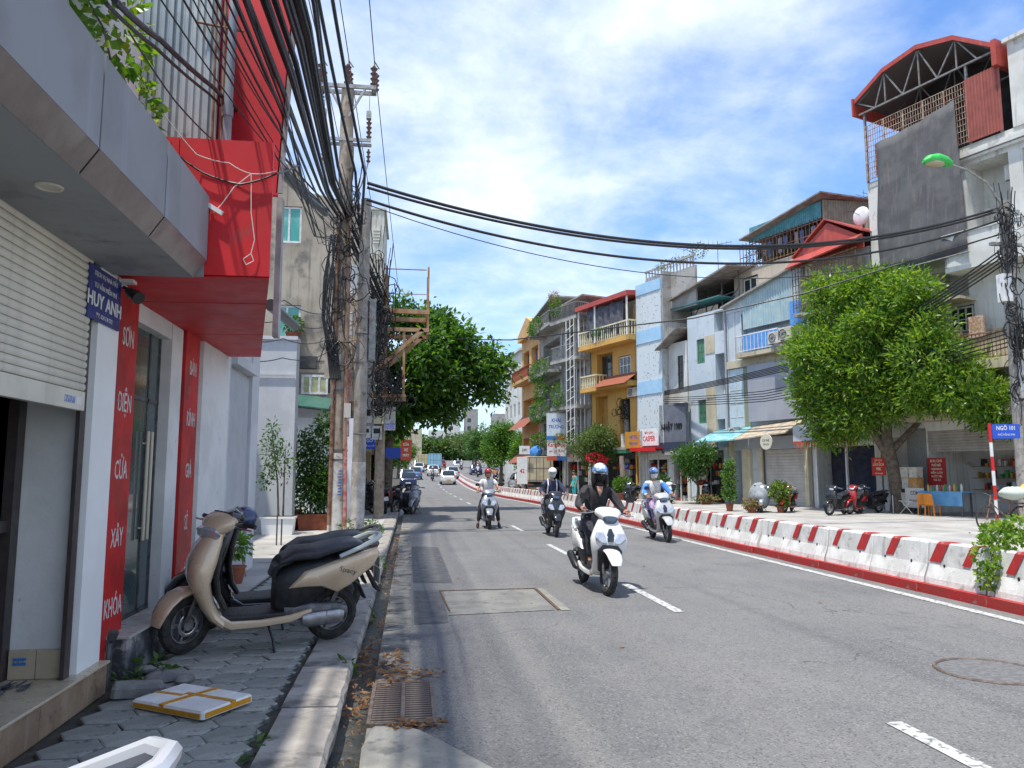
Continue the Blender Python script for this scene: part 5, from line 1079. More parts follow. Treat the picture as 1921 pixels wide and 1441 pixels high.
board('menu_board', RL(1.95, -1.2, 0.62), RZ, 0.78, 0.75, mat('pale_board', (0.55, 0.52, 0.46), (0.4, 0.25, 0.2), rough=0.6, scale=6, lo=.6, hi=.7), 'pale printed board standing at the left end of the blue table', [('CƠM', .18, .2), ('BÌNH DÂN', -.12, .12)], M_frame_d)
rf2 = board('price_poster', (18.75, 29.0, 1.82), RZ, 0.62, 0.72, mat('poster_red', (0.50, 0.03, 0.02), rough=0.5), 'bright red poster with yellow text hung left of the big tree trunk', [('MỞ CỬA', .25, .10), ('LẨU ẾCH', .08, .15), ('99K', -.10, .17), ('ĐT 098 6688', -.28, .08)], M_cream)
tb = empty('food_table', RL(0.65, -1.35), RZ, 'long blue topped food stall table with bottles behind', 'table')
b = MB(); b.box(-0.85, -0.3, 0.86, 0.85, 0.3, 0.9); b.build('tabletop', mat('blue_laminate', (0.14, 0.36, 0.58), (0.10, 0.29, 0.50), rough=0.4, scale=3), tb)
b = MB(); b.box(-0.84, -0.31, 0.38, 0.84, -0.295, 0.86); b.build('front_sheet', MATS['blue_laminate'], tb)
for x in (-.8, .8):
    for y in (-.27, .27): b = MB(); b.box(x - .025, y - .025, 0, x + .025, y + .025, .86); b.build('leg', M_steel, tb)
bo = []
rg = random.Random(6); bcol = [mat('bottle_%s' % n, c, rough=0.15) for n, c in (('red', (.45, .05, .02)), ('yellow', (.55, .4, .05)), ('green', (.05, .25, .06)), ('white', (.6, .6, .58)))]
cn_ = ('red', 'yellow', 'green', 'white')
for k in range(12):
    b = MB(); h_ = rg.uniform(.16, .3); b.tube([(0, 0, 0), (0, 0, h_ * .7), (0, 0, h_ * .85), (0, 0, h_)], [.04, .04, .018, .018], 8)
    p = RL(1.35 - k * 0.125, -1.35 + rg.uniform(-.15, .15), 0.9); tag(b.build('bottle', bcol[k % 4], None, p), '%s sauce bottle standing among the others on the blue food table' % cn_[k % 4], 'bottle', 'bottles on the food table, %s' % cn_[k % 4])
ch = empty('plastic_chair', RL(0.75, -1.95), RZ, 'orange plastic chair in front of the blue table', 'chair'); M_or = mat('orange_plastic', (0.62, 0.22, 0.02), (0.55, 0.19, 0.02), rough=0.4)
def chair(r, m, s_=1.0):
    b = MB(); b.bbox(-.2 * s_, -.2 * s_, .40 * s_, .2 * s_, .2 * s_, .44 * s_, .02); b.build('seat', m, r)
    b = MB(); b.secs([(-.2 * s_, .44 * s_, .19 * s_, .015, 80), (-.24 * s_, .65 * s_, .2 * s_, .015, 80), (-.27 * s_, .85 * s_, .17 * s_, .015, 80)], 12); b.build('backrest', m, r).rotation_euler = (0, 0, R(90))
    for x in (-.17, .17):
        for y in (-.17, .17): b = MB(); b.bar((x * s_ * 1.1, y * s_ * 1.1, 0), (x * s_, y * s_, .41 * s_), .035 * s_); b.build('leg', m, r)
chair(ch, M_or, 0.95)
ch2 = copy_tree(ch, RL(1.25, -1.75), RZ + 0.6, 'orange plastic stool chair turned sideways near the pale board')
def crate(nm, loc, rz, w, d, h, m, lab, bands=None):
    r = empty(nm, loc, rz, lab, 'box'); b = MB(); b.bbox(-w / 2, -d / 2, 0, w / 2, d / 2, h, .012); b.build('body', m, r); b = MB(); b.box(-w / 2 - .01, -d / 2 - .01, h, w / 2 + .01, d / 2 + .01, h + .05); b.build('lid', m, r)
    return r
M_fb = mat('foam_box', (0.58, 0.54, 0.45), (0.48, 0.44, 0.36), rough=0.7, scale=5, spots=(0.34, 0.3, 0.24), sscale=8)
for i, (sx_, z_, w_, lab, m_) in enumerate(((2.97, .95, .36, 'foam box on the cart, bottom left of the stack by the tree', M_fb), (2.58, .95, .36, 'foam box on the cart, bottom middle of the stack by the tree', M_fb), (2.20, .95, .34, 'orange fronted box on the cart, bottom right of the stack', mat('orange_box', (0.55, 0.24, 0.05), (0.6, .42, .2), rough=0.6, scale=4)), (2.97, 1.38, .36, 'foam box on the cart, top left of the stack by the tree', M_fb), (2.58, 1.38, .36, 'foam box on the cart, top middle of the stack by the tree', M_fb), (2.20, 1.38, .34, 'foam box on the cart, top right of the stack by the tree', M_fb))):
    crate('foam_box', RL(sx_, -.7, z_), RZ, w_, .4, .36, m_, lab)
ct = empty('box_cart', RL(2.6, -.7), RZ, 'white low cart carrying the stack of foam boxes beside the tree', 'cart')
b = MB(); b.box(-.6, -.25, .86, .6, .25, .95); b.build('platform', M_dark, ct); b = MB(); b.box(-.45, -.28, .28, .3, -.25, .8); b.build('panel', M_fb, ct)
for x in (-.55, .55):
    for y in (-.22, .22): b = MB(); b.bar((x, y, .1), (x, y, .9), .03); b.build('leg', M_steel, ct)
for x in (-.5, .5): b = MB(); b.torus((x, -.24, .1), .07, .025, 'y', 14, 6); b.build('wheel', M_rubber, ct)
st_ = empty('folding_stand', RL(2.05, -1.6), RZ, 'white crossed metal folding stand legs below the pale board', 'stand')
b = MB(); b.tube([(-.28, 0, 0), (.2, 0, .5)], .012, 6); b.tube([(.28, 0, 0), (-.2, 0, .5)], .012, 6); b.tube([(-.3, 0, .5), (.3, 0, .5)], .012, 6); b.tube([(-.55, 0, 0), (-.55, 0, .7)], .014, 6); b.build('frame', M_white, st_)

# ---- R2: red gabled tin roof house behind the tree
r2 = rb('tin_roof_house', 'house with red tin gable roof and rusty barred balcony behind the big tree', 4.2, 7.75, 11.3, 8, M_wB, [(7.5, 0.0, 4.5, 2.75, 1.8), (7.6, 7.5, 4.3, 9.6, .9), (7.5, 3.9, 4.4, 6.0, .6)])
b = MB(); W_ = 3.55; b.prism([(-0.1, 11.15), (W_ + .1, 11.15), (W_ + .1, 11.6), (W_ * .52, 12.75), (-0.1, 11.6)], -0.5, -0.44); b.build('gable', M_redm, r2)
b = MB(); pts = [(-0.15, 11.65), (W_ * .5, 12.95), (W_ + .15, 11.9)]; rn = [(x, -0.62, z) for x, z in pts] + [(x, -0.62, z - .07) for x, z in reversed(pts)]
b.loft([rn, [(x, 7, z) for x, _, z in rn]], True, True, False); b.build('roof', M_redm, r2)
b = MB(); b.loft([[(-.1, -.55, 11.55), (W_ + .1, -.55, 11.75), (W_ + .1, -.52, 11.5), (-.1, -.52, 11.3)], [(-.1, -1.15, 11.0), (W_ + .1, -1.15, 11.35), (W_ + .1, -1.12, 11.3), (-.1, -1.12, 10.95)]], True, True, False); b.build('eave', M_redm, r2)
b = MB(); y = -.85
for k in range(20): x = .05 + k * (W_ - .1) / 19; b.bar((x, y, 8.9), (x, y, 11.15), .03)
for k in range(8): z_ = 8.95 + k * .3; b.bar((.05, y + .01, z_), (W_ - .05, y + .01, z_), .025)
b.bar((.0, y - .02, 10.95), (W_, y - .02, 11.1), .06); b.build('grille', M_rust, r2)
b = MB(); b.box(0.02, -.85, 8.7, W_ - .02, -.002, 8.85); b.build('balcony', M_greyc, r2)
b = MB(); b.box(.1, -.4, 8.9, 1.2, -.3, 10.6); b.box(2.9, -.4, 8.9, W_ - .1, -.3, 10.9); b.build('curtain', mat('brown_curtain', (0.24, 0.17, 0.12), (0.35, 0.3, 0.25), rough=0.9, scale=6), r2)
b = MB(); b.box(0.02, -1.2, 2.95, W_ - .02, -.002, 3.7); b.build('shop_fascia', mat('pale_fascia', (0.50, 0.52, 0.55), (0.42, 0.44, 0.47), rough=0.6, scale=2), r2)
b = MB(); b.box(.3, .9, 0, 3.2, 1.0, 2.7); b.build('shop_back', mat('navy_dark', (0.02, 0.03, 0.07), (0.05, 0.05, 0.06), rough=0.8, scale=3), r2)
for x in (.25, 1.85): b = MB(); b.box(x, -.1, 0, x + .08, 0, 2.75); b.build('door_post', M_white, r2)
b = MB()
for k in range(22): x = .1 + k * .155; b.add([(x, -1.25, 2.95), (x + .15, -1.25, 2.95), (x + .075, -1.25 - .02 * (k % 2), 2.62 - .06 * (k % 3))], [(0, 1, 2)])
b.box(.05, -1.24, 2.9, 3.5, -1.21, 2.97); b.build('pennant_valance', mat('faded_red_cloth', (0.35, 0.05, 0.03), (0.4, 0.12, 0.05), rough=.8, scale=9), r2)
ac_unit(None, RL(21.0, -.05, 6.5), RZ, 'air conditioner on the yellow house wall by the drain pipe'); ac_unit(None, RL(12.3, -.1, 3.6), RZ, 'air conditioner above the left pillar of the blue sheet house')
ac_unit(None, RL(16.3, -.1, 5.2), RZ, 'air conditioner on the narrow white house beside the grey hanging sign'); ac_unit(None, RL(27.6, -.2, 5.1), RZ, 'air conditioner on the grey balcony house')
dish = empty('satellite_dish', RL(4.6, 0.2, 12.3), RZ, 'pale satellite dish on the red gabled roof beside the antenna', 'satellite dish')
b = MB(); b.ell((0, -.1, .45), (.42, .12, .42), 16, 8); b.build('reflector', M_white, dish); b = MB(); b.tube([(0, 0, -.4), (0, 0, .4)], .03, 6); b.tube([(0, -.1, .45), (0, -.6, .55)], .012, 5); b.build('mast', M_steel, dish)
def antenna(loc, rz, lab, h=1.6, n=6):
    r = empty('tv_antenna', loc, rz, lab, 'antenna'); b = MB(); b.tube([(0, 0, 0), (0, 0, h)], .02, 5); b.build('mast', M_steel, r)
    b = MB(); b.bar((-.8, 0, h * .85), (.8, 0, h * .95), .025)
    for k in range(n): x = -.75 + 1.5 * k / (n - 1); l = .55 - .05 * k; b.bar((x, -l, h * .9), (x, l, h * .9), .014); b.bar((x, 0, h * .9 - l * .6), (x, 0, h * .9 + l * .6), .012)
    b.build('boom', M_steel, r)
antenna(RL(4.5, 1.2, 12.6), RZ, 'spiky television antenna above the red tin gable')
antenna(RL(5.6, 1.6, 12.4), RZ + 1, 'second television antenna left of the satellite dish', 1.3)

# ---- R3: pale blue sheet house with grey panel, awning, shop shutter
r3 = rb('blue_sheet_house', 'pale blue house with sloping sheet gable, grey panel and closed shutter shop', 7.8, 12.95, 9.9, 8, M_blueB, [(11.9, 7.7, 7.9, 9.7, .35), (11.0, 0.0, 7.75 + .15, 2.72, .35), (12.75, 0, 12.0, 2.7, .5)])
def r3x(s_): return 12.95 - s_
b = MB(); b.prism([(0.0, 9.9), (5.15, 9.9), (5.15, 11.35), (0.0, 10.25)], -0.05, 7.5); b.build('gable_wall', M_blueB, r3)
b = MB(); rn = [(-.1, -.35, 10.28), (5.25, -.35, 11.45), (5.25, -.35, 11.36), (-.1, -.35, 10.19)]; b.loft([rn, [(x, 7.6, z) for x, y, z in rn]], True, True, False); b.build('roof', mat('grey_roof_sheet', (0.34, 0.32, 0.29), (0.24, 0.22, 0.2), rough=0.6, scale=3), r3)
b = corrugated(r3x(11.7), r3x(7.85), 8.85, 10.45, -0.09, 0.16, 0.03); b.quad
b.v = [(x, y, z if z < 9 else 10.30 + (x / 5.15) * 1.05) for x, y, z in b.v]; b.build('sheet_cladding', mat('pale_green_blue_sheet', (0.40, 0.50, 0.50), (0.30, 0.42, 0.46), rough=0.5, scale=2, streak=((0.24, 0.34, 0.40), 0.5)), r3)
b = MB(); b.box(r3x(11.75), -.11, 7.72, r3x(9.4), -.08, 8.6); b.box(r3x(8.6), -.125, 8.4, r3x(7.85), -.1, 9.7); b.build('blue_tarp', mat('bright_blue_tarp', (0.08, 0.24, 0.60), (0.12, 0.32, 0.66), rough=0.5, scale=4), r3)
b = MB(); b.box(r3x(11.8), -.6, 7.35, r3x(7.9), -.002, 7.55); b.build('balcony', M_crB, r3)
b = MB(); railing(b, r3x(11.75), r3x(9.0), -.56, -.08, 7.6, .85, .25); b.build('railing', M_white, r3)
b = MB(); b.box(0.02, -.14, 6.95, r3x(7.82), -.003, 7.33); b.build('band', M_crB, r3)
b = MB(); b.box(r3x(11.35), -.26, 4.1, r3x(7.95), -.15, 6.93); gp = b.build('grey_panel', M_greyp, r3)
b = MB(); b.box(r3x(12.9), -.03, 3.9, r3x(11.85), -.002, 6.9); b.build('glass_block', mat('pale_glass', (0.50, 0.62, 0.68), (0.42, 0.55, 0.62), rough=0.2, scale=1.5), r3)
b = MB()
for z_ in (4.4, 5.1, 5.8, 6.5): b.box(r3x(12.9), -.045, z_, r3x(11.85), -.03, z_ + .04)
for s_ in (12.9, 12.4, 11.9): b.box(r3x(s_), -.05, 3.9, r3x(s_) + .04, -.031, 9.9)
b.build('mullion', M_frame_w, r3)
b = MB(); b.box(r3x(11.8), -.05, 3.9, r3x(11.45), -.003, 6.9); b.build('green_strip', mat('olive_strip', (0.23, 0.27, 0.18), rough=0.7), r3)
for i_, (sx_, z_) in enumerate(((8.9, 7.95), (8.25, 8.05))): ac_unit(None, RL(sx_, -.62, z_), RZ, 'air conditioner on the blue house balcony, %s of the pair by the tree' % ('left' if i_ == 0 else 'right'))
b = MB(); b.loft([[(r3x(14.0), -1.5, 3.1), (r3x(11.2), -1.5, 3.15), (r3x(11.2), -1.5, 3.21), (r3x(14.0), -1.5, 3.16)], [(r3x(14.0), -.05, 3.75), (r3x(11.2), -.05, 3.85), (r3x(11.2), -.05, 3.9), (r3x(14.0), -.05, 3.8)]], True, True, False)
b.mat(1).loft([[(r3x(11.15), -1.5, 3.15), (r3x(7.9), -1.5, 3.35), (r3x(7.9), -1.5, 3.41), (r3x(11.15), -1.5, 3.21)], [(r3x(11.15), -.05, 3.85), (r3x(7.9), -.05, 4.05), (r3x(7.9), -.05, 4.1), (r3x(11.15), -.05, 3.9)]], True, True, False)
b.build('awning', [mat('teal_sheet', (0.14, 0.36, 0.38), (0.3, 0.5, 0.5), rough=0.6, scale=3), mat('old_cream_sheet', (0.46, 0.38, 0.27), (0.30, 0.25, 0.2), rough=0.7, scale=3)], r3)
b = MB(); b.box(r3x(12.2), -.45, 2.75, r3x(7.9), -.003, 3.3); b.build('sign_fascia', M_greyp, r3)
for q in ((12.9, -.2, 12.7, 3.2), (12.0, -.2, 11.45, 2.75), (11.0, -.1, 10.75, 2.75), (8.05, -.2, 7.84, 2.75)): b = MB(); b.box(r3x(q[0]), q[1], 0, r3x(q[2]), -.003, q[3]); b.build('pillar', M_cre, r3)
shutter(r3, r3x(10.72), r3x(8.06), 0.0, 2.7, .12, mat('white_shutter', (0.50, 0.48, 0.44), (0.42, 0.40, 0.37), rough=0.5, scale=1.5, streak=((0.32, 0.30, 0.26), 0.4)), 0.14)
rsn = empty('round_sign', RL(9.0, -1.55, 3.0), RZ, 'round pale cream shop sign hanging under the old awning', 'sign')
b = MB(); b.tube([(0, -.03, 0), (0, .03, 0)], .36, 24); b.build('disc', mat('cream_sign', (0.55, 0.53, 0.42), rough=0.5), rsn); text('lettering', 'CÀ PHÊ', .16, M_frame_d, rsn, (0, -.035, .06), (R(90), 0, 0), .001, .8); text('lettering', 'TRÀ SỮA', .12, M_frame_d, rsn, (0, -.035, -.12), (R(90), 0, 0), .001, .8)
# ---- rooftop shack behind R3
r3b = rb('rooftop_shack_house', 'taller beige house behind with teal corrugated rooftop shack', 7.9, 14.2, 12.6, 5, mat('beige_render', (0.50, 0.43, 0.34), (0.42, 0.36, 0.28), rough=0.8, scale=.8, streak=((0.26, 0.22, 0.18), 0.6)), [(13.6, 10.6, 12.4, 12.2, .3)], off=1.8)
def r3y(s_): return 14.2 - s_
window(r3b, r3y(13.5), 10.7, r3y(12.5), 12.1, .05, M_frame_w, M_glassd, 2, 1, .07)
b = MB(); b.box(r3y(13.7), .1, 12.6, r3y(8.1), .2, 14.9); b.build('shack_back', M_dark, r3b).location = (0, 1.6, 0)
b = corrugated(r3y(12.9), r3y(8.1), 14.0, 14.85, 0, .12, .03); b.build('teal_fascia', mat('teal_corrugated', (0.06, 0.22, 0.26), (0.10, 0.30, 0.34), rough=0.5, scale=3), r3b)
b = corrugated(0, 4.6, 12.6, 14.9, 0, .14, .03, None, Matrix.Translation((r3y(8.05), 0, 0)) @ Matrix.Rotation(R(70), 4, 'Z')); b.build('corrugated_wall', mat('dull_green_corrugated', (0.33, 0.34, 0.26), (0.25, 0.25, 0.19), rough=0.6, scale=2, streak=((0.2, 0.16, 0.12), 0.5)), r3b)
b = MB(); rn = [(r3y(13.2), -.5, 14.25), (r3y(10.8), -.5, 14.65), (r3y(7.7), -.5, 15.15), (r3y(7.7), -.5, 15.07), (r3y(10.8), -.5, 14.57), (r3y(13.2), -.5, 14.17)]; b.loft([rn, [(x + 1.2, 4.6, z - .2) for x, y, z in rn]], True, True, False)
b.build('roof', mat('rust_grey_roof', (0.26, 0.24, 0.22), (0.18, 0.14, 0.12), rough=0.7, scale=3), r3b)
b = MB()
for k in range(24): x = r3y(13.6) + k * (5.5) / 23; b.bar((x, -.05, 12.6), (x, -.05, 14.1), .03)
for z_ in (12.7, 13.3, 13.9): b.bar((r3y(13.6), -.06, z_), (r3y(8.1), -.06, z_), .035)
b.build('railing', M_rust, r3b)
leaves('climbing_plant', [M_leafC, M_leafD], r3b, [(1.2, .3, 13.2, .6, .25, .6), (2.6, .3, 13.1, .7, .25, .4), (4.2, .3, 13.0, .7, .25, .3), (6.4, 1.5, 13.6, .4, .6, .5)], 900, .12, seed=12)
b = MB()
for k in range(12): x = r3y(12.5) + k * .36; b.mat(k % 3).box(x, .15, 13.0 + .1 * (k % 2), x + .26, .18, 13.8)
b.build('laundry', [M_dark, mat('laundry_grey', (.3, .3, .35), rough=.9), mat('laundry_blue', (.12, .16, .3), rough=.9)], r3b)

# ---- R4: pale blue white narrow house with green windows
r4 = rb('green_window_house', 'pale blue and cream house with tall green windows', 13.0, 16.1, 10.3, 8, M_blueB, [(15.35, 7.55, 14.72, 8.9, .18), (15.35, 4.25, 14.72, 5.55, .18), (13.9, 9.1, 13.2, 10.2, .6), (13.9, 5.7, 13.2, 7.9, .6), (13.9, 3.5, 13.3, 4.4, .5), (15.6, 0, 13.5, 2.8, 1.0)])
def r4x(s_): return 16.1 - s_
M_gw = mat('green_shutter_paint', (0.03, 0.16, 0.09), (0.05, 0.22, 0.12), rough=0.5, scale=6)
for z0, z1 in ((7.57, 8.88), (4.27, 5.53)): window(r4, r4x(15.33), z0, r4x(14.74), z1, .06, M_gw, mat('green_glass', (0.05, 0.13, 0.08), (0.10, 0.2, 0.12), rough=.2, scale=4), 2, 2, .05)
for z0, z1 in ((9.12, 10.18), (5.72, 7.88), (3.52, 4.38)): window(r4, r4x(13.88), z0, r4x(13.25), z1, .55, M_frame_w, M_glassd, 2, 2, .05)
for z0, z1 in ((8.0, 9.0), (5.56, 6.2), (2.95, 5.5)): b = MB(); b.box(r4x(14.65), -.03, z0, r4x(13.92), -.002, z1); b.build('cream_panel', M_crB, r4)
b = MB(); b.box(r4x(14.6), -.04, 2.85, r4x(13.05), -.002, 2.95); b.box(.0, -.3, 2.75, 3.1, -.003, 2.9); b.build('string_course', M_wB, r4)
b = MB(); b.tube([(r4x(13.03), -.08, 0), (r4x(13.03), -.08, 10.3)], .05, 8); b.build('drain_pipe', M_greyp, r4)
b = MB(); b.box(r4x(15.6), .0, 0, r4x(14.9), .1, 2.75); b.build('door_panel', M_crB, r4)
# open steel terrace frame with teal roof (behind R4/R5)
tf = empty('roof_terrace', RL(17.3, 1.0, 10.3), RZ, 'open steel framed roof terrace with grey and teal canopy above the green window house', 'terrace')
b = MB(); b.box(0, 0, -2.2, 5.2, 4.5, .0); b.build('base', M_greyc, tf)
b = MB()
for x in (.3, 1.6, 2.9, 4.2):
    for y in (0.1, 3): b.bar((x, y, 0), (x, y, 1.3 + x * .2), .06)
for x0, x1 in ((.3, 1.6), (1.6, 2.9), (2.9, 4.2)): b.bar((x0, .1, 0), (x1, .1, 1.3), .04); b.bar((x0, .1, 1.0), (x1, .1, 1.1), .04)
b.build('steel_post', M_steel, tf)
b = MB(); rn = [(-.4, -1.0, 1.35), (4.5, -1.0, 2.3), (4.5, -1.0, 2.2), (-.4, -1.0, 1.27)]; b.loft([rn, [(x, 3.6, z + .3) for x, y, z in rn]], True, True, False); b.build('roof', MATS['rust_grey_roof'], tf)
b = MB(); b.box(-1.2, -.8, .78, 3.6, .6, .84); b.build('lower_canopy', mat('teal_awning', (0.05, 0.17, 0.17), (0.08, 0.22, 0.22), rough=0.5), tf)
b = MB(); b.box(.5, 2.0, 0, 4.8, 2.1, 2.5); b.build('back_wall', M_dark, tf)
# ---- R5 narrow white gabled house
r5 = rb('narrow_white_house', 'narrow white house with barred window between dotted and blue houses', 16.12, 17.75, 9.0, 7, M_wB, [(16.9, 6.3, 16.45, 8.2, .15), (17.6, 0, 16.3, 2.7, .6)], off=-.05)
window(r5, 17.75 - 16.88, 6.32, 17.75 - 16.47, 8.18, .03, M_frame_d, M_glassd, 1, 3, .05, M_frame_d)
b = MB(); b.loft([[(-.25, -.8, 8.6), (1.65, -.8, 9.6), (1.65, -.8, 9.66), (-.25, -.8, 8.66)], [(-.25, 2, 8.9), (1.65, 2, 9.9), (1.65, 2, 9.96), (-.25, 2, 8.96)]], True, True, False); b.build('roof', MATS['rust_grey_roof'], r5)
sgn = empty('grey_billboard', RL(17.05, -.35, 4.0), RZ, 'large dark grey hanging sign with black raised lettering', 'sign')
b = MB(); b.box(-1.15, -.1, -1.25, 1.15, .1, 1.45); b.build('board', mat('dark_grey_sign', (0.115, 0.125, 0.15), (0.145, 0.155, 0.18), rough=0.6, scale=2), sgn)
text('lettering', 'NHẬT 1989', .48, M_black, sgn, (-.05, -.11, .15), (R(90), 0, 0), .02, .75, bold=.012)
b = MB(); b.box(-1.1, -.12, -1.25, 1.1, -.1, -.7); b.build('lower_band', mat('navy_band', (0.03, 0.04, 0.07), rough=.6), sgn)
b = MB(); b.bar((-.9, .1, 1.0), (-.9, .35, 1.0), .05); b.bar((.9, .1, 1.0), (.9, .35, 1.0), .05); b.build('bracket', M_steel, sgn)
# ---- R6 dotted perforated facade
r6 = rb('perforated_facade_house', 'white house with dotted perforated screen and pale blue bands', 17.8, 20.2, 13.0, 9, M_wB, [(20.0, 0, 18.0, 2.8, 1.0)])
def dotted():
    m = bpy.data.materials.new('dotted_screen'); m.use_nodes = True; t = m.node_tree; b_ = t.nodes['Principled BSDF']; L = t.links.new
    tcn = _n(t, 'ShaderNodeTexCoord'); v = _n(t, 'ShaderNodeTexVoronoi'); v.inputs['Scale'].default_value = 6.5; v.inputs['Randomness'].default_value = .75
    mp = _n(t, 'ShaderNodeMapping'); mp.inputs['Scale'].default_value = (1, 0, .6); L(tcn.outputs['Object'], mp.inputs[0]); L(mp.outputs[0], v.inputs['Vector'])
    r_ = _n(t, 'ShaderNodeMath', operation='LESS_THAN'); L(v.outputs['Distance'], r_.inputs[0]); r_.inputs[1].default_value = .2
    x = _n(t, 'ShaderNodeMix', data_type='RGBA'); L(r_.outputs[0], x.inputs[0]); x.inputs[6].default_value = (.52, .58, .60, 1); x.inputs[7].default_value = (.10, .12, .14, 1); L(x.outputs[2], b_.inputs['Base Color']); b_.inputs['Roughness'].default_value = .6
    return m
M_dot = dotted(); M_band = mat('sky_blue_band', (0.30, 0.50, 0.68), (0.36, 0.55, 0.70), rough=.6, scale=2)
for z0, z1 in ((10.1, 12.3), (7.0, 9.3), (3.2, 6.2)):
    b = MB(); b.box(0.03, -.45, z0, 2.37, -.38, z1); p_ = b.build('screen_panel', M_dot, r6)
    b = MB()
    for k in range(5): x = .03 + k * .585; b.box(x - .02, -.47, z0, x + .02, -.45, z1)
    b.build('seam', M_frame_w, p_)
for z0, z1 in ((12.3, 12.95), (9.3, 10.1), (6.2, 7.0)): b = MB(); b.box(0.02, -.5, z0, 2.38, -.36, z1); b.build('blue_band', M_band, r6)
b = MB(); b.box(0.05, -.36, 2.9, 2.35, -.002, 12.9); b.build('screen_box', M_wB, r6)
b = MB(); b.box(2.36, -.3, 10.4, 2.42, 2.0, 13.4); b.box(2.4, 0.3, 11.0, 4.6, .4, 13.3); b.build('side_parapet', M_greyc, r6)
b = MB()
for k in range(16): b.bar((.1 + k * .29, .3, 13.3 if k > 7 else 13.0), (.1 + k * .29, .3, 13.9), .06)
b.bar((0, .3, 13.9), (4.6, .3, 13.9), .1); b.build('roof_railing', M_greyc, r6)
tk = empty('water_tank', RL(20.4, 1.2, 13.0), RZ, 'small steel water tank on the roof at the left end of the dotted house', 'water tank')
b = MB(); b.tube([(-.5, 0, .5), (.5, 0, .5)], .38, 18); b.build('tank', M_alu, tk); b = MB(); b.box(-.4, -.3, 0, .4, .3, .15); b.build('stand', M_steel, tk)
antenna(RL(17.2, 1.5, 13.6), RZ, 'television antenna on the roof behind the dotted house', 1.5); antenna(RL(15.6, 2, 13.0), RZ + .8, 'television antenna nearest the heavy cables above the terrace', 1.9, 7); antenna(RL(18.6, 2, 13.6), RZ + 1.8, 'low television antenna left of the dotted house roof', 1.0)
leaves('roof_plants', [M_leafC, M_leafD], r6, [(2.2, .5, 14.0, 1.6, .4, .25), (4.2, .8, 14.1, .8, .4, .3)], 500, .12, seed=13)
bs = board('shop_sign', RL(20.5, -.6, 3.55), RZ, 1.75, 1.0, mat('orange_sign', (0.52, 0.24, 0.03), (0.45, 0.2, 0.03), rough=.5, scale=3), 'orange shop sign with blue lettering left of the white one', [('VIETTEL', .15, .30), ('ĐIỆN LẠNH', -.22, .2)], mat('blue_letter', (0.03, 0.08, 0.4), rough=.5))
bs = board('shop_sign', RL(19.0, -.6, 3.65), RZ, 1.75, 1.0, M_white, 'white shop sign with red lettering under the dotted facade', [('MÁY LẠNH', .25, .2), ('CASPER', -.1, .42)], mat('red_letter', (0.5, 0.01, 0.01), rough=.5))
b = MB(); b.box(-1.3, -.9, 0, 1.1, 0, .08); b.box(-1.3, -.92, -.12, 1.1, -.9, .1); tag(b.build('red_canopy', M_red, None, RL(19.0, -.1, 2.95), (0, 0, RZ)), 'thin red canopy under the white and orange shop signs', 'canopy')
# ---- R8 yellow house
r8 = rb('yellow_house', 'yellow house with red roof, dark curtains and baluster balconies', 20.3, 25.9, 9.9, 9, M_yel, [(25.2, 7.3, 23.4, 9.4, .5), (22.75, 7.7, 21.45, 8.95, .2), (25.4, 4.2, 24.0, 6.6, .6), (22.7, 4.0, 21.6, 6.2, .6), (25.3, 0, 20.9, 2.9, 1.5)])
def r8x(s_): return 25.9 - s_
window(r8, r8x(22.7), 7.75, r8x(21.5), 8.9, .05, M_frame_w, M_glassd, 3, 2, .07); window(r8, r8x(22.65), 4.05, r8x(21.65), 6.15, .3, M_frame_d, M_glassd, 2, 2, .07); window(r8, r8x(25.15), 7.35, r8x(23.45), 9.3, .4, M_frame_d, M_glassd, 3, 1, .07)
balcony(r8, -.05, 5.65, 9.95, 1.0, .9, M_yel, mat('cream_baluster', (0.62, 0.55, 0.36), rough=.7), .3, .22, 'bal'); balcony(r8, 1.9, 5.3, 7.15, .9, .0001, M_yel, M_yel, .25, 9)
b = MB(); b.loft([[(1.9, -1.2, 7.0), (5.4, -1.2, 7.0), (5.4, -1.15, 7.05), (1.9, -1.15, 7.05)], [(1.9, -.02, 7.75), (5.4, -.02, 7.75), (5.4, -.02, 7.8), (1.9, -.02, 7.8)]], True, True, False); b.build('tiled_awning', M_terra, r8)
balcony(r8, -.05, 1.9, 7.1, .9, .8, M_yel, mat('cream_baluster', (0.62, 0.55, 0.36), rough=.7), .25, .2, 'bal')
b = MB(); b.box(3.2, 0, 9.95, 5.4, 4, 12.3); b.box(.2, .6, 9.95, 3.2, 4, 12.0); b.build('top_storey', M_crB, r8)
b = MB(); rn = [(-.1, -1.2, 12.35), (5.75, -1.2, 12.35), (5.75, -1.2, 12.65), (-.1, -1.2, 12.65)]; b.loft([rn, [(x, 4, z + .5) for x, y, z in rn]], True, True, False); b.build('roof', M_redm, r8)
b = MB()
for x in (.05, 2.0, 5.5): b.bar((x, -1.0, 9.95), (x, -1.0, 12.4), .09)
b.build('roof_post', M_white, r8)
b = MB(); rings = []
for i in range(5):
    z_ = 12.2 - i * .5; rings.append([(1.0 + 4.1 * j / 20, -.95 - .06 * math.sin(j * 1.9 + i * .3), z_ + .06 * math.sin(j)) for j in range(21)])
b.loft(rings, False, False, True, False); cu = b.build('curtain', mat('dark_curtain', (0.06, 0.06, 0.075), (0.11, 0.11, 0.13), rough=.9, scale=3), r8); cu.modifiers.new('s', 'SOLIDIFY').thickness = .01
leaves('balcony_plants', [M_leafC], r8, [(2.6, -1.0, 10.6, 1.1, .2, .25)], 260, .12, seed=14)
b = MB(); b.box(r8x(20.95), -.06, 2.6, r8x(20.35), -.003, 12.0); b.build('side_strip', M_wB, r8)
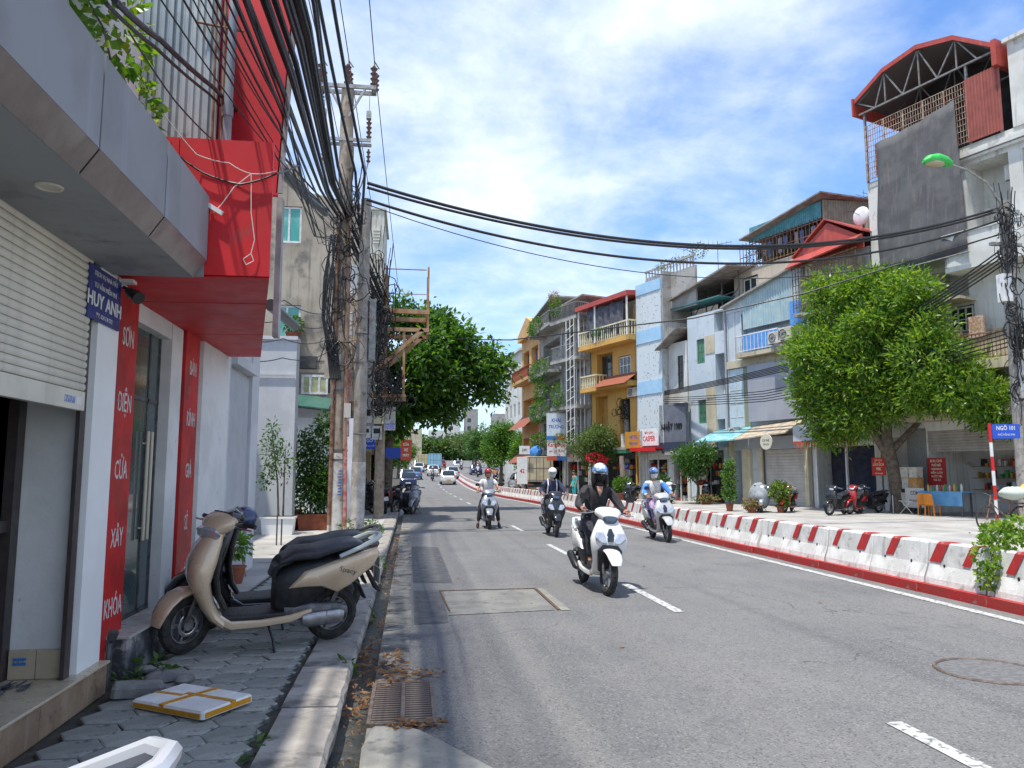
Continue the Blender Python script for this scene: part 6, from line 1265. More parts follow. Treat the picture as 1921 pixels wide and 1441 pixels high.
b = MB(); b.tube([(r8x(20.9), -.1, 0.2), (r8x(20.9), -.1, 11.8)], .06, 8); b.build('drain_pipe', M_yel, r8)
b = MB(); b.box(-.02, -.5, 2.95, 5.6, -.003, 3.15); b.build('shop_canopy', M_greyc, r8)
wall8 = rb('blank_wall_house', 'tall blank white side wall between the yellow and dotted houses', 20.22, 20.28, 11.5, 6, M_wB, off=-.4)
# ---- R9 grey balcony house
r9 = rb('grey_balcony_house', 'narrow grey house with stacked steel railed balconies and hanging plants', 26.0, 29.5, 12.2, 9, M_greyc, [(29.0, 9.7, 26.5, 11.6, .7), (29.0, 6.4, 26.5, 8.8, .7), (29.0, 3.6, 26.5, 5.8, .7), (29.2, 0, 26.3, 2.8, 1.2)])
for z_ in (12.2, 9.4, 6.1): balcony(r9, .02, 3.48, z_, 1.1, .95, M_greyc, M_galv, .2, .16)
b = MB()
for x in (2.2, 2.7, 3.2):
    for y in (-1.1, -.3): b.bar((x, y, 3.4), (x, y, 12.0), .05)
for k in range(12): b.bar((2.2, -1.1, 3.6 + k * .7), (3.2, -1.1, 3.9 + k * .7), .04)
b.build('steel_stair', M_white, r9)
b = MB(); b.prism([(0, 13.3), (3.5, 13.6), (3.5, 13.7), (0, 13.4)], -.6, 5); b.box(.2, 1.5, 12.2, 3.3, 5, 13.3); b.build('roof', MATS['grey_roof_sheet'], r9)
leaves('balcony_plants', [M_leafC, M_leafA], r9, [(.9, -1.1, 7.0, .8, .3, .9), (1.4, -1.1, 6.4, .6, .3, .5), (.7, -1.0, 13.2, .6, .4, .7), (.4, -1, 13.9, .5, .4, .5), (1.0, -1.1, 3.9, .9, .4, .4)], 2100, .13, seed=15)
leaves('blossom', mat('pink_blossom', (0.55, 0.12, 0.16), (0.6, 0.25, 0.2), rough=.6, leaf=True), r9, [(.5, -1.0, 14.1, .6, .4, .5)], 120, .12, seed=16)
# ---- beyond the bend: houses nearly parallel to the road
P9 = Vector(RL(29.6)); D2 = Vector((-0.08, 1.0, 0)).normalized(); RZ2 = math.atan2(-D2.y, -D2.x)
def rb2(name, label, s0, s1, H, D, m, ops=(), zb=0.0):
    p = P9 + D2 * s1; W = s1 - s0; zz_ = zroad(p.y) + zb
    return building(name, label, (p.x, p.y, zz_), RZ2, W, H, D, m, ops)
r10 = rb2('plant_covered_house', 'grey house with balconies overgrown by green climbers', 0.1, 6.5, 12.4, 9, M_greyc, [(1, 9.3, 5.8, 11.5, .8), (1, 6.2, 5.8, 8.4, .8), (1, 3.3, 5.8, 5.4, .8), (.5, 0, 6.3, 2.8, 1)])
for z_ in (12.4, 9.0, 5.9): balcony(r10, .05, 6.35, z_, 1.0, .9, M_greyc, M_galv, .2, .2)
leaves('climber', [M_leafC, M_leafB, M_leafA], r10, [(3.5, -1, 9.2, 3.0, .4, .9), (3.5, -1, 6.2, 3.0, .4, .9), (2.5, -1, 12.8, 2.2, .4, .7), (3.5, -1, 4.0, 2.5, .4, .6), (4.0, -1, 7.6, 2.0, .3, .8)], 5200, .16, seed=17)
b = MB(); b.prism([(0, 13.6), (6.4, 14.3), (6.4, 14.4), (0, 13.7)], -.8, 5); b.box(.3, 2, 12.4, 6.1, 5, 13.8); b.build('roof', M_greyc, r10)
bb1 = board('billboard', (10.0, 52.5, 4.85), 0, 1.35, 1.7, mat('pale_blue_banner', (0.55, 0.63, 0.68), (.65, .7, .72), rough=.5), 'pale blue banner above the blue and orange shop sign', [('KHAI', .35, .36), ('TRƯƠNG', -.1, .32)], mat('blue_letter', (0.03, 0.08, 0.4), rough=.5))
bb2 = board('billboard', (10.0, 52.4, 3.3), 0, 1.35, 1.15, M_white, 'white shop sign with large red lettering beside the parked truck', [('Kangaroo', .2, .4), ('MÁY LỌC NƯỚC', -.25, .17)], mat('red_letter', (0.5, 0.01, 0.01), rough=.5))
b = MB()
for z_, q_ in ((3.97, 0), (2.55, 1)): b.mat(q_).box(-.7, 0, z_ - 2.55 - .12, 0, .1, z_ - 2.55 + .14); b.mat(1 - q_).box(0, 0, z_ - 2.55 - .12, .7, .1, z_ - 2.55 + .14)
tag(b.build('sign_strip', [mat('sign_blue', (0.04, 0.16, 0.45), rough=.5), mat('sign_orange_red', (0.5, 0.08, 0.03), rough=.5)], None, (10.0, 52.35, 2.55)), 'blue and orange red strips above and below the white shop sign', 'sign')
r11 = rb2('peach_house', 'peach coloured house with arched pediment and terracotta awnings', 6.6, 13.2, 13.0, 9, M_peach, [(.6, 9.4, 2.8, 12, .6), (3.6, 9.4, 5.9, 12, .6), (.6, 5.6, 5.9, 7.8, .6), (.6, 2.9, 2.8, 4.5, .5), (3.8, 2.9, 6.0, 4.5, .5)])
b = MB(); b.prism([(0, 13), (6.6, 13), (6.6, 13.5), (3.3, 14.7), (0, 13.5)], -.4, .4); b.build('pediment', M_peach, r11)
balcony(r11, .2, 6.4, 9.3, 1.0, .9, M_peach, M_terra, .25, .25, 'bal')
b = MB()
for z_ in (5.2, 2.4): b.loft([[(.2, -1.3, z_), (6.4, -1.3, z_), (6.4, -1.2, z_ + .1), (.2, -1.2, z_ + .1)], [(.2, -.02, z_ + 1.1), (6.4, -.02, z_ + 1.1), (6.4, -.02, z_ + 1.2), (.2, -.02, z_ + 1.2)]], True, True, False)
b.build('tiled_awning', M_terra, r11)
window(r11, 3.65, 9.5, 5.85, 11.9, .4, M_frame_d, mat('blue_curtain_glass', (0.08, 0.12, 0.4), rough=.4), 3, 1, .1); window(r11, .65, 9.5, 2.75, 11.9, .4, M_frame_d, M_glassd, 3, 1, .1)
specs = [(26, 35, 14.0, M_wB, 'cream_block', 'pale cream apartment block with columns of small windows beyond the peach house'), (35.2, 43, 11, M_greyc, 'grey_terrace_house', 'grey terrace house half hidden by far trees on the right'), (43.5, 53, 9, M_wB, 'far_white_house', 'far white house behind the trees on the right'), (54, 66, 12, M_peach, 'far_ochre_house', 'far ochre house where the road climbs')]
for s0, s1, H, m, nm, lab in specs:
    ops = []; W = s1 - s0; P9 = P9 + Vector((2.9 if nm == 'cream_block' else 3.0, 0, 0)); nx = int(W / 2.0)
    for f in range(1, int(H / 3.1)):
        for k in range(nx): ops.append((.6 + k * (W - .6) / nx, f * 3.1 + .9, .6 + k * (W - .6) / nx + 1.0, f * 3.1 + 2.4, .15))
    r = rb2(nm, lab, s0, s1, H, 9, m, ops)
    for o_ in ops: window(r, o_[0] + .03, o_[1] + .03, o_[2] - .03, o_[3] - .03, .05, M_frame_w, M_glassd, 2, 1, .07)
    b = MB(); b.box(-.2, -.3, H, W + .2, 9, H + .25); b.build('roof_slab', m, r)
# shop interiors and shutters at street level
for r_, x0, x1, sd, hh in ((r6, .3, 2.1, 1, 2.7), (r8, .7, 4.9, 2, 2.8), (r9, .4, 3.1, 3, 2.7), (r10, .7, 5.4, 4, 2.7), (r5, .2, 1.4, 5, 2.6), (r4, .6, 2.5, 6, 2.7)):
    rg = random.Random(sd); b = MB(); b.box(x0, .42, 0, x1, .48, hh); b.build('shop_shade_panel', M_dark, r_)  # dark panel stands in for the unlit depth of each shop
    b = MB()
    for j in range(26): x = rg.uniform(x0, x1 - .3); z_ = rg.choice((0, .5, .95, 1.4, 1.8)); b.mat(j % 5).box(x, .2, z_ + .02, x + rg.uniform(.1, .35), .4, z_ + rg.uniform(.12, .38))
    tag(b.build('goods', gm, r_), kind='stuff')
    b = MB()
    for x in (x0, (x0 + x1) / 2, x1): b.box(x - .03, .02, 0, x + .03, .08, hh)
    b.box(x0, .03, hh - .35, x1, .07, hh); b.build('shop_frame', M_frame_w if sd % 2 else M_steel, r_)
    b = MB(); b.box(x0 - .1, -.5, hh + .12, x1 + .1, -.02, hh + .2); b.box(x0 - .1, -.5, hh - .02, x1 + .1, -.47, hh + .2); b.build('awning', [M_redm, M_greyc, M_gw, M_rust][sd % 4], r_)
# left row beyond the pole (mostly behind the tree)
M_tanp = mat('street_plaster_tan', (0.36, 0.31, 0.25), (0.28, 0.24, 0.2), rough=.85, scale=1, streak=((.18, .15, .12), .5))  # plain tan plaster with darker streaks
for k, (y0, y1, H, m, nm, lab) in enumerate(((31.2, 37, 7.0, M_tanp, 'left_shop_house', 'low tan shop house behind the big left tree trunk'), (37.2, 45, 9.0, M_wB, 'left_white_shop', 'white shop house hidden behind the left tree crown'), (45.2, 56, 8, M_crB, 'left_cream_shop', 'cream shop house further up the left side'), (56.2, 70, 7, M_greyc, 'left_grey_shop', 'grey low house far up the left side'))):
    W = y1 - y0; ops = [(.6, .05, W - .6, 2.9, 1.5)] + [(.8 + j * 2.2, 4.0, 1.9 + j * 2.2, 5.6, .2) for j in range(int((W - 1) / 2.2))]
    r = building(nm, lab, (-2.6 - .1 * k, y0, .13 + zroad(y0)), R(90), W, H, 6, m, ops)
    for o_ in ops[1:]: window(r, o_[0] + .02, o_[1] + .02, o_[2] - .02, o_[3] - .02, .05, M_frame_w, M_glassd)
    b = MB(); b.loft([[(.2, -1.3, 2.9), (W - .2, -1.3, 2.9), (W - .2, -1.3, 2.95), (.2, -1.3, 2.95)], [(.2, -.02, 3.3), (W - .2, -.02, 3.3), (W - .2, -.02, 3.35), (.2, -.02, 3.35)]], True, True, False); b.build('awning', [M_rust, M_gw, M_greyc, M_redm][k], r)
    b = MB(); rg = random.Random(k)
    for j in range(30): x = rg.uniform(.7, W - .9); z_ = rg.uniform(0, 1.6); b.mat(j % 5).box(x, .2, z_, x + rg.uniform(.15, .5), 1.0, z_ + rg.uniform(.1, .4))
    tag(b.build('goods', gm, r), kind='stuff')
# far skyline block behind the left tree
# ================================================================= SCOOTERS
def axm(p, r=(0, 0, 0)): return Matrix.Translation(p) @ Euler(r).to_matrix().to_4x4()
def make_wheel(root, x, rim, nm='wheel', R0=0.215, r=0.05, steer=0.0):
    
    w = MB(); w.torus((0, 0, 0), R0 - 0.035, 0.018, 'y', 24, 6, 1.6); w.tube([(0, -.05, 0), (0, .05, 0)], .045, 10)
    for k in range(5):
        a = 2 * PI * k / 5; w.bar((0.02 * math.cos(a), 0, .02 * math.sin(a)), ((R0 - .03) * math.cos(a), 0, (R0 - .03) * math.sin(a)), .03, .022)
    o = w.build(nm, rim, root, (x, 0, R0 + r), (0, 0, steer))
    t = MB(); t.torus((0, 0, 0), R0, r, 'y', 30, 8, 0.95)
    for k in range(30):
        a = 2 * PI * k / 30; c, s_ = math.cos(a), math.sin(a); rr_ = R0 + r * .99
        t.bar((rr_ * c, -.03, rr_ * s_), (rr_ * math.cos(a + .06), .0, rr_ * math.sin(a + .06)), .006, .004)
    t.build('tyre', M_rubber, o)
    d = MB(); d.torus((0, .045, 0), .08, .014, 'y', 18, 4, .3); d.build('brake_disc', M_chrome, o)
    return o
def paint(name, c, met=0.0, rough=0.22): return mat(name, c, tuple(v * .93 for v in c), rough=rough, metal=met, coat=0.6, scale=3)
def scooter(label, body, style='city', rail=None, seat=None, loc=(0, 0, 0), rz=0.0, lean=0.0, steer=0.0, mirrors=True, apron=None, stand=True, fender=None, group=None, detail=True, name='scooter', cat='scooter'):
    """x forward, y left, z up; origin on the ground between the wheels"""
    r = empty(name, loc, rz, label, cat, group); r.rotation_euler = (R(lean), 0, rz)
    seat = seat or M_seat; rail = rail or M_alu; apron = apron or body; fender = fender or body
    WR = .187 if style == 'lead' else .215; fw = make_wheel(r, 0.62, M_alu, steer=steer, R0=WR); rw = make_wheel(r, -0.60, M_alu, R0=WR - .005); fs_ = (WR + .05) / .265
    b = MB()      # front fender wraps the tyre
    pts = []
    for k in range(8): a = R((28 if style == 'sport' else 8) + k * (16 if style == 'sport' else 19)); pts.append((.0 + .30 * math.cos(a), .30 * math.sin(a), .075 + .02 * math.sin(a), .012, math.degrees(a) + 90))
    pts = [(p[0], p[1] - .01, (.06, .09, .10, .105, .105, .10, .09, .07)[i], (.012, .03, .034, .034, .034, .03, .025, .02)[i], p[4]) for i, p in enumerate(pts)]
    b.secs(pts, 14, 2.2); b.v = [(x * fs_, y, z * fs_) for x, y, z in b.v]; fd = b.build('front_fender', fender, r, (.62, 0, WR + .055), (0, 0, steer))
    b = MB()
    for y in (-.075, .075): b.tube([(.62, y, .27), (.56, y, .45), (.48, y * .9, .66)], .017, 8)
    b.tube([(.50, 0, .62), (.40, 0, .92)], .03, 8); b.build('fork', M_steel, r)
    # leg shield: wide shell, front convex
    b = MB(); sh_ = [(.385, .99, .085, .035, -72), (.43, .90, .125, .06, -70), (.475, .80, .165, .075, -68), (.515, .70, .195, .08, -68), (.53, .60, .20, .07, -80), (.50, .50, .175, .055, -100), (.455, .40, .15, .045, -112), (.40, .31, .145, .04, -130), (.33, .25, .15, .032, -165)]
    if style == 'lead': sh_ = [(q[0] + .015, q[1], q[2] * 1.3, q[3] * 1.4, q[4]) for q in sh_]
    if style == 'sport': sh_ = [(q[0], q[1], q[2] * (1.28 if q[1] > .65 else 1.2), q[3] * 1.1, q[4]) for q in sh_]
    b.secs(sh_, 18, 2.6); b.build('leg_shield', apron, r)
    if style == 'sport':
        b = MB(); b.secs([(.605, .63, .10, .03, -84), (.60, .56, .165, .04, -92), (.575, .47, .155, .045, -102), (.53, .38, .135, .045, -112), (.47, .30, .11, .04, -128)], 14, 3); b.build('wheel_recess', M_black, r)
        for y in (-1, 1): b = MB(); b.secs([(.565, .78, .05, .02, -66, y * .14), (.595, .71, .075, .028, -72, y * .135), (.605, .655, .05, .02, -80, y * .10)], 12, 2.4); b.build('headlight', M_lens, r)
        b = MB(); b.secs([(.535, .83, .03, .02, -66), (.575, .75, .06, .022, -70), (.60, .67, .04, .02, -80)], 12, 2.2); b.build('nose_panel', M_glassd, r)
    b = MB(); b.secs([(.36, .93, .10, .03, -75), (.40, .80, .15, .03, -72), (.42, .62, .17, .03, -85), (.39, .46, .15, .03, -105), (.33, .36, .145, .025, -135)], 16, 3); b.build('inner_shield', M_black, r)
    b = MB()      # dark grille / lights on the nose
    for y in (-1, 1):
        b.loft([[(.565, y * .03, .60), (.595, y * .03, .66), (.56, y * .06, .78)], [(.535, y * .13, .66), (.555, y * .14, .71), (.52, y * .15, .78)]], True, True, False)
    if style == 'sport': b.build('front_lamp', M_glassd, r)
    else: b.build('turn_signal', M_amber if style == 'lead' else M_lens, r)
    if style == 'lead':
        b = MB()
        for y in (-1, 1): b.bar((.55, y * .15, .71), (.50, y * .19, .74), .012, .03); b.bar((.50, y * .13, .84), (.47, y * .15, .89), .01, .02)
        b.build('vent_slot', M_black, r)
    # floorboard and lower skirt
    b = MB(); b.secs([(.36, .28, .145, .03, 0), (.1, .275, .15, .03, 0), (-.16, .285, .15, .03, 0)], 14, 5); b.build('floorboard', M_black, r)
    b = MB()
    for y in (-1, 1):
        b.secs([(.40, .30, .035, .045, 180, y * .135), (.28, .235, .03, .035, 180, y * .145), (.05, .235, .03, .03, 180, y * .15), (-.2, .255, .028, .03, 180, y * .15), (-.38, .30, .02, .025, 180, y * .14)], 10, 3)
    b.build('lower_skirt', body, r)
    # tail body
    b = MB(); b.secs([(-.08, .44, .11, .17, 0), (-.14, .45, .14, .20, 0), (-.24, .47, .155, .22, 0), (-.40, .53, .165, .20, 4), (-.60, .63, .155, .11, 8), (-.80, .69, .12, .075, 12), (-.92, .73, .07, .04, 14)], 18, 3); b.build('under_seat', M_black, r)
    b = MB()
    for y in (-1, 1):
        prof = [(-.17, .50), (-.30, .63), (-.55, .70), (-.80, .765), (-.95, .80), (-.985, .755), (-.93, .65), (-.72, .50), (-.60, .44), (-.45, .50), (-.30, .505)]
        rings = []
        for (d, k) in ((.125, 1.0), (.165, .97), (.182, .86)):
            cxp, czp = -.56, .62; rings.append([(cxp + (px_ - cxp) * k, y * (d - .05 * max(0, -px_ - .5)), czp + (pz_ - czp) * k) for px_, pz_ in prof])
        if y < 0: rings = [list(reversed(q)) for q in rings]
        b.loft(rings, False, True, True)
    b.build('side_panel', body, r, angle=60)
    if style == 'lead':
        sc = 0
        for y in (1, -1): text('emblem', 'Spacy', .06, M_steel, r, (-.68, y * .173, .625), (R(90), R(-14 if y < 0 else 14), R(180) if y > 0 else 0), .001, 1.2)
    b = MB(); b.secs([(-.06, .60, .10, .035, 70), (-.09, .70, .125, .05, 40), (-.22, .755, .145, .055, 6), (-.42, .765, .16, .055, 2), (-.55, .80, .15, .055, 10), (-.75, .825, .135, .045, 2), (-.84, .815, .10, .025, -10)], 18, 2.8); b.build('seat', seat, r)
    b = MB()
    for y in (-1, 1): b.tube([(-.60, y * .165, .745), (-.78, y * .16, .81), (-.95, y * .12, .875), (-1.0, y * .05, .885), (-1.0, 0, .885)], [.018, .02, .022, .022, .022], 8)
    b.bar((-.92, 0, .84), (-1.0, 0, .885), .10, .018); b.build('grab_rail', rail, r)
    b = MB(); b.secs([(-.93, .745, .085, .028, 100), (-.985, .74, .075, .022, 100)], 10, 4); b.build('tail_light', M_redlens, r)
    b = MB(); b.loft([[(-.86, -.06, .64), (-.86, .06, .64), (-.88, .06, .64), (-.88, -.06, .64)], [(-1.0, -.075, .40), (-1.0, .075, .40), (-1.03, .075, .40), (-1.03, -.075, .40)]], True, True, False); b.bar((-.80, 0, .66), (-.95, 0, .60), .05); b.build('mudguard', M_black, r)
    b = MB(); b.box(-.99, -.09, .47, -.985, .09, .60, Matrix.Translation((-.02, 0, 0))); b.build('number_plate', M_white, r)
    # engine, exhaust, belt cover
    b = MB(); b.secs([(-.15, .30, .05, .06, 0, .09), (-.4, .29, .045, .075, 0, .11), (-.60, .27, .045, .085, 0, .11), (-.70, .27, .03, .05, 0, .11)], 14, 3); b.build('belt_cover', M_steel, r)
    b = MB(); b.secs([(-.30, .235, .03, .045, 0, .155), (-.36, .235, .035, .06, 0, .165), (-.48, .245, .038, .062, 2, .165), (-.50, .245, .03, .055, 2, .165), (-.52, .245, .038, .062, 2, .165), (-.62, .25, .035, .06, 4, .165), (-.66, .255, .02, .04, 4, .165)], 14, 2.6); b.build('air_cleaner', M_alu, r)
    b = MB(); b.tube([(.0, -.08, .2), (-.25, -.13, .19), (-.4, -.15, .22)], .022, 8); b.tube([(-.4, -.15, .22), (-.45, -.16, .25), (-.80, -.165, .38), (-.84, -.165, .395)], [.03, .055, .055, .035], 12); b.build('exhaust', M_black if style != 'lead' else M_steel, r)
    b = MB(); b.secs([(-.60 + .30 * math.cos(R(a_)), .27 + .30 * math.sin(R(a_)), .07, .015, a_ + 90) for a_ in (20, 50, 80, 110, 140, 165)], 12, 3); b.build('rear_fender', M_black, r)
    b = MB(); b.bar((-.10, 0, .35), (-.3, 0, .30), .16, .14); b.bar((-.55, .08, .3), (-.70, .08, .62), .035); b.bar((-.55, -.08, .3), (-.70, -.08, .62), .035); b.build('engine', M_steel, r)
    if stand: b = MB(); b.tube([(-.02, .13, .22), (-.05, .22, .12), (-.06, .29, .01)], .012, 6); b.tube([(-.06, .29, .01), (-.10, .32, .01)], .02, 6); b.build('side_stand', M_black, r)
    # handlebar group (steered)
    hb = MB(); hb.secs([(.30, 1.0, .09, .03, 60), (.335, 1.03, .15, .055, 40), (.385, 1.035, .185, .075, 5), (.44, 1.01, .165, .07, -25), (.485, .965, .10, .05, -45)], 18, 2.5)
    M0 = Matrix.Translation((.40, 0, 0)) @ Matrix.Rotation(steer, 4, 'Z') @ Matrix.Translation((-.40, 0, 0))
    hbo = hb.build('handlebar_cover', body, r); 
    hbo.location = M0.to_translation(); hbo.rotation_euler = (0, 0, steer)
    b = MB(); q = 1.35 if style == 'lead' else .9; b.secs([(.475, 1.01, .06 * q, .02, -40), (.503, .965, .115 * q, .035 * q, -50), (.512, .925, .09 * q, .03 * q, -60), (.49, .885, .04, .012, -70)], 14, 2.2); b.build('headlight' if style != 'sport' else 'front_visor', M_lens if style != 'sport' else mat('tinted_visor', (0.06, 0.09, 0.13), rough=.1, coat=.5), hbo)
    b = MB()
    for y in (-1, 1): b.tube([(.36, y * .15, 1.03), (.33, y * .24, 1.035)], .014, 6)
    b.build('handlebar', M_steel, hbo)
    for y in (-1, 1):
        b = MB(); b.tube([(.33, y * .23, 1.035), (.305, y * .345, 1.03)], .019, 8); b.build('grip', M_black, hbo)
        b = MB(); b.tube([(.39, y * .21, 1.03), (.40, y * .25, 1.02), (.365, y * .37, 1.01)], .007, 5); b.build('brake_lever', M_chrome, hbo)
        if mirrors:
            b = MB(); b.tube([(.34, y * .21, 1.04), (.37, y * .25, 1.14), (.33, y * .30, 1.22)], .006, 5); b.secs([(.33, 1.19, .055, .012, 90, y * .32), (.325, 1.23, .065, .014, 90, y * .32), (.33, 1.27, .05, .012, 90, y * .32)], 10, 2.5); b.build('mirror', M_black, hbo)
    b = MB(); b.secs([(.31, 1.06, .10, .012, 20), (.37, 1.105, .12, .012, 20)], 12, 3); b.build('instrument', M_glassd, hbo)
    if style == 'visor': b = MB(); b.secs([(.40, 1.09, .10, .008, -50), (.36, 1.16, .12, .008, -60), (.33, 1.24, .09, .008, -70)], 12, 3); b.build('windscreen', M_glassd, hbo)
    return r
M_gold = mat('champagne_paint', (0.62, 0.475, 0.32), (0.58, 0.44, 0.29), rough=0.25, metal=0.12, coat=0.7, scale=2)
M_pw = paint('pearl_white_paint', (0.72, 0.72, 0.70)); M_pg = paint('silver_grey_paint', (0.30, 0.31, 0.33), .4); M_pb = paint('black_paint', (0.015, 0.015, 0.017)); M_pbl = paint('dark_blue_paint', (0.02, 0.04, 0.12)); M_pr = paint('red_paint', (0.30, 0.012, 0.012)); M_psl = paint('white_silver_paint', (0.50, 0.50, 0.49), .2)
gold = scooter('champagne gold scooter parked across the pavement nose to the step', M_gold, 'lead', mat('pale_green_grey_rail', (0.45, 0.50, 0.47), (0.4, 0.45, 0.42), rough=.35, scale=5), None, (-1.20, 6.74, 0.137), math.atan2(-0.46, -1.07), 0, 0.5, False)
gold.rotation_euler = (R(-7), 0, math.atan2(-0.40, -1.07)); gold.scale = (.95, 1.0, 1.0)
b = MB(); b.ell((0, 0, 0), (.14, .12, .12), 14, 8, None, .35, 1.0); h_ = b.build('helmet', M_pbl, None, (-1.66, 6.75, 1.17), (R(15), R(-20), R(30))); h_.location = (-1.55, 7.55, 1.12); tag(h_, 'dark blue helmet resting behind the gold scooter handlebar', 'helmet')
blk = scooter('black scooter parked just behind the gold one', M_pb, 'city', M_steel, None, (-1.28, 7.62, 0.137), math.atan2(-0.30, -1.07), 0, -0.25, False)
blk.rotation_euler = (R(-7), 0, math.atan2(-0.42, -1.07))
sil = scooter('grey black scooter with silver grab rail at the bottom left corner', M_psl, 'city', mat('bright_silver_rail', (0.58, 0.60, 0.64), rough=.3, metal=.3), None, (-1.44, 1.50, 0.137), R(183), 0, 0, False)
# parked scooters elsewhere: copies with their own paint
def place_scooter(src, loc, rz, lab, swap=None, group=None, lean=-6):
    return copy_tree(src, loc, None, lab, group, swap, (R(lean), 0, rz))
sw = lambda new: {'black_paint': new}
z1 = 0.137
left_bikes = [(-1.45, 27.2, 75, 'black scooter nearest the striped sign post on the left pavement', None), (-.95, 28.2, 100, 'red tailed scooter half behind the striped sign post', sw(M_pr)), (-.35, 29.6, 250, 'dark scooter standing at the kerb beside the left tree', None), (.12, 30.2, 265, 'dark grey scooter parked outermost on the road by the left tree', sw(M_pg)), (-.1, 31.6, 262, 'black scooter parked behind the outermost one by the left tree', None), (-1.7, 29.5, 80, 'blue scooter under the left tree', sw(M_pbl)), (-2.0, 31.5, 85, 'white scooter deep in the shade behind the left tree', sw(M_pw)), (-1.3, 33.6, 200, 'dark scooter past the left tree trunk', sw(M_pr))]
for x, y, a, lab, s_ in left_bikes: place_scooter(blk, (x, y, z1 if x < -.45 else 0.01), R(a), lab, s_)
right_bikes = [(15.75, 27.1, 215, 'black scooter left of the big right tree in front of the dark shop', None), (16.85, 27.7, 220, 'black and red scooter between the first one and the tree trunk', sw(M_pr)), (17.7, 28.2, 200, 'dark scooter right against the left of the big tree trunk', None), (15.0, 29.4, 230, 'red and grey scooter parked before the closed shutter', sw(M_pr)), (13.9, 29.6, 250, 'grey scooter under a cover beside the round shrub', sw(M_pg)), (14.9, 38.0, 250, 'black scooter with red top box by the leafy column plant', None), (13.2, 38.5, 240, 'pale scooter parked behind the rider in blue', sw(M_pw)), (12.2, 42.0, 230, 'dark scooter beside the middle right pole', None), (10.9, 44.5, 225, 'blue scooter parked near the turquoise coat', sw(M_pbl))]
for x, y, a, lab, s_ in right_bikes: place_scooter(blk, (x, y, 0.012), R(a), lab, s_)
b = MB(); b.bbox(-.18, -.2, 0, .18, .2, .3, .03); tag(b.build('top_box', M_pr, None, (15.0, 38.6, .93), (0, 0, .3)), 'red delivery box strapped on the black scooter near the column plant', 'box')
b = MB(); b.ell((0, 0, .62), (.95, .42, .55), 18, 10)
rg = random.Random(5); b.v = [(x * rg.uniform(.95, 1.05), y * rg.uniform(.93, 1.07), max(0.15, z * rg.uniform(.95, 1.04))) for x, y, z in b.v]
tag(b.build('scooter_cover', mat('grey_cover', (0.20, 0.22, 0.24), (0.3, 0.32, 0.34), rough=.8, scale=5, bump=.5, bscale=8), None, (13.95, 29.7, 0), (0, 0, R(250)), 70), 'grey green cloth cover draped over a parked scooter by the shutter', 'cover')

# ================================================================= PEOPLE
def skin(joints, edges, root, sub=1):
    """one continuous limb surface grown from connected joints; joints: name -> (x, y, z, rx, ry)"""
    me = bpy.data.meshes.new('body'); names = list(joints); me.from_pydata([joints[n][:3] for n in names], [(names.index(a), names.index(c)) for a, c in edges], []); me.update()
    o = bpy.data.objects.new('tmp', me); C.objects.link(o)
    sk = o.modifiers.new('s', 'SKIN'); sk.use_smooth_shade = True; sk.branch_smoothing = 0.4
    lay = me.skin_vertices[0] if me.skin_vertices else None
    if lay is None:
        bpy.context.view_layer.update(); lay = me.skin_vertices[0]
    for i, n in enumerate(names):
        rr_ = joints[n][3:]; lay.data[i].radius = (rr_[0], rr_[1] if len(rr_) > 1 else rr_[0]); lay.data[i].use_root = (n == root)
    sb_ = o.modifiers.new('u', 'SUBSURF'); sb_.levels = sub; sb_.render_levels = sub
    dg = bpy.context.evaluated_depsgraph_get(); dg.update(); ev = o.evaluated_get(dg); m2 = bpy.data.meshes.new_from_object(ev)
    bpy.data.objects.remove(o); bpy.data.meshes.remove(me)
    vs = [tuple(v.co) for v in m2.vertices]; fs = [tuple(p.vertices) for p in m2.polygons]; bpy.data.meshes.remove(m2); return vs, fs
def add_skin(b, *a, **k): vs, fs = skin(*a, **k); b.add(vs, fs, True)
def hand(b, wrist, dirv, side, down=(0, 0, -1)):
    """palm with four curled fingers and a thumb closing on the grip"""
    w = Vector(wrist); d = Vector(dirv).normalized(); dn = Vector(down); sd = d.cross(dn).normalized() * side
    b.tube([w - d * .03, w + d * .03, w + d * .085], [.026, .036, .034], 8)
    for k in range(4):
        o_ = w + d * .08 + sd * (.026 - .018 * k); l = (.034, .038, .036, .028)[k]
        b.tube([o_, o_ + d * l + dn * .01, o_ + d * (l + .005) + dn * .04, o_ + d * (l - .03) + dn * .052], [.0095, .009, .0085, .007], 6)
    t0 = w + d * .03 + sd * .03; b.tube([t0, t0 + sd * .025 + d * .03 + dn * .02, t0 + sd * .012 + d * .06 + dn * .04], [.013, .011, .009], 6)
def head(b, c, yaw=0.0, s=1.0):
    m = Matrix.Translation(c) @ Matrix.Rotation(yaw, 4, 'Z')
    rings = []
    prof = [(-.115, .012, .018, .035), (-.10, .045, .045, .03), (-.07, .062, .060, .02), (-.035, .072, .070, .012), (0, .083, .076, .0), (.035, .090, .078, -.006), (.07, .086, .072, -.010), (.10, .06, .052, -.012), (.118, .015, .015, -.012)]
    for z, rx, ry, ox in prof:
        ring = []
        for j in range(18):
            a = 2 * PI * j / 18; x = rx * math.cos(a) + ox; y = ry * math.sin(a)
            if abs(a) < .01 and -.045 < z < .04: x += .022 if z < 0.01 else .008          # nose
            if j in (1, 17) and z in (.035,): x -= .008                                      # eye sockets
            if j == 0 and z == -.07: x += .005                                               # lips
            if j in (4, 5, 13, 14) and z in (0, .035): y *= 1.10                             # ears
            ring.append(m @ Vector((x * s, y * s, z * s)))
        rings.append(ring)
    b.loft(rings, True, True, True)
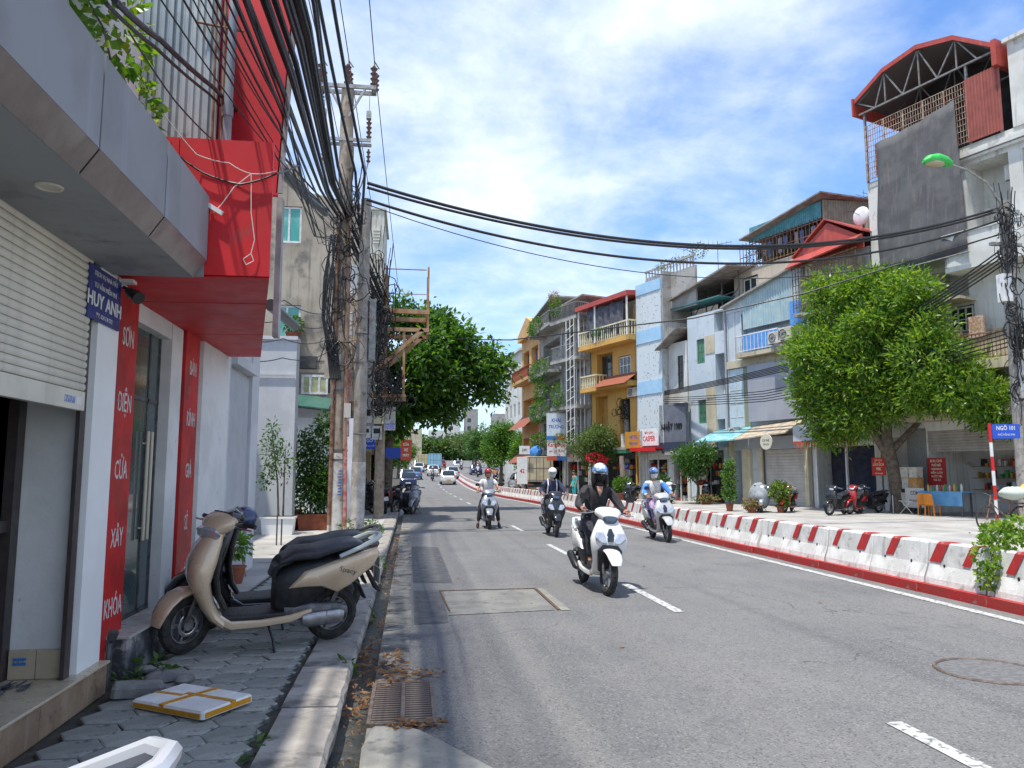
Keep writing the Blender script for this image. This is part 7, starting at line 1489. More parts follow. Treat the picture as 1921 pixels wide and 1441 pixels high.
def rider(label, loc, rz, shirt, trouser, helmet, mask=None, shoe=None, sleeves=True, backpack=None, jacket=None, lean=0.0, feet_down=False, wide=1.0, hair=None, glasses=False, cap=False, long_hair=False, neckline=False, yaw=0.0, steer=0.0):
    r = empty('person', loc, rz, label, 'person'); r.rotation_euler = (R(lean), 0, rz)
    J = {'pel': (-.27, 0, .84, .115, .13), 'sp': (-.25, 0, 1.02, .105, .13), 'ch': (-.20, 0, 1.22, .11, .155), 'nk0': (-.17, 0, 1.37, .06, .08), 'nk': (-.15, 0, 1.44, .05)}
    J2 = {}
    hx, hy, hz = .31, .295, 1.045
    for s_, n in ((1, 'L'), (-1, 'R')):
        yy = s_ * wide
        J2['hip' + n] = (-.24, s_ * .10, .84, .095); J2['kn' + n] = (.17, yy * .16, .74, .065)
        if feet_down: J2['kn' + n] = (.12, yy * .22, .66, .06); J2['an' + n] = (.10, yy * .30, .12, .04); J2['to' + n] = (.24, yy * .31, .045, .032)
        else: J2['an' + n] = (.20, yy * .14, .37, .042); J2['to' + n] = (.35, yy * .15, .325, .032)
        J2['shl' + n] = (-.19, s_ * .17, 1.33, .065); J2['el' + n] = (-.02, s_ * .31, 1.10, .045); J2['wr' + n] = (.22, s_ * .30, 1.06, .03)
    E_ = [('pel', 'sp'), ('sp', 'ch'), ('ch', 'nk0'), ('nk0', 'nk')]
    for n in 'LR': E_ += [('pel', 'hip' + n), ('hip' + n, 'kn' + n), ('kn' + n, 'an' + n), ('an' + n, 'to' + n), ('ch', 'shl' + n), ('shl' + n, 'el' + n), ('el' + n, 'wr' + n)]
    JJ = dict(J); JJ.update(J2)
    thin = {k: tuple(v[:3]) + tuple(q * .84 for q in v[3:]) for k, v in JJ.items()}
    thin['nk'] = (-.15, 0, 1.44, .046)
    b = MB(); add_skin(b, thin, E_, 'pel'); head(b, Vector((-.125, 0, 1.555)), yaw)
    for s_, n in ((1, 'L'), (-1, 'R')): hand(b, (.225, s_ * .30, 1.065), (1, 0, -.12), -s_)
    b.build('body', M_skin, r)
    # shirt
    S = {k: JJ[k] for k in ('pel', 'sp', 'ch', 'nk0')}; S['pel'] = (-.27, 0, .87, .13, .15); S['sp'] = (-.25, 0, 1.03, .122, .148); S['ch'] = (-.20, 0, 1.22, .13, .18); S['nk0'] = (-.18, 0, 1.36, .075, .10)
    for n in 'LR': S['shl' + n] = J2['shl' + n][:3] + (.088,); S['el' + n] = J2['el' + n][:3] + (.058,)
    se = [('pel', 'sp'), ('sp', 'ch'), ('ch', 'nk0')]
    for n in 'LR':
        se += [('ch', 'shl' + n), ('shl' + n, 'el' + n)]
        if sleeves: S['wr' + n] = (.19, (1 if n == 'L' else -1) * .30, 1.06, .042); se.append(('el' + n, 'wr' + n))
        else:
            a, c = Vector(J2['shl' + n][:3]), Vector(J2['el' + n][:3]); p = a.lerp(c, .55); S['el' + n] = (p.x, p.y, p.z, .066)
    b = MB(); add_skin(b, S, se, 'sp'); b.build('shirt', shirt, r)
    if jacket:
        S2 = {k: v[:3] + tuple(q * 1.08 for q in v[3:]) for k, v in S.items() if k[:2] in ('sh', 'el', 'wr')}
        for n in 'LR':
            q = {k: v for k, v in S2.items() if k.endswith(n)}; b = MB(); ed = [('shl' + n, 'el' + n)] + ([('el' + n, 'wr' + n)] if sleeves else []); add_skin(b, q, ed, 'el' + n); b.build('sleeve', jacket, r)
    if neckline:
        b = MB(); b.loft([[(-.075, -.045, 1.375), (-.075, .045, 1.375)], [(-.052, -.032, 1.31), (-.052, .032, 1.31)], [(-.058, -.004, 1.24), (-.058, .004, 1.24)]], False, False, False, False); b.build('neckline', M_skin, r)
        b = MB()
        for s_ in (-1, 1): b.bar((-.085, s_ * .06, 1.385), (-.045, s_ * .006, 1.235), .018, .012)
        b.build('collar', shirt, r)
    T = {'pel': (-.27, 0, .83, .135, .145)}; te = []
    for n in 'LR':
        T['hip' + n] = J2['hip' + n][:3] + (.105,); T['kn' + n] = J2['kn' + n][:3] + (.078,); a, c = Vector(J2['kn' + n][:3]), Vector(J2['an' + n][:3]); p = a.lerp(c, .88); T['an' + n] = (p.x, p.y, p.z, .058); te += [('pel', 'hip' + n), ('hip' + n, 'kn' + n), ('kn' + n, 'an' + n)]
    b = MB(); add_skin(b, T, te, 'pel'); b.build('trousers', trouser, r)
    for n in 'LR':
        a = Vector(J2['an' + n][:3]); t_ = Vector(J2['to' + n][:3]); b = MB(); b.tube([a - (t_ - a) * .3 + Vector((0, 0, -.03)), a + Vector((0, 0, -.01)), t_, t_ + (t_ - a) * .25], [.035, .046, .042, .022], 8); b.build('shoe', shoe or M_black, r)
    hm = Matrix.Translation((-.135, 0, 1.585)) @ Matrix.Rotation(yaw, 4, 'Z')
    b = MB(); b.ell((0, 0, 0), (.128, .112, .118), 18, 10, None, .40, 1.0); b.v = [tuple(hm @ Vector(v)) for v in b.v]; ho = b.build('helmet', helmet, r)
    if cap or True:
        b = MB(); b.loft([[(.08, y * .1, .005 + .0) for y in (-1, -.5, 0, .5, 1)], [(.165 - .05 * abs(y) ** 2, y * .085, -.02) for y in (-1, -.5, 0, .5, 1)]], False, False, False, False); b.v = [tuple(hm @ Vector(v)) for v in b.v]; o_ = b.build('visor', M_pb if not cap else helmet, ho); o_.modifiers.new('s', 'SOLIDIFY').thickness = .006
    if glasses: b = MB(); b.secs([(.078, .0, .07, .018, 90), (.088, .0, .06, .02, 90)], 10, 3); b.v = [tuple(hm @ Vector((v[0], v[1], v[2] - .02))) for v in b.v]; b.build('glasses', M_glassd, ho)
    if mask:
        b = MB(); rings = []
        for z, rx, ry in ((-.155, .045, .04), (-.13, .078, .066), (-.095, .094, .078), (-.055, .098, .083), (-.035, .088, .084)): rings.append([tuple(hm @ Vector((rx * math.cos(a) + .015, ry * math.sin(a), z))) for a in [R(-95 + 190 * j / 12) for j in range(13)]])
        b.loft(rings, False, False, True, False); o_ = b.build('face_mask', mask, r); o_.modifiers.new('s', 'SOLIDIFY').thickness = .006
    else:
        for s_ in (-1, 1): b = MB(); b.ell(tuple(hm @ Vector((.078, s_ * .03, -.01))), (.008, .012, .007), 8, 5); b.build('eye', M_black, r)
    if hair:
        b = MB(); b.ell((-.17, 0, 1.53 if not long_hair else 1.46), (.085, .095, .12 if not long_hair else .19), 12, 8); b.build('hair', hair, r)
        if long_hair:
            b = MB()
            for s_ in (-1, 1): b = MB(); b.tube([(-.12, s_ * .085, 1.56), (-.10, s_ * .095, 1.46), (-.12, s_ * .09, 1.36)], [.03, .035, .012], 8); b.build('hair_lock', hair, r)
    if backpack:
        b = MB(); b.ell((-.42, 0, 1.15), (.13, .2, .26), 12, 8); b.build('backpack', backpack, r)
        b = MB()
        for s_ in (-1, 1): b.tube([(-.33, s_ * .11, 1.34), (-.19, s_ * .11, 1.40), (-.06, s_ * .11, 1.25), (-.14, s_ * .12, 1.02)], .018, 6)
        b.build('strap', M_white, r)
    return r
M_hair = mat('black_hair', (0.012, 0.010, 0.010), (0.022, 0.018, 0.015), rough=.4, scale=30)
M_shirtb = mat('black_blouse', (0.022, 0.020, 0.022), (0.035, 0.032, 0.034), rough=.75, scale=12, bump=.4, bscale=14)
M_tr = mat('dark_trousers', (0.02, 0.02, 0.025), (0.035, 0.035, 0.045), rough=.8, scale=12, bump=.4, bscale=16)
M_maskb = mat('black_mask', (0.014, 0.014, 0.015), rough=.8)
M_maskw = mat('pale_mask', (0.42, 0.52, 0.50), rough=.8)
def helmet_blue():
    return mat('blue_white_helmet', (0.10, 0.26, 0.50), (0.65, 0.7, 0.72), rough=.2, coat=.7, scale=9, lo=.47, hi=.53)
# rider 1: hero, white scooter, heading to the camera and slightly right
h1 = math.atan2(9.77 - 11.0, 2.55 - 2.30)
hz = R(-88); hc_ = (2.49, 10.40, 0.0)
hero = scooter('white scooter ridden towards the camera in the near lane', M_pw, 'sport', M_pw, None, hc_, hz, -5, 0.05, True, None, False)
hero.rotation_euler = (R(-5), 0, hz)
rider('person in black blouse and black mask with blue white helmet riding the white scooter', hc_, hz, M_shirtb, M_tr, helmet_blue(), M_maskb, None, True, None, None, -5, False, 1.0, M_hair, True, False, True, True)
def rd(cfg_s, cfg_r, loc, rz, ln=0):
    s_ = scooter(cfg_s[0], cfg_s[1], cfg_s[2], None, None, loc, rz, ln, 0, True, None, False); r_ = rider(cfg_r[0], loc, rz, *cfg_r[1:-1], lean=ln, **cfg_r[-1]); return s_, r_
M_navyj = mat('navy_jacket', (0.02, 0.025, 0.06), (0.04, 0.045, 0.09), rough=.8, scale=10, bump=.4, bscale=14)
rd(('black and silver scooter following left behind the white one', M_pb, 'sport'), ('person in navy jacket, white helmet and backpack straps on a black scooter', M_navyj, M_tr, M_white, M_maskw, {'backpack': M_navyj}), (3.55, 19.35, 0), R(-91), -2)
M_ws = mat('white_shirt', (0.62, 0.62, 0.60), (0.52, 0.52, 0.52), rough=.8, scale=8, bump=.4, bscale=12)
s1_, _ = rd(('dark grey scooter approaching in the kerb lane, leftmost of the four', M_pg, 'sport'), ('person in white shirt with feet down on the leftmost approaching scooter', M_ws, M_tr, M_pr, None, {'sleeves': False, 'feet_down': True, 'hair': M_hair}), (2.23, 22.2, 0), R(-93), 0)
M_floral = mat('floral_white_cloth', (0.66, 0.64, 0.58), (0.45, 0.40, 0.25), rough=.8, scale=22, lo=.56, hi=.6, spots=(0.35, 0.12, 0.12), sscale=26, slo=.62, shi=.66)
M_bluej = mat('blue_sleeve', (0.05, 0.18, 0.55), (0.08, 0.25, 0.62), rough=.7, scale=10)
rd(('white silver scooter riding beside the barrier', M_psl, 'sport'), ('person in floral top with blue sleeves, blue helmet and mask riding beside the barrier', M_floral, mat('floral_trousers', (0.12, 0.14, 0.32), (0.5, 0.3, 0.35), rough=.8, scale=18), mat('blue_helmet', (0.04, 0.10, 0.30), (0.2, 0.3, 0.5), rough=.25, coat=.6, scale=8), M_white, {'jacket': M_bluej, 'glasses': True}), (5.80, 17.6, 0), R(-92), 3)
# distant riders: copies of one pair
base_r = rider('person in white shirt seen from far on a scooter by the blue truck', (2.6, 92, zroad(92)), R(-90), M_ws, M_tr, M_white, None, None, False); 
base_s = scooter('dark scooter far up the road in the near lanes by the blue truck', M_pb, 'city', None, None, (2.6, 92, zroad(92)), R(-90), 0, 0, True, None, False)
far = [(9.6, 88, 90, 'dark', 'orange', None), (10.6, 96, 90, 'blue', 'blue', sw(M_pbl)), (9.0, 104, 90, 'black', 'white', None), (11.4, 82, 92, 'red', 'dark', sw(M_pr)), (10.2, 118, 90, 'grey', 'grey', sw(M_pg)), (8.8, 135, 90, 'black', 'pale', None), (11.6, 132, 90, 'blue', 'red', sw(M_pbl)), (9.8, 150, 90, 'dark', 'white', None), (8.9, 76, 93, 'grey', 'green', sw(M_pg))]
shc = {'orange': (.5, .18, .04), 'blue': (.05, .15, .4), 'white': (.6, .6, .6), 'dark': (.04, .04, .05), 'grey': (.2, .2, .22), 'pale': (.45, .4, .4), 'red': (.4, .03, .03), 'green': (.04, .25, .2)}
for k, (x, y, a, c1, c2_) in enumerate([f[:5] for f in far]):
    sfx = ['nearest the parked truck', 'beside the blue tarpaulin load', 'just past the far trees', 'close to the right pavement', 'midway up the slope', 'near the top of the slope', 'high on the slope at the right', 'at the crest of the road', 'just beyond the barrier bend'][k]
    copy_tree(base_s, (x, y, zroad(y)), R(a), 'far %s scooter %s on the other carriageway' % (c1, sfx), None, far[k][5])
    copy_tree(base_r, (x, y, zroad(y)), R(a), 'far person in %s top %s on the other carriageway' % (c2_, sfx), None, {'white_shirt': mat('far_shirt_' + c2_, shc[c2_], rough=.8)})
# standing woman in turquoise by the truck
def stander(label, loc, rz, top, trouser, hat):
    r = empty('person', loc, rz, label, 'person')
    JJ = {'pel': (0, 0, .92, .11, .14), 'sp': (0, 0, 1.1, .10, .13), 'ch': (0, 0, 1.27, .11, .155), 'nk': (.01, 0, 1.43, .05), 'nk2': (.02, 0, 1.48, .048)}; E_ = [('pel', 'sp'), ('sp', 'ch'), ('ch', 'nk'), ('nk', 'nk2')]
    for s_, n in ((1, 'L'), (-1, 'R')):
        JJ['h' + n] = (0, s_ * .09, .88, .09); JJ['k' + n] = (.02, s_ * .1, .48, .062); JJ['a' + n] = (-.02, s_ * .1, .09, .04); JJ['t' + n] = (.12, s_ * .11, .03, .03)
        JJ['s' + n] = (0, s_ * .17, 1.37, .06); JJ['e' + n] = (-.02, s_ * .24, 1.1, .042); JJ['w' + n] = (.08, s_ * .22, .88, .03)
        E_ += [('pel', 'h' + n), ('h' + n, 'k' + n), ('k' + n, 'a' + n), ('a' + n, 't' + n), ('ch', 's' + n), ('s' + n, 'e' + n), ('e' + n, 'w' + n)]
    b = MB(); add_skin(b, {k: v[:3] + tuple(q * .85 for q in v[3:]) for k, v in JJ.items()}, E_, 'pel'); head(b, Vector((.03, 0, 1.6)))
    for s_ in (1, -1): hand(b, (.09, s_ * .22, .86), (.3, 0, -1), s_, (1, 0, 0))
    b.build('body', M_skin, r)
    b = MB(); add_skin(b, {k: JJ[k][:3] + tuple(q * 1.15 for q in JJ[k][3:]) for k in ('pel', 'sp', 'ch', 'sL', 'sR', 'eL', 'eR')}, [('pel', 'sp'), ('sp', 'ch'), ('ch', 'sL'), ('ch', 'sR'), ('sL', 'eL'), ('sR', 'eR')], 'sp'); b.build('shirt', top, r)
    b = MB(); add_skin(b, {k: JJ[k][:3] + tuple(q * 1.12 for q in JJ[k][3:]) for k in ('pel', 'hL', 'hR', 'kL', 'kR', 'aL', 'aR')}, [('pel', 'hL'), ('pel', 'hR'), ('hL', 'kL'), ('hR', 'kR'), ('kL', 'aL'), ('kR', 'aR')], 'pel'); b.build('trousers', trouser, r)
    for s_ in (1, -1): b = MB(); b.tube([(-.06, s_ * .1, .035), (.05, s_ * .105, .04), (.16, s_ * .11, .025)], [.035, .042, .025], 8); b.build('shoe', M_black, r)
    b = MB(); b.ell((.02, 0, 1.63), (.105, .095, .11), 14, 8, None, .42, 1); b.build('hair' if not hat else 'hat', hat or M_hair, r); return r
st1 = stander('person in turquoise coat standing beside the open shop behind the barrier', (9.75, 45.5, .012), R(200), mat('turquoise_cloth', (0.03, 0.38, 0.38), rough=.8), mat('turquoise_cloth', (0.03, 0.38, 0.38)), None)
st2 = stander('person in light blue shirt tending the bicycle at the right edge', (16.9, 18.7, .012), R(170), mat('light_blue_shirt', (0.35, 0.5, 0.62), rough=.8), M_tr, mat('cone_hat', (0.55, 0.47, 0.3), rough=.8))
stander('person in white top standing among the scooters under the left tree', (-1.9, 28.6, .137), R(-60), M_ws, M_tr, None)
# ================================================================= VEHICLES
def car(label, body, loc, rz, L=4.1, W=1.7, H=1.48, name='car', plate=None, taxi=False):
    r = empty(name, loc, rz, label, 'car'); h = L / 2
    def sect(x, zb, zt, w): return (x, (zb + zt) / 2, w, (zt - zb) / 2, 0)
    b = MB(); b.secs([sect(-h, .38, .78, W * .40), sect(-h + .12, .24, .92, W * .47), sect(-h + .6, .2, .96, W * .5), sect(0, .18, .95, W * .5), sect(h - .9, .2, .93, W * .5), sect(h - .25, .24, .78, W * .46), sect(h, .32, .62, W * .38)], 22, 4.5); b.build('body', body, r)
    b = MB(); b.secs([(-h + .25, .94, W * .40, .03, 0), (-h + .55, 1.20, W * .40, .22, 0), (-h + .95, 1.28, W * .40, H - 1.28, 0), (.15, 1.29, W * .40, H - 1.29, 0), (.75, 1.12, W * .41, .15, 0), (1.15, .94, W * .42, .03, 0)], 20, 4); b.build('glasshouse', M_glassd, r)
    b = MB(); b.secs([(-h + .65, H - .04, W * .36, .02, 8), (-h + 1.0, H + .012, W * .375, .025, 2), (0.1, H + .01, W * .37, .025, -3), (.3, H - .04, W * .36, .02, -20)], 16, 4)
    for s_ in (-1, 1):
        b.bar((.32, s_ * W * .375, H - .06), (1.15, s_ * W * .43, .95), .06, .05); b.bar((-h + .62, s_ * W * .375, H - .08), (-h + .28, s_ * W * .42, .96), .09, .06); b.bar((-.35, s_ * W * .40, H - .05), (-.35, s_ * W * .46, .95), .06, .05)
    b.build('roof', body, r)
    for x in (h - .78, -h + .75):
        for s_ in (-1, 1):
            b = MB(); b.torus((0, 0, 0), .235, .085, 'y', 20, 8, .95); w_ = b.build('wheel', M_rubber, r, (x, s_ * (W / 2 - .11), .31)); b = MB(); b.tube([(0, -.085, 0), (0, .085, 0)], .2, 14); b.build('rim', M_alu, w_)
    for s_ in (-1, 1):
        b = MB(); b.ell((h - .14, s_ * W * .34, .66), (.13, .17, .08), 10, 6); b.build('headlight', M_lens, r)
        b = MB(); b.ell((-h + .07, s_ * W * .38, .78), (.08, .12, .1), 10, 6); b.build('tail_light', M_redlens, r)
        b = MB(); b.ell((.95, s_ * (W / 2 + .08), 1.0), (.06, .09, .07), 8, 6); b.build('mirror', body, r)
    b = MB(); b.box(h - .03, -.5, .3, h + .02, .5, .46); b.build('grille', M_black, r)
    for s_ in (-1, 1): b = MB(); b.box(s_ * (h + .005) - .02, -.24, .42, s_ * (h + .005) + .03, .24, .54); b.build('number_plate', plate or M_white, r)
    return r
M_yp = mat('yellow_plate', (0.55, 0.33, 0.03), rough=.5)
car('white car driving away in the near lanes, closest car ahead', M_pw, (4.0, 84, zroad(84)), R(90), plate=M_yp)
car('dark blue car parked along the left kerb beyond the tree', M_pbl, (-.2, 76, zroad(76)), R(90)); car('blue car parked on the left kerb behind the dark blue one', paint('mid_blue_paint', (0.08, 0.16, 0.32)), (.6, 97, zroad(97)), R(90))
car('pale silver car ahead of the white car near the barrier', M_psl, (5.3, 99, zroad(99)), R(90)); car('white car small in the distance left of the pale bus', M_pw, (1.3, 124, zroad(124)), R(90)); car('red car far away high on the slope', M_pr, (5.9, 150, zroad(150)), R(90))
car('grey car on the far carriageway beside the trees', M_pg, (9.9, 70, zroad(70)), R(93)); car('white car parked on the right beyond the truck', M_pw, (11.2, 76, zroad(76)), R(95))
for k, (x, y, m_, lab) in enumerate(((3.1, 108, M_pw, 'white car just behind the blue truck in the near lanes'), (9.4, 112, M_pbl, 'dark blue car climbing the far carriageway'), (8.6, 142, M_psl, 'silver car near the crest on the far carriageway'), (1.5, 146, M_pbl, 'blue car small at the crest on the left lane'), (-.3, 88, M_pg, 'grey car parked on the left kerb between the two blue cars'))):
    car(lab, m_, (x, y, zroad(y)), R(90))
def truck(label, loc, rz, cab, box, L=5.6, W=1.95, H=2.75, back=None, name='truck'):
    r = empty(name, loc, rz, label, 'truck'); h = L / 2
    b = MB(); b.secs([(h - 1.35, 1.25, W * .46, .78, 0), (h - .35, 1.25, W * .47, .78, 0), (h - .05, 1.0, W * .45, .5, 0)], 18, 6); b.build('cab', cab, r)
    b = MB(); b.box(h - .18, -W * .38, 1.25, h - .02, W * .38, 1.85); b.build('windscreen', M_glassd, r)
    b = MB(); b.bbox(-h, -W / 2, .95, h - 1.5, W / 2, H, .03); bx_ = b.build('cargo_box', box, r)
    b = MB()
    for s_ in (-1, 1):
        b.box(-h - .03, s_ * W * .48, .98, -h - .003, s_ * .02, H - .06)
    b.build('rear_door', back or box, bx_)
    b = MB()
    for s_ in (-.25, .25, -.75, .75): b.tube([(-h - .045, s_ * W * .5, 1.0), (-h - .045, s_ * W * .5, H - .1)], .015, 5)
    for z_ in (1.05, 1.9, H - .08): b.box(-h - .04, -W * .47, z_, -h - .028, W * .47, z_ + .03)
    b.build('door_bar', M_steel, bx_)
    b = MB(); b.box(-h + .1, -.4, .6, h - .3, .4, .8); b.box(-h - .02, -W * .45, .55, -h + .1, W * .45, .68); b.build('chassis', M_black, r)
    for s_ in (-1, 1): b = MB(); b.box(-h - .04, s_ * W * .42 - .1, .7, -h, s_ * W * .42 + .1, .82); b.build('tail_light', M_redlens, r)
    for x in (h - .8, -h + 1.1):
        for s_ in (-1, 1):
            b = MB(); b.torus((0, 0, 0), .27, .11, 'y', 20, 8); w_ = b.build('wheel', M_rubber, r, (x, s_ * (W / 2 - .14), .38)); b = MB(); b.tube([(0, -.1, 0), (0, .1, 0)], .2, 12); b.build('rim', M_steel, w_)
    b = MB(); b.box(-h - .035, -.25, .45, -h - .02, .25, .54); b.build('number_plate', M_white, r)
    return r
truck('cream box truck parked by the right kerb seen from behind', (9.2, 57.3, zroad(57)), R(90), M_pw, mat('cream_truck_box', (0.50, 0.44, 0.30), (0.42, 0.36, 0.25), rough=.6, scale=2, streak=((.28, .2, .12), .4)), 5.2, 2.0, 2.75)
truck('blue truck driving away up the slope', (3.7, 121, zroad(121)), R(90), paint('truck_blue', (0.05, 0.22, 0.42)), mat('blue_truck_box', (0.06, 0.30, 0.45), (0.10, 0.36, 0.5), rough=.5, scale=2), 6, 2.0, 2.9, mat('pale_blue_door', (0.25, 0.45, 0.55), rough=.5))
truck('cream small van truck left of the blue truck', (2.0, 132, zroad(132)), R(90), M_pw, mat('cream_van_box', (0.55, 0.48, 0.28), rough=.5), 5, 1.9, 2.7)
b = MB(); rg = random.Random(3)
b.ell((0, 0, 0), (.5, .7, .5), 12, 8); b.v = [(x * rg.uniform(.8, 1.15), y * rg.uniform(.8, 1.15), z * rg.uniform(.8, 1.2)) for x, y, z in b.v]
tag(b.build('blue_tarpaulin', mat('blue_tarp_cloth', (0.04, 0.18, 0.50), (0.07, 0.25, 0.6), rough=.6, scale=5), None, (9.2, 56.4, zroad(56) + 3.1), (0, .5, 0)), 'crumpled blue tarpaulin lying on top of the cream truck', 'tarpaulin')
board('standing_sign', (7.85, 54.2, zroad(57) + 1.75), R(-2), .75, 1.9, M_white, 'narrow white standing sign with red figures left of the cream truck', [('42', -.05, .42)], mat('red_letter', (0.5, 0.01, 0.01), rough=.5))
board('small_sign', (8.05, 54.4, zroad(57) + 3.2), R(-2), .75, .6, M_white, 'small square sign with dark figures above the narrow white one', [('24H', 0, .28)], M_frame_d)
# red flowers / lanterns over the shop left of the middle tree
leaves('red_decoration', mat('red_ribbons', (0.55, 0.02, 0.02), (0.45, 0.02, 0.05), rough=.6, leaf=True), None, [(11.2, 46.3, 2.5, .55, .3, .3), (11.8, 46.3, 2.3, .2, .3, .3)], 200, .13, seed=31, aspect=1.3)
tag(bpy.data.objects['red_decoration'], 'mass of small red festive ribbons hung under the middle street tree', 'ribbons', kind='stuff')

# ================================================================= TREES
def tree(name, label, base, trunk, crown, n, size, ms, seed, clump=14, csize=.5, aspect=2.2, flat=.0, group=None, shell=.5, bark=None, droop=.3):
    r = empty(name, base, 0, label, 'tree', group); b = MB()
    for pts, rad in trunk: b.tube(pts, rad, 9)
    b.build('trunk', bark or M_wood, r, angle=80)
    leaves('crown', ms, r, crown, n, size, seed=seed, clump=clump, csize=csize, aspect=aspect, flat=flat, shell=shell, droop=droop)
    return r
def blobs(c, r, n, br, seed, sq=1.0, keep=None):
    rg = random.Random(seed); o = []
    for _ in range(n):
        while True:
            v = Vector((rg.uniform(-1, 1), rg.uniform(-1, 1), rg.uniform(-1, 1)))
            if v.length < 1 and (keep is None or keep(v)): break
        q = br * rg.uniform(.7, 1.25); o.append((c[0] + v.x * r[0], c[1] + v.y * r[1], c[2] + v.z * r[2], q, q, q * sq))
    return o
# big right tree
cr = []
for c_, r_, n_, b_, sd in (((2.9, -1.9, 6.4), (3.1, 1.3, 2.7), 40, .88, 2), ((3.3, -1.8, 9.1), (1.8, 1.0, .7), 9, .75, 3), ((5.3, -2.0, 5.6), (1.2, 1.0, 1.9), 14, .72, 4), ((-.3, -1.8, 4.7), (1.3, 1.0, 1.2), 18, .68, 5), ((-1.2, -1.4, 3.9), (.5, .6, .5), 9, .5, 6), ((4.5, -1.9, 3.6), (1.3, 1.0, .6), 10, .6, 7), ((1.0, -2.0, 7.6), (1.2, 1.0, 1.0), 9, .7, 8)):
    for q_ in blobs(c_, r_, n_, b_, sd, .78): p_ = RL(q_[0], q_[1]); cr.append((p_[0] - 19.1, p_[1] - 28.4, q_[2]) + tuple(q_[3:]))
tree('street_tree', 'large bright green tree on the right pavement in front of the tall house', (19.1, 28.4, 0), [([(0.1, 0, 0), (0.05, 0, .6), (-.1, 0, 1.6), (-.35, 0, 3.0), (-.3, 0, 4.5), (-.1, 0, 7)], [.42, .30, .25, .23, .17, .08]), ([(-.2, 0, 2.0), (-1.0, .2, 3.6), (-2.0, .2, 5.2)], [.17, .12, .04]), ([(-.2, 0, 2.4), (1.0, -.2, 3.6), (2.8, -.4, 4.6)], [.15, .1, .04]), ([(-.3, 0, 3.8), (.8, .4, 5.6), (1.4, .4, 7.4)], [.13, .09, .03]), ([(-.2, 0, 4.2), (-.8, -.5, 6.2), (-.6, -.5, 8.4)], [.12, .08, .03])], cr, 95000, .21, [M_leafA, M_leafA2, M_leafA, M_leafA2, M_leafC], 41, 46, .35, 3.2, 0.0, droop=.1, shell=.85)  # darker leaves mixed in at random paint the shadowed gaps of the crown
# big left tree (broad tiers, large leaves)
ct_ = []
for (cx_, cy_, cz_, rx, ry, rz_, nb, br) in ((.9, 0, 8.0, 1.5, 1.8, .55, 8, .62), (2.0, .2, 7.2, 1.5, 1.9, .4, 8, .6), (3.6, 0, 6.6, 1.0, 1.6, .35, 6, .5), (.6, .0, 6.2, 1.8, 2.2, .7, 10, .75), (3.0, 0, 5.6, 1.5, 1.8, .45, 8, .6), (1.6, .3, 5.0, 1.8, 1.8, .5, 9, .65), (.6, 0, 4.1, 1.3, 1.5, .5, 8, .55), (4.2, 0, 5.0, .5, 1.0, .3, 4, .4), (1.9, 0, 4.0, .7, 1.0, .3, 4, .4), (-.6, 0, 7.2, .8, 1.5, .6, 4, .6), (0.0, 0, 3.4, .8, 1.2, .3, 4, .4), (4.7, 0, 6.0, .4, .9, .2, 3, .4), (2.4, .5, 8.1, .5, .8, .2, 3, .35)):
    ct_ += blobs((cx_, cy_, cz_), (rx, ry, rz_), nb, br, int(cx_ * 10 + cz_ * 7), .5)
tree('almond_tree', 'large dark spreading almond tree leaning over the left side of the road', (-1.0, 33.0, .13), [([(0.05, 0, 0), (0, 0, 1.2), (.1, 0, 2.8), (.3, 0, 4.6), (.7, 0, 6.6), (1.0, 0, 8.0)], [.26, .21, .19, .16, .1, .04]), ([(.1, 0, 2.9), (1.4, 0, 4.4), (3.6, 0, 5.6)], [.12, .09, .03]), ([(.3, 0, 4.6), (1.8, .4, 5.8), (4.0, .2, 6.6)], [.11, .08, .03]), ([(.2, 0, 3.8), (-.5, .3, 5.4), (-.7, .3, 7.0)], [.1, .07, .03]), ([(.5, 0, 5.6), (1.8, -.6, 6.8), (3.0, -.4, 7.4)], [.09, .06, .02])], ct_, 26000, .25, [M_leafB, M_leafC, M_leafA], 42, 16, .45, 1.9, .35, shell=.2)
tree('street_tree', 'small round tree in front of the house with green windows', (14.55, 38.0, 0), [([(0, 0, 0), (.05, 0, .8), (-.05, 0, 1.5), (-.2, 0, 2.4)], [.1, .07, .06, .03]), ([(.02, 0, .95), (-.5, 0, 1.5)], [.05, .02])], blobs((-.05, 0, 2.4), (.95, .8, .75), 12, .42, 9), 6500, .14, [M_leafC, M_leafB, M_leafC], 43, 12, .3)
tree('street_tree', 'broad olive tree behind the riders beside the middle right pole', (12.0, 48.0, 0), [([(0.1, 0, 0), (0, 0, 1.2), (.1, 0, 2.4), (.4, 0, 4)], [.2, .16, .13, .05]), ([(0, 0, 1.8), (-1.0, 0, 3.2)], [.1, .04])], blobs((-.1, 0, 3.5), (1.75, 1.4, 1.05), 18, .6, 10), 11000, .17, [M_leafD, M_leafC, M_leafD], 44, 12, .35)
b = MB(); b.tube([(0, 0, 0), (.05, 0, 1.2), (-.05, 0, 2.6)], [.22, .18, .14], 9); tag(b.build('tree_stump', mat('pale_bark', (0.3, 0.25, 0.2), (0.2, 0.16, 0.12), rough=.9, scale=4, bump=.8, bscale=20), None, (12.75, 45.6, 0)), 'pale bare tree trunk standing between the hero rider and the middle pole', 'trunk')
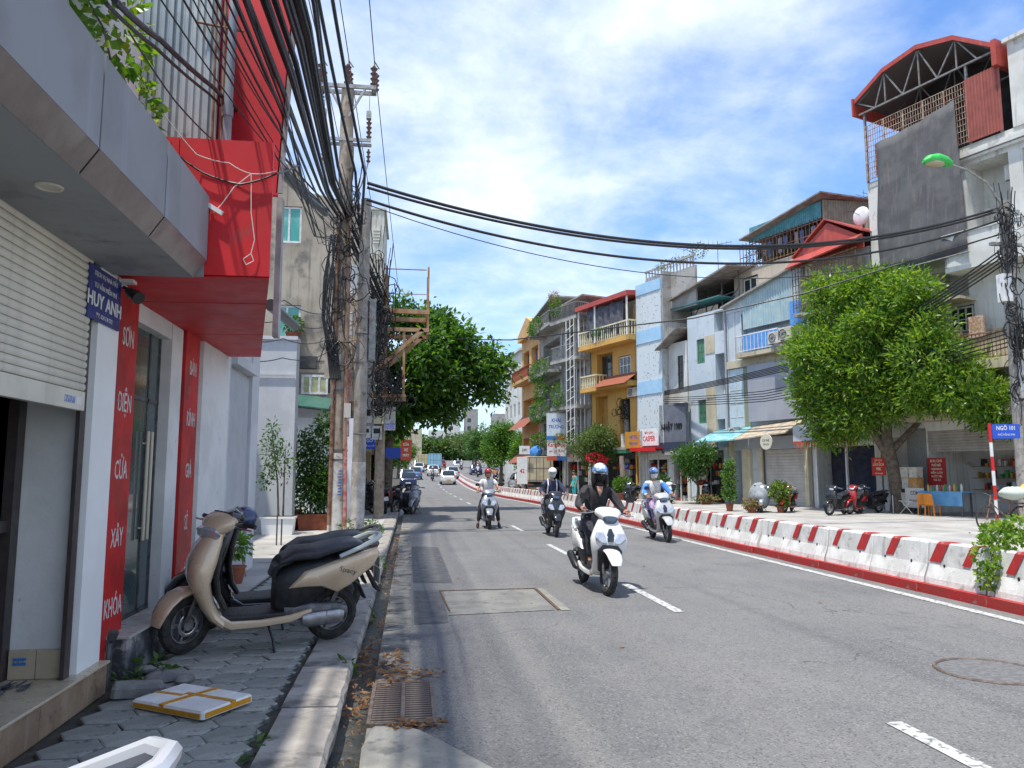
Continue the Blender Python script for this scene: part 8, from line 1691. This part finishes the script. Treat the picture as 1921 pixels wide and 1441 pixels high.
for (x, y, h_, w_, n_, ms, lab) in ((8.6, 74, 6.4, 2.3, 11000, [M_leafC, M_leafA], 'rounded green tree overhanging the far carriageway on the right'), (10.6, 71, 5.8, 1.9, 8000, [M_leafA, M_leafC], 'bright yellowish green tree nearest the peach house'), (9.2, 92, 6.0, 2.2, 6000, [M_leafC, M_leafB], 'darker green tree farther up the right side'), (9.8, 118, 6.5, 3.0, 5000, [M_leafC, M_leafB], 'dark spreading tree high on the slope at the right'), (-2.0, 78, 5.2, 2.2, 7000, [M_leafA, M_leafC], 'bright green tree left of the road past the parked cars'), (-1.6, 100, 5.2, 2.4, 6000, [M_leafC, M_leafA], 'green tree on the left behind the parked blue cars'), (-3.0, 64, 4.6, 1.7, 6000, [M_leafC, M_leafB], 'low dense tree behind the left tree trunk'), (-.8, 125, 4.6, 2.4, 4500, [M_leafD, M_leafC], 'pale olive tree at the left where the road rises'), (12.0, 150, 8.5, 4.5, 5000, [M_leafC, M_leafD], 'wide tree closing the right end of the street'), (-3.5, 160, 6.0, 4.5, 5000, [M_leafC, M_leafD], 'wide tree closing the left end of the street')):
    tree('street_tree', lab, (x, y, zroad(y)), [([(0, 0, 0), (.1, 0, h_ * .3), (0, 0, h_ * .8)], [.2, .16, .05])], blobs((0, 0, h_ * .66), (w_ * .75, w_ * .7, h_ * .26), 14, w_ * .34, int(y)), n_, .16 + y / 900, ms, int(y) + 1, 12, .4)
# far wood closing the view beyond the crest
leaves('far_wood', [M_leafC, M_leafD, M_leafB], None, [(x, 236 + 10 * math.sin(x), zroad(230) + 2.5 + 2 * abs(math.sin(x * .37)), 7, 5, 4.5) for x in range(-40, 64, 6)], 26000, .9, seed=61, shell=.3, aspect=1.4)
tag(bpy.data.objects['far_wood'], 'far belt of mixed trees at the top of the street', 'trees', kind='stuff')
for k, (x, y, w, h_, m, lab) in enumerate(((-9, 214, 12, 9, M_crB, 'far cream block left of the road end'), (6, 262, 16, 11, M_wB, 'far white block showing over the trees at the road end'), (22, 205, 12, 13, M_greyc, 'far grey block right of the road end'), (-24, 190, 14, 12, M_wB, 'far white block at the far left behind the trees'), (14, 300, 5, 24, M_wB, 'slim far tower seen above the far trees'), (21, 300, 5, 22, M_greyc, 'second slim grey tower right of the white one'))):
    ops = [(.8 + j * 2.4, 1.2 + f * 3.1, 2.2 + j * 2.4, 2.8 + f * 3.1, .3) for j in range(int((w - 1) / 2.4)) for f in range(int((h_ - 1) / 3.1))]
    r = building('far_building', lab, (x, y, zroad(y)), 0, w, h_, 8, m, ops)
    b = MB()
    for o_ in ops: b.box(o_[0], .1, o_[1], o_[2], .15, o_[3])
    tag(b.build('window', M_glassd, r), kind='stuff')
# shrubs on the right pavement
potplant('columnar_plant', (12.95, 30.3, 0.01), 'tall narrow leafy green column plant in front of the shutter house', ('round', .16, .3), [(0, 0, 1.3, .3, .28, .75), (.05, 0, 1.8, .22, .2, .4), (0, 0, .7, .3, .3, .3)], 1500, .11, [M_leafA, M_leafC], 51, [([(0, 0, .2), (0, 0, 1.6)], .02)])
potplant('round_shrub', (14.45, 28.9, 0.01), 'round yellow green variegated shrub before the closed shutter', ('round', .16, .25), [(0, 0, .85, .45, .42, .42), (.1, 0, .4, .25, .25, .25)], 1500, .11, [M_leafD, M_leafA2, M_leafC], 52)
potplant('low_shrub', (13.3, 29.0, 0.01), 'low reddish shrub at the foot of the column plant', ('round', .2, .2), [(0, 0, .35, .4, .35, .25)], 500, .1, [M_leafD, M_dry], 53)
potplant('low_shrub', (14.6, 37.0, 0.01), 'low weeds round the small round tree trunk', ('round', .25, .15), [(0, 0, .3, .7, .4, .2)], 500, .12, [M_leafD, M_leafC, M_dry], 54)
potplant('potted_shrub', (12.3, 44.0, 0.01), 'green potted plant in a broad clay bowl by the middle pole', ('round', .4, .4), [(0, 0, .9, .6, .5, .5)], 900, .15, [M_leafC, M_leafA], 55)
potplant('potted_shrub', (13.6, 41.0, 0.01), 'dark green pot plant behind the rider in blue', ('round', .3, .3), [(0, 0, .9, .7, .5, .6)], 900, .15, [M_leafC, M_leafB], 56)
vp = empty('barrier_plant', (6.93, 8.45, 0.0), 0, 'bright green plant spilling over the nearest barrier joint', 'plant')
leaves('foliage', [M_leafA, M_leafA2], vp, [(.05, 0, .80, .22, .22, .16), (-.18, -.02, .58, .1, .18, .22), (.12, -.25, .92, .15, .2, .15), (-.2, -.02, .35, .08, .12, .16), (.15, .2, .85, .14, .18, .12)], 1000, .06, seed=57, aspect=1.5)
b = MB(); b.tube([(-.2, 0, 0.05), (-.16, 0, .4), (0, 0, .75)], .007, 5); b.build('stem', M_wood, vp)

# ================================================================= RIGHT STREET FURNITURE
rp = empty('utility_pole', (19.15, 22.0, 0), 0, 'concrete pole at the right edge hung with thick black cables', 'utility pole')
b = MB(); b.tube([(0, 0, 0), (0, 0, 10.4)], [.24, .17], 14); b.build('shaft', M_poleg, rp)
b = MB(); b.box(-.5, -.3, 7.0, -.18, -.02, 7.9); b.build('junction_box', M_white, rp); b = MB(); b.box(-.15, -.32, 3.9, .22, -.2, 5.2); b.build('equipment_box', M_box, rp)
b = MB(); b.box(-.7, -.06, 10.0, .5, .06, 10.12); b.box(-.6, -.06, 8.9, .5, .06, 9.0); b.build('crossarm', M_galv, rp)
b = MB(); b.tube([(0, -.05, 9.6), (-.15, -.05, 10.3), (-.6, -.05, 11.0), (-1.3, -.05, 11.4), (-2.0, -.05, 11.58)], [.04, .04, .035, .032, .03], 8)
arm = b.build('lamp_arm', M_galv, rp)
b = MB(); b.secs([(-1.8, 11.60, .12, .09, 188), (-2.0, 11.66, .20, .16, 188), (-2.3, 11.70, .25, .19, 188), (-2.62, 11.68, .22, .14, 184), (-2.78, 11.62, .08, .05, 180)], 16, 2.3); b.build('lamp_housing', mat('bright_green_paint', (0.03, 0.42, 0.06), (0.05, 0.5, 0.1), rough=.35, scale=8), arm)
b = MB(); b.ell((-2.38, -.02, 11.56), (.34, .20, .12), 14, 8); b.build('lamp_glass', mat('aged_lamp_glass', (0.40, 0.34, 0.22), rough=.25), arm)
tangle('cable_tangle', (19.0, 21.7, 9.2), (.35, .25, .9), 55, 11, 'tangle of black cables round the top of the right edge pole', .02, vert=1.0)
tangle('cable_tangle', (18.95, 21.7, 7.0), (.3, .2, 1.6), 60, 12, 'thick hanging cable loops on the middle of the right edge pole', .022, vert=1.4)
tangle('cable_tangle', (19.1, 21.7, 5.0), (.25, .2, 1.0), 50, 13, 'mass of black cable coils low on the right edge pole', .024, vert=1.0)
mp = empty('utility_pole', (13.5, 47.0, 0), 0, 'concrete pole amid the right pavement carrying meter boxes and a small blue sign', 'utility pole')
b = MB(); b.tube([(0, 0, 0), (0, 0, 6.6)], [.22, .16], 12); b.build('shaft', M_poleg, mp)
b = MB(); b.bbox(-.35, -.4, 3.0, .4, -.15, 3.9, .02); b.build('meter_box', M_box, mp); b = MB(); b.box(-.5, -.38, 3.1, -.36, -.3, 4.0); b.build('meter_box', M_white, mp)
sgm = empty('name_plate', (13.4, 46.75, 2.0), 0, 'small blue street plate on the middle right pole', 'sign'); b = MB(); b.box(-.38, 0, -.18, .38, .02, .18); b.build('board', mat('sign_blue2', (0.02, 0.07, 0.38), rough=.4), sgm); text('lettering', 'Ngõ 86', .2, M_white, sgm, (0, -.003, 0), (R(90), 0, 0), .001)
tangle('cable_tangle', (13.5, 46.7, 5.6), (.8, .3, .5), 60, 14, 'cable tangle on top of the middle right pole', .025, vert=.6)
# street name posts
def street_post(loc, lab, side, text1, text2, w=.85, h=2.75, zb=2.6):
    r = empty('street_sign', loc, 0, lab, 'street sign'); rg = random.Random(1)
    cuts = [0, .38, .78, 1.2, 1.62, 2.03, 2.44, h + .25]
    for k in range(7):
        b = MB(); b.tube([(0, 0, cuts[k]), (0, 0, cuts[k + 1])], .045, 12); b.build('post_band', M_red if k % 2 == 0 else M_white, r)
    b = MB(); x0, x1 = (0.06, w) if side > 0 else (-w, -.06); b.box(x0, -.02, h - .2, x1, .01, h + .22); p = b.build('name_board', mat('street_sign_blue', (0.015, 0.08, 0.50), rough=.35), r)
    text('lettering', text1, .17, M_white, p, ((x0 + x1) / 2, -.023, h + .10), (R(90), 0, 0), .001, .9, bold=.003); text('lettering', text2, .085, M_white, p, ((x0 + x1) / 2, -.023, h - .09), (R(90), 0, 0), .001, .9)
    return r
rs_ = street_post((16.75, 20.36, 0), 'blue street name sign on a red and white banded post at the right', 1, 'NGÕ 101', 'PHỐ HỒNG MAI', .95)
rs_.rotation_euler = (0, R(-0.8), 0)
street_post((-1.06, 28.5, .13), 'blue street name sign on a red and white banded post on the left pavement', -1, 'NGÕ 124', 'ĐƯỜNG CỔ NHUẾ', .66, 2.5)
board('red_shop_sign', (-.22, 36.0, 2.62), 0, .5, .95, M_redm, 'upright red shop sign with white writing sticking out under the left tree', [('SỬA', .25, .18), ('XE', 0, .2), ('MÁY', -.25, .18)])
b = MB(); b.box(-.28, 0, -.2, .28, .02, .2); tag(b.build('sign_plate', MATS['sign_blue2'], None, (-.65, 28.9, 2.3)), 'plain dark blue plate on the dark cable pole above the parked scooters', 'sign')
# bicycle vendor
bk = empty('cargo_bicycle', (15.75, 18.9, 0.012), R(182), 'old bicycle loaded with yellow and pale sacks at the right edge', 'bicycle')
for x in (.52, -.52):
    b = MB(); b.torus((0, 0, 0), .30, .011, 'y', 26, 5)
    for k in range(14): a = 2 * PI * k / 14; b.bar((0, .015 * (-1) ** k, 0), (.3 * math.cos(a), 0, .3 * math.sin(a)), .004)
    w_ = b.build('wheel', M_rust, bk, (x, 0, .33)); b = MB(); b.torus((0, 0, 0), .32, .02, 'y', 26, 6); b.build('tyre', M_rubber, w_)
b = MB()
for a, c in (((.52, 0, .33), (.36, 0, .95)), ((.40, 0, .78), (-.1, 0, .35)), ((.38, 0, .85), (-.2, 0, .80)), ((-.1, 0, .35), (-.24, 0, .9)), ((-.1, 0, .35), (-.52, 0, .33)), ((-.2, 0, .78), (-.52, 0, .33))): b.tube([a, c], .015, 6)
b.build('frame', M_rust, bk)
b = MB(); b.tube([(.36, 0, .95), (.36, .25, 1.0), (.25, .28, 1.0)], .012, 6); b.tube([(.36, 0, .95), (.36, -.25, 1.0), (.25, -.28, 1.0)], .012, 6); b.build('handlebar', M_steel, bk)
b = MB(); b.secs([(-.12, .92, .03, .03, 0), (-.25, .93, .08, .035, 0), (-.34, .94, .09, .035, 0)], 10, 2); b.build('saddle', M_black, bk)
b = MB(); b.box(-.8, -.15, .72, -.3, .15, .75); b.build('carrier', M_rust, bk)
def sack(loc, r, m, lab, seed):
    rg = random.Random(seed); b = MB(); b.ell((0, 0, 0), r, 14, 9); b.v = [(x * rg.uniform(.88, 1.1), y * rg.uniform(.88, 1.1), z * rg.uniform(.88, 1.08)) for x, y, z in b.v]; return tag(b.build('sack', m, None, loc, (0, 0, rg.uniform(-.2, .2)), 80), lab, 'sack')
sack((16.55, 18.75, 1.05), (.5, .3, .26), mat('yellow_sack', (0.60, 0.36, 0.06), (0.55, 0.5, 0.3), rough=.6, scale=5), 'yellow orange sack on the rear of the loaded bicycle', 1); sack((16.0, 18.8, 1.02), (.38, .25, .18), mat('pale_green_sack', (0.42, 0.50, 0.42), (0.5, 0.5, 0.42), rough=.6, scale=5), 'pale green sack across the middle of the loaded bicycle', 2); sack((16.5, 18.6, .62), (.4, .28, .2), mat('white_sack', (0.6, 0.55, 0.48), (0.6, .35, .2), rough=.6, scale=6), 'white and orange sack hanging low on the loaded bicycle', 3)
rg = random.Random(77); b = MB()
for k in range(40): x, y = 15.2 + rg.gauss(0, .45), 19.9 + rg.gauss(0, .25) - 2.0; a = rg.uniform(0, 6); s_ = rg.uniform(.03, .1); b.mat(k % 3).add([(x, y, .02), (x + s_ * math.cos(a), y + s_ * math.sin(a), .03 + rg.uniform(0, .04)), (x + s_ * math.cos(a + 1.3), y + s_ * math.sin(a + 1.3), .02)], [(0, 1, 2)])
tag(b.build('litter', [M_white, gm[0], MATS['teal_corrugated']]), 'scraps of coloured litter on the pavement by the bicycle', 'litter', kind='stuff')
